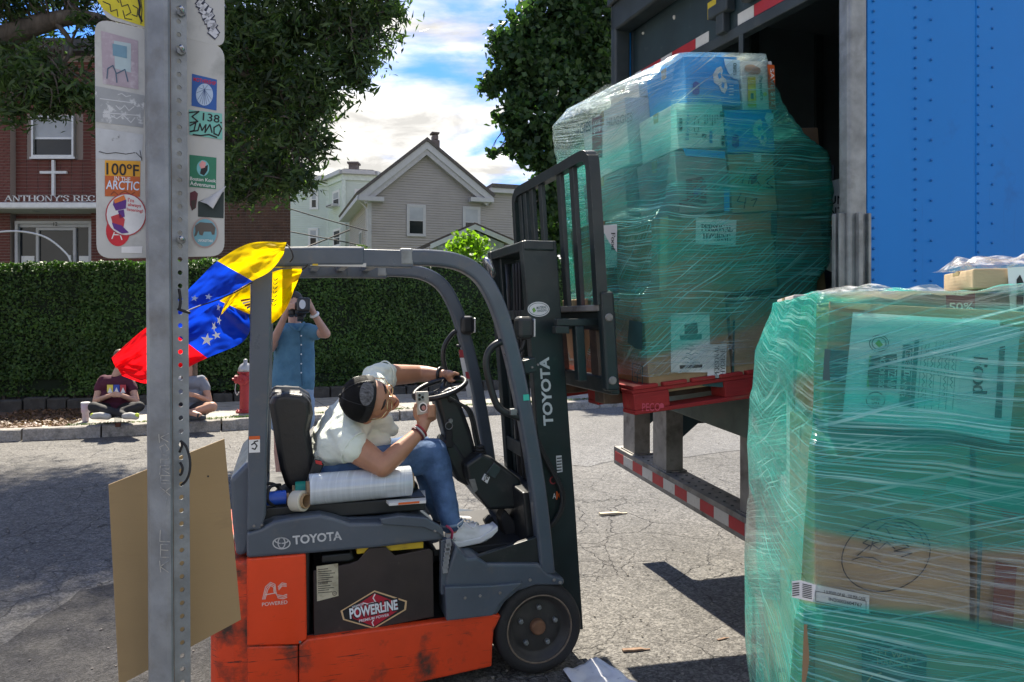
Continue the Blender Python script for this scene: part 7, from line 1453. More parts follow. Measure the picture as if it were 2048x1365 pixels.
# upper plate
s2_.poly('sticker', [(196, -60), (288, -40), (289, 54), (228, 34), (205, 18), (194, 0)], c('sticker_yellow', 214, 200, 40), label='yellow sticker with black comic faces'); s2_.strokes('scrawl', [[(206, 4), (220, 10), (222, 24), (234, 20), (236, 34)], [(240, 0), (244, 14), (256, 10), (262, 26), (252, 32)], [(266, 12), (276, 18), (274, 34), (264, 30)], [(280, -10), (284, 20), (282, 48)], [(212, -10), (230, -6), (238, 6)], [(246, 22), (250, 38), (264, 40)]], 1.8, mInk, .0014); s2_.strokes('scrawl', [[(276, -6), (280, 14), (278, 30), (284, 44)]], 4, mInk, .0014)
for w_, m_ in ((13, c('graffiti_navy', 52, 58, 78)), (7.5, c('graffiti_white', 205, 208, 214))):
    s2_.strokes('graffiti', [[(392, -8), (404, 0), (396, 10), (408, 16)], [(412, 10), (402, 22), (414, 30), (420, 18)], [(406, 34), (424, 30), (412, 44), (428, 46)], [(416, 52), (430, 50), (422, 62)], [(420, 64), (432, 74)], [(424, 54), (434, 68)]], w_, m_, .001 if w_ > 10 else .0016)
# cardboard sign on the post
t3, s3 = plate('board_sign', 'blank brown board mounted low on the sign post', ((217, 970), (449, 878), (482, 1240), (238, 1372)), (1.445, 1.56, 1.56, 1.445), 'sign', M('hardboard', (.31, .215, .105), .8, var=.05, scale=2, dirt=((.22, .15, .075), .55, .8, 3), bump=.05, bscale=90, stretch=(1, 1, 4)), .004)
s3.disc('spot', 416, 953, 2, 2, mInk, .001)
# ================================================================== LITTER ON THE ROAD
def ground_sheet(name, label, pix, mat, h, cat):
    n = 26; c00, c10, c11, c01 = [G(*p) for p in pix]; V = []; t = thing(name, label, cat, c00)
    for i in range(n + 1):
        for j in range(n + 1):
            f, g = i / n, j / n; p = (c00 * (1 - f) + c10 * f) * (1 - g) + (c01 * (1 - f) + c11 * f) * g
            w = abs(noise.noise(Vector((f * 3.2, g * 3.2, 1)))) * h + abs(f - .42) * h * 1.1 + .006; V.append((p.x, p.y, w))
    me = bpy.data.meshes.new('sheet'); me.from_pydata(V, [], [(i * (n + 1) + j, (i + 1) * (n + 1) + j, (i + 1) * (n + 1) + j + 1, i * (n + 1) + j + 1) for i in range(n) for j in range(n)])
    o = obj('sheet', me, mat, t, smooth=True); md = o.modifiers.new('s', 'SOLIDIFY'); md.thickness = .001; return t
gs_ = ground_sheet('paper_sheet', 'crumpled white paper sheet on the road by the front wheel', ((1126, 1348), (1192, 1326), (1300, 1400), (1190, 1440)), M('paper_white', (.80, .81, .83), .7, var=.05, scale=20, dirt=((.45, .48, .55), .62, .68, 24)), .03, 'paper')
def stick(name, label, p0, p1, w, mat):
    a, b = G(*p0), G(*p1); t = thing(name, label, 'wood scrap', a); d = (b - a); s = Vector((-d.y, d.x, 0)).normalized() * w; up = Vector((0, 0, w * .55)); q = MB(); n = 6
    vs = []
    for i in range(n + 1):
        f = i / n; k = 1 - .5 * (f > .8); c_ = a + d * f; j = noise.noise(Vector((f * 4, w * 90, 0))) * w * .3
        vs += [c_ - s * k + Vector((0, j, .003)), c_ + s * k + Vector((0, j, .003)), c_ + s * k + up * 2 * k + Vector((0, j, 0)), c_ - s * k + up * 2 * k + Vector((0, j, 0))]
    q.add(vs, [(i * 4 + k, i * 4 + (k + 1) % 4, i * 4 + 4 + (k + 1) % 4, i * 4 + 4 + k) for i in range(n) for k in range(4)] + [(3, 2, 1, 0), (n * 4, n * 4 + 1, n * 4 + 2, n * 4 + 3)]); obj('splinter', q, mat, t)
mPale = M('pale_wood', (.5, .43, .31), .85, var=.2, scale=30, stretch=(1, 6, 6)); stick('wood_scrap', 'pale splinter of wood on the sunlit road between mast and trailer', (1199, 1032), (1254, 1028), .02, mPale); stick('wood_scrap', 'small brown broken stick on the road at the shadow edge', (1245, 1304), (1300, 1300), .011, M('brown_wood', (.22, .14, .09), .85, var=.3, scale=30)); stick('wood_scrap', 'thin twig on the road beside the foreground stack', (1435, 1282), (1458, 1276), .006, M('brown_wood', (.22, .14, .09), .85))
def pebbles():
    mb = MB()
    for i in range(420):
        d = 3 + 7 * rnd.random() ** 1.3; x = rnd.uniform(-3.6, 2.0) * d / 5; r = rnd.uniform(.003, .009); mb.ball((x, d, r * .5 + .004), r, 6, (1, 1, .7))
    obj('gravel', mb, M('pebble', (.25, .23, .2), .9, var=.3, scale=30), label='scattered small grey stones and grit on the asphalt', cat='gravel', kind='stuff')
pebbles()
# ================================================================== PEOPLE
def wrinkle(me, amp, fr, seed=0, st=(1, 1, 1)):
    for v in me.vertices:
        p = Vector((v.co.x * st[0], v.co.y * st[1], v.co.z * st[2])); v.co += v.normal * (noise.noise(p * fr + Vector((seed, 0, 0))) * amp + (.5 - abs(noise.noise(p * fr * 1.9 + Vector((0, seed, 0))))) * amp * .7)
    return me
mSk1 = M('skin_tan', (.44, .22, .13), .5, var=.10, scale=14, bump=.06, bscale=120); mSk2 = M('skin_fair', (.50, .29, .21), .5, var=.07, scale=14); mSk3 = M('skin_warm', (.44, .24, .16), .5, var=.07, scale=14)
mTee = M('mint_white_cotton', (.76, .82, .71), .85, var=.06, scale=4, bump=.6, bscale=16, sheen=.2); mDenim = M('blue_denim', (.025, .07, .17), .85, var=.35, scale=7, bump=.5, bscale=24, col2=(.12, .22, .42)); mDenimL = M('pale_denim', (.24, .33, .44), .85, var=.15, scale=5, bump=.2, bscale=16)
mCap = M('black_cap_cloth', (.010, .011, .012), .8, var=.2, scale=30, bump=.15, bscale=160); mGoldF = M('gold_frame', (.72, .55, .30), .25, .9, var=.05); mHairG = M('grey_hair', (.02, .02, .02), .6, var=.5, scale=40, stretch=(1, 6, 2), col2=(.16, .16, .165)); mHairB = M('brown_hair', (.07, .04, .025), .55, var=.5, scale=40, stretch=(4, 4, .5), col2=(.20, .13, .08)); mHairD = M('dark_hair', (.02, .014, .01), .55, var=.4, scale=40)
mWhiteSh = M('white_leather', (.74, .74, .73), .45, var=.05, scale=8); mLip = M('lip', (.30, .11, .09), .5); mEye = M('eye_dark', (.02, .015, .012), .25)
def head_caps(c, F, U, Rr, k=1.0):
    P = lambda f, u, r: c + F * f * k + U * u * k + Rr * r * k
    return [(P(-.028, .012, 0), .093 * k, P(.022, .012, 0), .086 * k), (P(.03, -.02, 0), .072 * k, P(.06, -.075, 0), .040 * k), (P(.075, -.088, 0), .026 * k, P(.07, -.09, 0), .026 * k), (P(.092, .012, 0), .009 * k, P(.110, -.028, 0), .0125 * k), (P(.105, -.032, -.012), .009 * k, P(.105, -.032, .012), .009 * k),
            (P(.078, .03, -.032), .022 * k, P(.078, .03, .032), .022 * k), (P(.062, -.028, -.042), .028 * k, P(.03, -.06, -.045), .03 * k), (P(.062, -.028, .042), .028 * k, P(.03, -.06, .045), .03 * k),
            (P(-.008, .0, .09), .02 * k, P(-.012, -.03, .086), .014 * k), (P(-.008, .0, -.09), .02 * k, P(-.012, -.03, -.086), .014 * k), (P(-.02, -.05, 0), .058 * k, P(-.035, -.13, 0), .056 * k)]
def face(par, c, F, U, Rr, k=1.0, eyes=True):
    P = lambda f, u, r: c + F * f * k + U * u * k + Rr * r * k
    for s in (-1, 1):
        if eyes: obj('eye', MB().ball(P(.088, .006, s * .032), .0105 * k, 8), mEye, par, smooth=True)
        obj('eyebrow', MB().tube([P(.100, .032, s * .012), P(.103, .038, s * .030), P(.096, .036, s * .045), P(.084, .03, s * .056)], [.0045 * k, .005 * k, .0045 * k, .002 * k], 6), mHairD, par, smooth=True)
    obj('mouth', MB().tube([P(.096, -.056, -.022), P(.108, -.054, 0), P(.096, -.056, .022)], [.003 * k, .0055 * k, .003 * k], 6), mLip, par, smooth=True)
def finger(pts, r): return [(Vector(a), r * (1 - .08 * i), Vector(b), r * (.94 - .08 * i)) for i, (a, b) in enumerate(zip(pts, pts[1:]))]
# ------------------------------------------------------------------ driver
D = lambda px, py, v: FK.w(fk(px, py, v)); M3 = FK.M.to_3x3()
def driver():
    t = thing('person', 'driver in pale tee and backwards black cap bending over a phone on the forklift seat', 'person', D(660, 985, .45))
    F = (M3 @ Vector((.80, -.60, .10))).normalized(); U = (M3 @ Vector((-.60, -.72, .30))); U = (U - F * U.dot(F)).normalized(); Rr = F.cross(U)
    Hc = D(738, 800, .15); P = lambda f, u, r: Hc + F * f + U * u + Rr * r
    c = head_caps(Hc, F, U, Rr, 1.03); c.append((P(-.03, -.07, 0), .06, D(706, 806, .36), .07))
    # right arm with the phone hand
    sh, el, wr, pa = D(694, 886, .17), D(766, 934, .06), D(842, 862, .13), D(851, 838, .155)
    c += [(sh, .070, sh.lerp(el, .55), .060), (sh.lerp(el, .55), .060, el, .046), (el, .047, el.lerp(wr, .35), .046), (el.lerp(wr, .35), .046, wr, .028), (wr, .028, pa, .030), (D(843, 848, .15), .022, D(840, 834, .16), .018), (pa, .030, D(861, 834, .165), .020)]
    for i in range(4): c += finger([D(858 + i * .5, 824 + i * 6, .172), D(869, 817 + i * 7, .160), D(867, 812 + i * 7, .125), D(857, 813 + i * 7, .118)], .0098)
    c += finger([D(840, 844, .145), D(831, 833, .13), D(829, 819, .125), D(832, 809, .124)], .011)
    c += [(D(706, 806, .36), .07, sh, .06), (D(706, 806, .36), .07, D(760, 752, .55), .055)]
    # left arm reaching to the wheel
    s2, e2, w2, p2 = D(760, 752, .55), D(838, 748, .68), D(886, 750, .60), D(899, 751, .57)
    c += [(s2, .062, s2.lerp(e2, .5), .054), (s2.lerp(e2, .5), .054, e2, .046), (e2, .046, e2.lerp(w2, .4), .042), (e2.lerp(w2, .4), .042, w2, .028), (w2, .027, p2, .029), (p2, .028, D(900, 751, .50), .022)]
    for i in range(4): c += finger([D(900, 751 - i * .4, .60 - i * .035), D(909, 748 - i * .6, .59 - i * .036), D(917, 751 - i * .6, .585 - i * .037)], .0098)
    c += finger([D(896, 758, .55), D(900, 762, .50), D(908, 762, .48)], .011)
    obj('body', blob(c, .0062, 3, 'body'), mSk1, t); face(t, Hc, F, U, Rr, 1.03, False)
    # tee
    qb = lambda t, A, B, C_: tuple((1 - t) ** 2 * a_ + 2 * t * (1 - t) * b_ + t * t * c_ for a_, b_, c_ in zip(A, B, C_)); s = []
    for i in range(7):
        f = i / 6; top = qb(f, (692, 872, .18), (722, 806, .36), (758, 760, .53)); bot = qb(f, (660, 922, .34), (652, 914, .46), (668, 908, .56)); mid = tuple((x + y) / 2 for x, y in zip(top, bot)); k = 1 - .25 * abs(2 * f - 1)
        s += [(D(*bot), .112 * k + .012, D(mid[0] - 4, mid[1] - 6, mid[2]), .118 * k), (D(mid[0] - 4, mid[1] - 6, mid[2]), .118 * k, D(*top), .092 * k + .008)]
    s += [(D(672, 893, .22), .085, D(698, 890, .155), .082), (D(692, 872, .19), .086, D(704, 892, .13), .076), (D(755, 762, .53), .086, D(768, 753, .56), .074), (D(740, 830, .38), .075, D(782, 858, .40), .036), (D(715, 885, .34), .07, D(768, 884, .36), .034)]
    me = wrinkle(blob(s, .009, 12, 'shirt'), .017, 8.5, 3, (1.2, .8, 1.5)); obj('shirt', me, mTee, t)
    for nm, a, r_, ax in (('sleeve_hem', D(706, 896, .122), .0765, (D(766, 934, .06) - sh)), ('sleeve_hem', D(770, 752, .562), .0745, (e2 - s2))): ax = ax.normalized(); u = ax.orthogonal().normalized(); w = ax.cross(u); obj(nm, MB().tube([a + (u * math.cos(i * math.pi / 12) + w * math.sin(i * math.pi / 12)) * r_ for i in range(24)], .004, 6, closed=True), mTee, t, smooth=True)
    j = [(D(655, 948, .34), .11, D(655, 945, .55), .11), (D(668, 950, .30), .10, D(780, 930, .24), .088), (D(780, 930, .24), .088, D(866, 908, .22), .074), (D(866, 908, .22), .074, D(885, 985, .20), .058), (D(885, 985, .20), .058, D(903, 1046, .19), .047), (D(672, 942, .56), .10, D(790, 905, .62), .082), (D(790, 905, .62), .08, D(838, 895, .66), .072), (D(838, 895, .66), .07, D(862, 990, .66), .05), (D(862, 990, .66), .05, D(880, 1030, .66), .044)]
    me = wrinkle(blob(j, .010, 5, 'jeans'), .010, 10, 8); obj('jeans', me, mDenim, t)
    ck = D(904, 1047, .19); obj('cuff', MB().tube([ck + M3 @ Vector((math.cos(i * math.pi / 12) * .048, math.sin(i * math.pi / 12) * .048, .006 * math.cos(i * math.pi / 12))) for i in range(24)], .008, 8, closed=True), mDenimL, t, smooth=True)
    an = blob([(D(903, 1040, .19), .036, D(906, 1072, .19), .037)], .008, 2); obj('ankle', an, mSk1, t)
    def shoe(cs, sole, mat, v0, v1):
        o = obj('shoe', blob(cs, .006, 3, 'shoe'), mat, t); pts = [fk(x, y, v0) for x, y in sole]; pts = [Vector((p.x, v0, p.z)) for p in pts]
        q = MB(); q.prism([FK.w(p) for p in pts], M3 @ Vector((0, v1 - v0, 0))); obj('sole', q, mWhiteSh, o, bevel=.006); return o
    so_ = shoe([(D(906, 1072, .19), .043, D(920, 1074, .19), .046), (D(916, 1060, .19), .036, D(945, 1062, .19), .040), (D(920, 1078, .19), .044, D(965, 1068, .19), .040), (D(965, 1066, .19), .038, D(978, 1060, .185), .030)], [(885, 1098), (886, 1086), (920, 1084), (960, 1076), (985, 1060), (996, 1052), (997, 1062), (984, 1076), (960, 1088), (920, 1096)], mWhiteSh, .143, .237)
    shoe([(D(884, 1042, .66), .043, D(900, 1046, .66), .044), (D(900, 1046, .66), .04, D(935, 1046, .65), .036)], [(872, 1062), (874, 1054), (930, 1054), (950, 1046), (952, 1054), (930, 1062)], mWhiteSh, .61, .71)
    lc = MB()
    for i in range(5): x = 920 + i * 8; lc.tube(spline([D(x - 3, 1040 + i * 1.5, .165), D(x + 2, 1036 + i * 2.4, .185), D(x + 5, 1041 + i * 2, .22)], 4), .0035, 6)
    lc.tube(spline([D(925, 1042, .15), D(915, 1050, .14), D(920, 1058, .142), D(930, 1046, .15), D(945, 1056, .142), D(952, 1048, .15)], 5), .0032, 6); obj('laces', lc, mWhiteSh, so_, smooth=True, kind='stuff')
    sst = Sheet(D(915, 1082, .142), M3 @ Vector((0, 1, 0)), so_); sst.text('OC', (903, 1084), (911, 1082), (902, 1077), mGalv, .004)
    ak = obj('ankle_strap', MB().tube([D(892, 1052, .14) , D(899, 1056, .14), D(905, 1064, .142), D(903, 1078, .143)], .006, 8), M('pink_strap', (.55, .06, .14), .5), t, smooth=True)
    # cap, worn backwards
    A_ = (U * .76 - F * .65).normalized(); B_ = (F - A_ * F.dot(A_)).normalized(); q = MB(); vs = []; fs = []; n, m = 28, 11; cc = P(-.012, .012, 0)
    for i in range(m + 1):
        th = R(94) * i / m
        for k in range(n):
            a = 2 * math.pi * k / n; rr = .112 + .008 * math.cos(a) * math.sin(th); hh = .113
            vs.append(cc + A_ * math.cos(th) * hh + (B_ * math.cos(a) * 1.10 + Rr * math.sin(a) * .96) * math.sin(th) * rr)
    fs = [(i * n + k, i * n + (k + 1) % n, (i + 1) * n + (k + 1) % n, (i + 1) * n + k) for i in range(m) for k in range(n)]; q.add(vs, fs); cp = obj('cap', q, mCap, t, smooth=True); obj('button', MB().ball(cc + A_ * .116, .009, 8), mCap, cp, smooth=True)
    for k in range(3): obj('seam', MB().tube([cc + A_ * math.cos(x) * .1145 + (B_ * math.cos(k * 1.0472 + .5) * 1.10 + Rr * math.sin(k * 1.0472 + .5) * .96) * math.sin(x) * (.1135 + .008 * math.cos(k * 1.0472 + .5) * math.sin(x)) for x in [(-90 + 10 * j) * math.pi / 180 for j in range(19)]], .0016, 5), mVinyl, cp, smooth=True); md = cp.modifiers.new('s', 'SOLIDIFY'); md.thickness = .003
    br = MB(); vs = []
    for i in range(9):
        a = R(-62 + 124 * i / 8); d0 = (-B_ * math.cos(a) * 1.08 + Rr * math.sin(a) * .95); 
        for e in (.105, .135, .168): vs.append(cc + d0 * e * (1 if e < .11 else 1 - .12 * abs(math.sin(a))) - A_ * (.012 + (e - .105) * .35 - .02 * (1 - math.cos(a))))
    br.add(vs, [(i * 3 + k, i * 3 + k + 1, i * 3 + 4 + k, i * 3 + 3 + k) for i in range(8) for k in range(2)]); b_ = obj('brim', br, mCap, cp, smooth=True); md = b_.modifiers.new('s', 'SOLIDIFY'); md.thickness = .003
    hd = (U * .74 + F * .50).normalized(); h1 = Rr; h2 = hd.cross(h1).normalized(); q = MB(); vs = [cc + hd * .133]; n = 20
    for k in range(n): a = 2 * math.pi * k / n; d_ = (hd + (h1 * math.cos(a) * .46 + h2 * math.sin(a) * .24)).normalized(); vs.append(cc + d_ * .1325)
    q.add(vs, [(0, 1 + k, 1 + (k + 1) % n) for k in range(n)]); obj('hair', q, mHairG, t, smooth=True)
    gl = MB()
    for s in (-1, 1):
        gl.tube([P(.108, .0 + .021 * math.sin(i * math.pi / 8), s * .034 + .026 * math.cos(i * math.pi / 8)) for i in range(16)], .0026, 6, closed=True); gl.tube([P(.102, .01, s * .060), P(.08, .012, s * .09), P(.0, .012, s * .1)], .0026, 6)
    gl.tube([P(.110, .008, -.008), P(.114, .010, 0), P(.110, .008, .008)], .0026, 6); obj('glasses', gl, mGoldF, t, smooth=True)
    def ring(nm, c_, ax, r_, th_, mat): ax = ax.normalized(); u = ax.orthogonal().normalized(); w = ax.cross(u); return obj(nm, MB().tube([c_ + (u * math.cos(i * math.pi / 10) + w * math.sin(i * math.pi / 10)) * r_ for i in range(20)], th_, 8, closed=True), mat, t, smooth=True)
    ax = wr - el; ring('bracelet', wr - ax.normalized() * .0, ax, .033, .0045, M('bracelet_red', (.35, .03, .04), .5)); ring('bracelet', wr - ax.normalized() * .012, ax, .034, .0045, M('bracelet_grey', (.5, .5, .48), .4)); ring('bracelet', wr - ax.normalized() * .022, ax, .0345, .004, M('bracelet_maroon', (.12, .02, .03), .5))
    ring('watch', w2.lerp(e2, .12), w2 - e2, .034, .0095, mVinyl)
driver()
ph = thing('phone', 'smartphone with triple camera held by the forklift driver', 'phone', D(845, 812, .12))
q = MB(); q.prism([D(831, 784, .145), D(857, 783, .145), D(860, 829, .145), D(833, 831, .145)], M3 @ Vector((0, .009, 0))); obj('case', q, M('phone_case', (.42, .40, .36), .3, .3), ph, bevel=.003)
sp2 = Sheet(D(845, 807, .145), M3 @ Vector((0, 1, 0)), ph); sp2.poly('camera_island', [(835, 788), (848, 787), (849, 802), (836, 803)], mGalv, .001)
for x, y in ((839, 791), (839, 799), (845, 795)): sp2.disc('lens', x, y, 2.7, 2.9, mEye, .0018)
sp2.disc('sticker', 846, 815, 9, 10, mPaper, .001); sp2.disc('sticker_ring', 846, 815, 6.5, 7.5, mInk, .0014); sp2.disc('sticker_face', 847, 816, 4, 4.6, M('sticker_pink', (.5, .25, .22), .5), .0018)
# ------------------------------------------------------------------ cameraman
def cameraman():
    d0 = 7.4; C = lambda x, y, dd=0.0: W(x, y, d0 + dd); t = thing('person', 'cameraman in blue denim shirt and pale shorts filming over the forklift', 'person', Vector((C(585, 900).x, d0, 0)))
    F = Vector((.30, -.93, .18)).normalized(); U = Vector((-.05, .17, 1)); U = (U - F * U.dot(F)).normalized(); Rr = F.cross(U); Hc = C(588, 608, .05)
    c = head_caps(Hc, F, U, Rr, 1.05); c.append((Hc - U * .1, .06, C(590, 655, .02), .065))
    c += [(C(618, 664), .06, C(652, 668, -.12), .046), (C(652, 668, -.12), .046, C(629, 630, -.26), .032), (C(629, 630, -.26), .03, C(618, 607, -.30), .03), (C(562, 664), .06, C(541, 697, -.14), .046), (C(541, 697, -.14), .046, C(571, 630, -.26), .03), (C(571, 630, -.26), .03, C(578, 616, -.28), .03)]
    for i in range(4): c += finger([C(617 - i * .5, 606 + i * 4, -.32), C(621, 600 + i * 5, -.36), C(617, 598 + i * 5, -.40)], .0105); c += finger([C(578, 610 + i * 3, -.3), C(584, 607 + i * 3.4, -.37), C(590, 608 + i * 3.4, -.38)], .0105)
    c += finger([C(574, 612, -.27), C(574, 603, -.3), C(577, 598, -.33)], .011)
    c += [(C(590, 665), .07, C(586, 795), .085), (C(563, 664), .06, C(618, 664), .06)]
    for s, x in ((-1, 562), (1, 606)): c += [(C(586, 795), .08, C(x, 830), .08), (C(x, 830), .085, C(x - 2, 872), .062), (C(x - 2, 872), .06, C(x - 2, 905, .03), .06), (C(x - 2, 905, .03), .06, C(x - 1, 955, .02), .04)]
    obj('body', blob(c, .009, 3, 'body'), mSk2, t); face(t, Hc, F, U, Rr, 1.05)
    obj('hair', blob([(Hc - F * .03 + U * .03, .098, Hc + U * .04 + F * .02, .09)], .014, 2), mHairD, t)
    s = [(C(573, 670), .112, C(569, 768), .125), (C(588, 668), .115, C(587, 768), .135), (C(606, 670), .112, C(604, 768), .125), (C(574, 668), .11, C(607, 668), .11), (C(616, 662), .085, C(632, 667, -.06), .068), (C(566, 664), .085, C(552, 680, -.06), .068)]
    sh = obj('shirt', wrinkle(blob(s, .014, 8), .008, 9, 2), M('chambray_shirt', (.075, .20, .30), .85, var=.2, scale=7, bump=.3, bscale=22, col2=(.11, .26, .37)), t)
    pl_ = MB(); pl_.tube(spline([C(599, 655, -.13), C(602, 690, -.142), C(602, 730, -.14), C(604, 772, -.135)], 4), .008, 6); obj('placket', pl_, M('chambray_seam', (.04, .11, .17), .85), sh)
    for y in (672, 690, 709, 728, 746): obj('button', MB().ball(C(602.5, y, -.152), .0085, 8), mWhite, sh)
    obj('collar', MB().tube(spline([C(578, 648, -.05), C(588, 656, -.12), C(596, 662, -.14), C(602, 654, -.12), C(608, 646, -.04)], 4), .014, 6), _m['chambray_shirt'], sh, smooth=True)
    s = [(C(568, 785), .128, C(602, 785), .128), (C(563, 800), .115, C(561, 845), .105), (C(606, 800), .115, C(607, 845), .105)]; obj('shorts', wrinkle(blob(s, .014, 3), .01, 8, 5), mDenimL, t)
    for x in (561, 605): obj('shoe', blob([(C(x, 960, .03), .045, C(x, 966, -.1), .04)], .012, 2), mVinyl, t)
    w_ = C(629, 630, -.26); ax = (C(618, 607, -.3) - C(652, 668, -.12)).normalized(); u = ax.orthogonal().normalized(); w = ax.cross(u); obj('watch', MB().tube([w_ + (u * math.cos(i * math.pi / 8) + w * math.sin(i * math.pi / 8)) * .036 for i in range(16)], .014, 6, closed=True), mWhite, t, smooth=True)
    v = thing('video_camera', 'black video camera with square lens hood raised to the cameraman\'s face', 'video camera', C(595, 612, -.35)); X = Rr * -1; cx = C(607, 611, -.46)
    X = Vector((.93, .30, 0)); Y = Vector((.30, -.93, .15)).normalized(); Z = X.cross(Y) * -1; Z = Z if Z.z > 0 else -Z
    o = obj('lens_hood', MB().obox(cx, X * .062, Y * .05, Z * .07), mVinyl, v, bevel=.02, seg=3); n = 24
    q = MB(); vs = [cx + Y * .0515 + X * (.030 * math.cos(i * 2 * math.pi / n)) + Z * (.045 * math.sin(i * 2 * math.pi / n) * (1.0)) - X * .012 for i in range(n)]; q.add(vs, [tuple(range(n))]); obj('lens', q, M('pale_lens', (.55, .57, .57), .2), o)
    obj('barrel', MB().tube([cx - Y * .05, cx - Y * .2], .05, 16), mVinyl, v, smooth=True); b = cx - Y * .26 - X * .02; obj('camera_body', MB().obox(b, X * .055, Y * .1, Z * .06), mVinyl, v, bevel=.012)
    hd = MB(); hd.tube(spline([b + Z * .06 + Y * .08, b + Z * .105 + Y * .06, b + Z * .105 - Y * .06, b + Z * .06 - Y * .09], 4), .014, 8); obj('top_handle', hd, mVinyl, v, smooth=True); obj('side_grip', MB().obox(b - X * .085 - Z * .02, X * .03, Y * .07, Z * .045), mVinyl, v, bevel=.015)
    obj('mounting_plate', MB().obox(b - Z * .09, X * .03, Y * .06, Z * .02), mVinyl, v, bevel=.006)
cameraman()
# ------------------------------------------------------------------ two people sitting on the sidewalk
def sitter(label, cx, d0, shirt, pants, skin, hair, longhair, bare, prt=None, sx=1.0, faceyaw=0.0, hx=0):
    C = lambda x, y, dd=0.0: W(cx + x * sx, y, d0 + dd); t = thing('person', label, 'person', Vector((C(0, 800).x, d0, .16)))
    F = Vector((math.sin(faceyaw), -math.cos(faceyaw), -.08)).normalized(); U = Vector((0, 0, 1)); U = (U - F * U.dot(F)).normalized(); Rr = F.cross(U); Hc = C(hx, 716)
    c = head_caps(Hc, F, U, Rr); c.append((Hc - U * .1, .055, C(0, 752), .06))
    for s in (-1, 1): c += [(C(s * 29, 762), .058, C(s * 40, 802, -.08), .047), (C(s * 40, 802, -.08), .046, C(s * 8, 790, -.3), .03)]
    for i in range(4): c += finger([C(8 - i, 786 + i * 2.4, -.30), C(-2, 784 + i * 2.6, -.34), C(-8, 786 + i * 2.4, -.31)], .010); c += finger([C(-8 + i, 787 + i * 2.4, -.30), C(2, 786 + i * 2.6, -.335), C(8, 788 + i * 2.2, -.31)], .010)
    c += [(C(-7, 790, -.29), .028, C(7, 790, -.29), .028)]
    lg = [(C(-11, 822), .11, C(-46, 814, -.34), .075), (C(11, 822), .11, C(46, 814, -.34), .075), (C(-46, 814, -.34), .072, C(20, 832, -.50), .045), (C(46, 814, -.34), .072, C(-20, 833, -.44), .045), (C(-10, 818), .13, C(10, 818), .13)]
    if bare: c += lg[:4]
    obj('body', blob(c, .0105, 3, 'body'), skin, t); face(t, Hc, F, U, Rr)
    s = [(C(-15, 766), .11, C(15, 766), .11), (C(-14, 795), .125, C(14, 795), .125), (C(-13, 815), .13, C(13, 815), .13), (C(-24, 760), .075, C(-34, 778, -.03), .068), (C(24, 760), .075, C(34, 778, -.03), .068)]
    sh = obj('shirt', wrinkle(blob(s, .016, 4), .008, 9, cx), shirt, t)
    if prt:
        for a, m_ in ((-18, mYel), (-5, mNavy), (8, mRedT)): mb = MB(); mb.add([C(a, 770, -.128), C(a + 12, 770, -.134 if a < 0 else -.128), C(a + 12, 785, -.152), C(a, 785, -.15)], [(0, 1, 2, 3)]); obj('print', mb, m_, sh); mb = MB(); mb.add([C(a + 1, 786, -.156), C(a + 6, 775, -.145), C(a + 11, 786, -.156)], [(0, 1, 2)]); obj('print', mb, mPaper, sh)
    obj('shorts' if bare else 'trousers', wrinkle(blob(lg[4:] + ([(C(-11, 822), .122, C(-30, 817, -.2), .105), (C(11, 822), .122, C(30, 817, -.2), .105)] if bare else lg[:4]), .016, 3), .008, 8, 4), pants, t)
    h = [(Hc - F * .03 + U * .03, .101, Hc + F * .012 + U * .045, .088)]
    if longhair: h += [(Hc - F * .06, .085, C(4, 770, .02), .06)] + [(Hc + Rr * s * .075 - F * .01, .04, Hc + Rr * s * .085 - U * .34 + F * .06, .03) for s in (-1, 1)]
    obj('hair', blob(h, .014, 2), hair, t); return t, C
mPantsK = M('black_leggings', (.012, .012, .014), .8, var=.2, scale=6, bump=.2, bscale=14)
ta, CA = sitter('person in maroon printed tee and black leggings sitting cross-legged behind the red flag end', 232, 10.75, M('maroon_tee', (.075, .012, .03), .9, var=.15, scale=6, bump=.2, bscale=14), mPantsK, mSk2, mHairB, False, False, True, hx=9)
for x0, x1 in ((-46, -16), (18, 40)):
    sh_ = obj('shoe', blob([(CA(x0, 833, -.52), .045, CA((x0 + x1) / 2, 832, -.52), .052), (CA((x0 + x1) / 2, 832, -.52), .05, CA(x1, 834, -.52), .045)], .012, 2), M('grey_sneaker', (.42, .41, .38), .8, var=.15, scale=12), ta); obj('heel', MB().ball(CA(x0 - 1 if x0 < 0 else x1 + 2, 831, -.53), .032, 8), M('neon_yellow', (.6, .7, .05), .6), sh_, smooth=True)
tb_, CB = sitter('long-haired person in grey tee and sandals sitting beside the sign post', 379, 11.1, M('grey_tee', (.20, .215, .25), .9, var=.1, scale=6, bump=.2, bscale=14), M('shorts_dark', (.03, .03, .035), .85), mSk3, mHairB, True, True, None, .98, .35)
for x0, x1 in ((-24, -2), (4, 28)):
    so2 = obj('sandal', blob([(CB(x0, 836, -.5), .035, CB(x1, 836, -.5), .042)], .012, 2), M('dark_sandal', (.035, .04, .045), .7), tb_); obj('strap', MB().tube(spline([CB(x0 + 12, 838, -.55), CB(x0 + 14, 828, -.56), CB(x0 + 18, 830, -.46)], 3), .012, 6), _m['dark_sandal'], so2)
tu = thing('tumbler', 'white patterned steel tumbler standing on the sidewalk beside the maroon tee person', 'tumbler', W(171, 834, 10.8)); bq = W(171, 834, 10.8); bq.z = .163
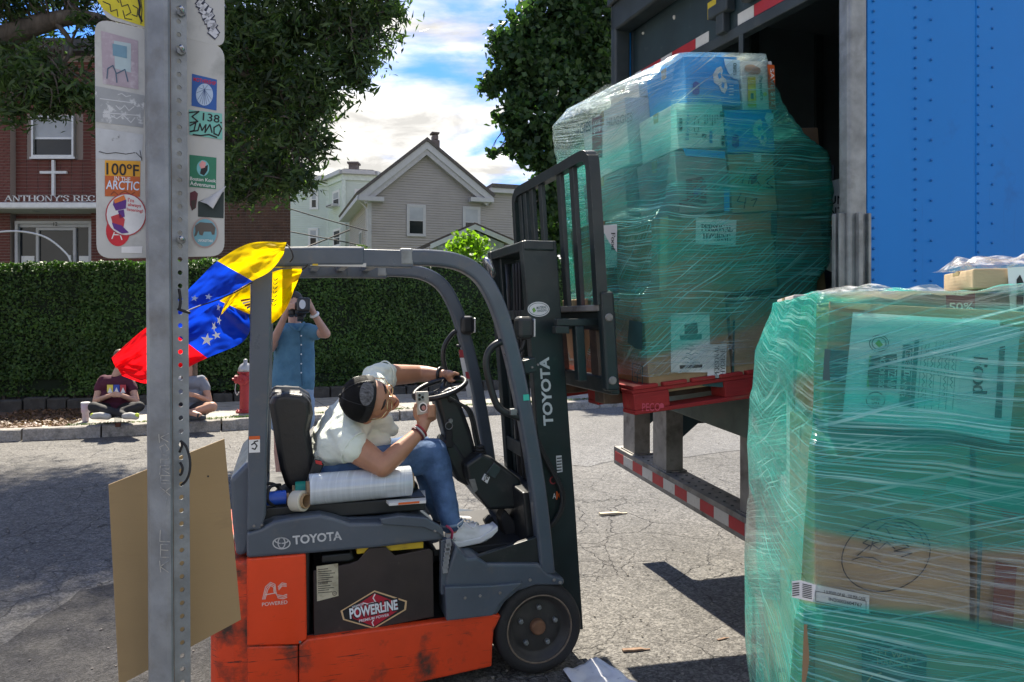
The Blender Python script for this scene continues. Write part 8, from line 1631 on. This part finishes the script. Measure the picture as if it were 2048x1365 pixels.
obj('cup', MB().lathe([(.040, 0), (.043, .01), (.045, .12), (.058, .14), (.060, .26), (.055, .262)], bq, n=20), M('tumbler_print', (.62, .60, .62), .35, var=.2, scale=22, col2=(.5, .36, .42)), tu, smooth=True); obj('lid', MB().lathe([(.061, .262), (.062, .28), (.05, .285)], bq, n=20), mWhite, tu); obj('handle', MB().tube(spline([bq + Vector((.058, 0, .24)), bq + Vector((.1, 0, .23)), bq + Vector((.1, 0, .17)), bq + Vector((.057, 0, .155))], 4), .008, 6), mWhite, tu)
cu_ = thing('plastic_cup', 'clear plastic cup of iced tea on the kerb before the maroon tee person', 'cup', W(236, 842, 10.25)); bq = W(236, 842, 10.25); bq.z = .163
def cup_mat():
    m = bpy.data.materials.new('clear_plastic'); m.use_nodes = True; nt = m.node_tree; N, L = nt.nodes, nt.links; N.clear(); o = N.new('ShaderNodeOutputMaterial'); a = N.new('ShaderNodeBsdfTransparent'); a.inputs[0].default_value = (.85, .87, .87, 1); g = N.new('ShaderNodeBsdfGlossy'); g.inputs['Roughness'].default_value = .1; x = N.new('ShaderNodeMixShader'); x.inputs[0].default_value = .15; L.new(a.outputs[0], x.inputs[1]); L.new(g.outputs[0], x.inputs[2]); L.new(x.outputs[0], o.inputs[0]); return m
obj('cup', MB().lathe([(.036, 0), (.052, .145), (.054, .147)], bq, n=20), cup_mat(), cu_, smooth=True); obj('drink', MB().lathe([(.034, .003), (.041, .062)], bq, n=20), M('iced_tea', (.12, .03, .01), .2), cu_)
# ------------------------------------------------------------------ hydrant
def hydrant():
    p = W(491, 824, 11.9); p.z = .163; t = thing('fire_hydrant', 'worn red fire hydrant with silver top on the sidewalk behind the forklift', 'fire hydrant', p); mR = M('hydrant_red', (.33, .025, .03), .55, var=.2, scale=9, dirt=((.3, .28, .27), .6, .75, 9)); mS = M('hydrant_silver', (.42, .43, .44), .45, .4, var=.2, scale=9)
    obj('barrel', MB().lathe([(.15, 0), (.15, .03), (.10, .04), (.09, .06), (.085, .50), (.12, .51), (.12, .55), (.1, .56), (.1, .62), (.125, .63), (.125, .655)], p, n=24), mR, t, smooth=False, bevel=.004)
    obj('bonnet', MB().lathe([(.118, .656), (.112, .70), (.085, .76), (.04, .79), (.03, .80), (.03, .85), (.015, .855)], p, n=24), mS, t, smooth=True)
    for ax in ((-1, -.1, 0), (1, .1, 0), (0, -1, 0)):
        k = 1.25 if ax[1] == -1 else 1; n_ = obj('nozzle', MB().lathe([(.055 * k, .05), (.055 * k, .12), (.068 * k, .122), (.068 * k, .16), (.05 * k, .17)], p + Vector((0, 0, .53)), ax, 16), mR, t); obj('cap_nut', MB().lathe([(.022, .17), (.022, .205)], p + Vector((0, 0, .53)), ax, 5), mR, n_)
    obj('chain', MB().tube(spline([p + Vector((-.14, -.02, .49)), p + Vector((-.155, -.03, .36)), p + Vector((-.12, -.05, .28)), p + Vector((-.085, -.06, .33))], 5), .008, 6), mS, t)
    bo = MB()
    for i in range(8): bo.lathe([(.012, .0), (.012, .02)], p + Vector((.13 * math.cos(i * .785), .13 * math.sin(i * .785), .03)), n=6)
    obj('bolt', bo, mR, t, kind='stuff')
hydrant()
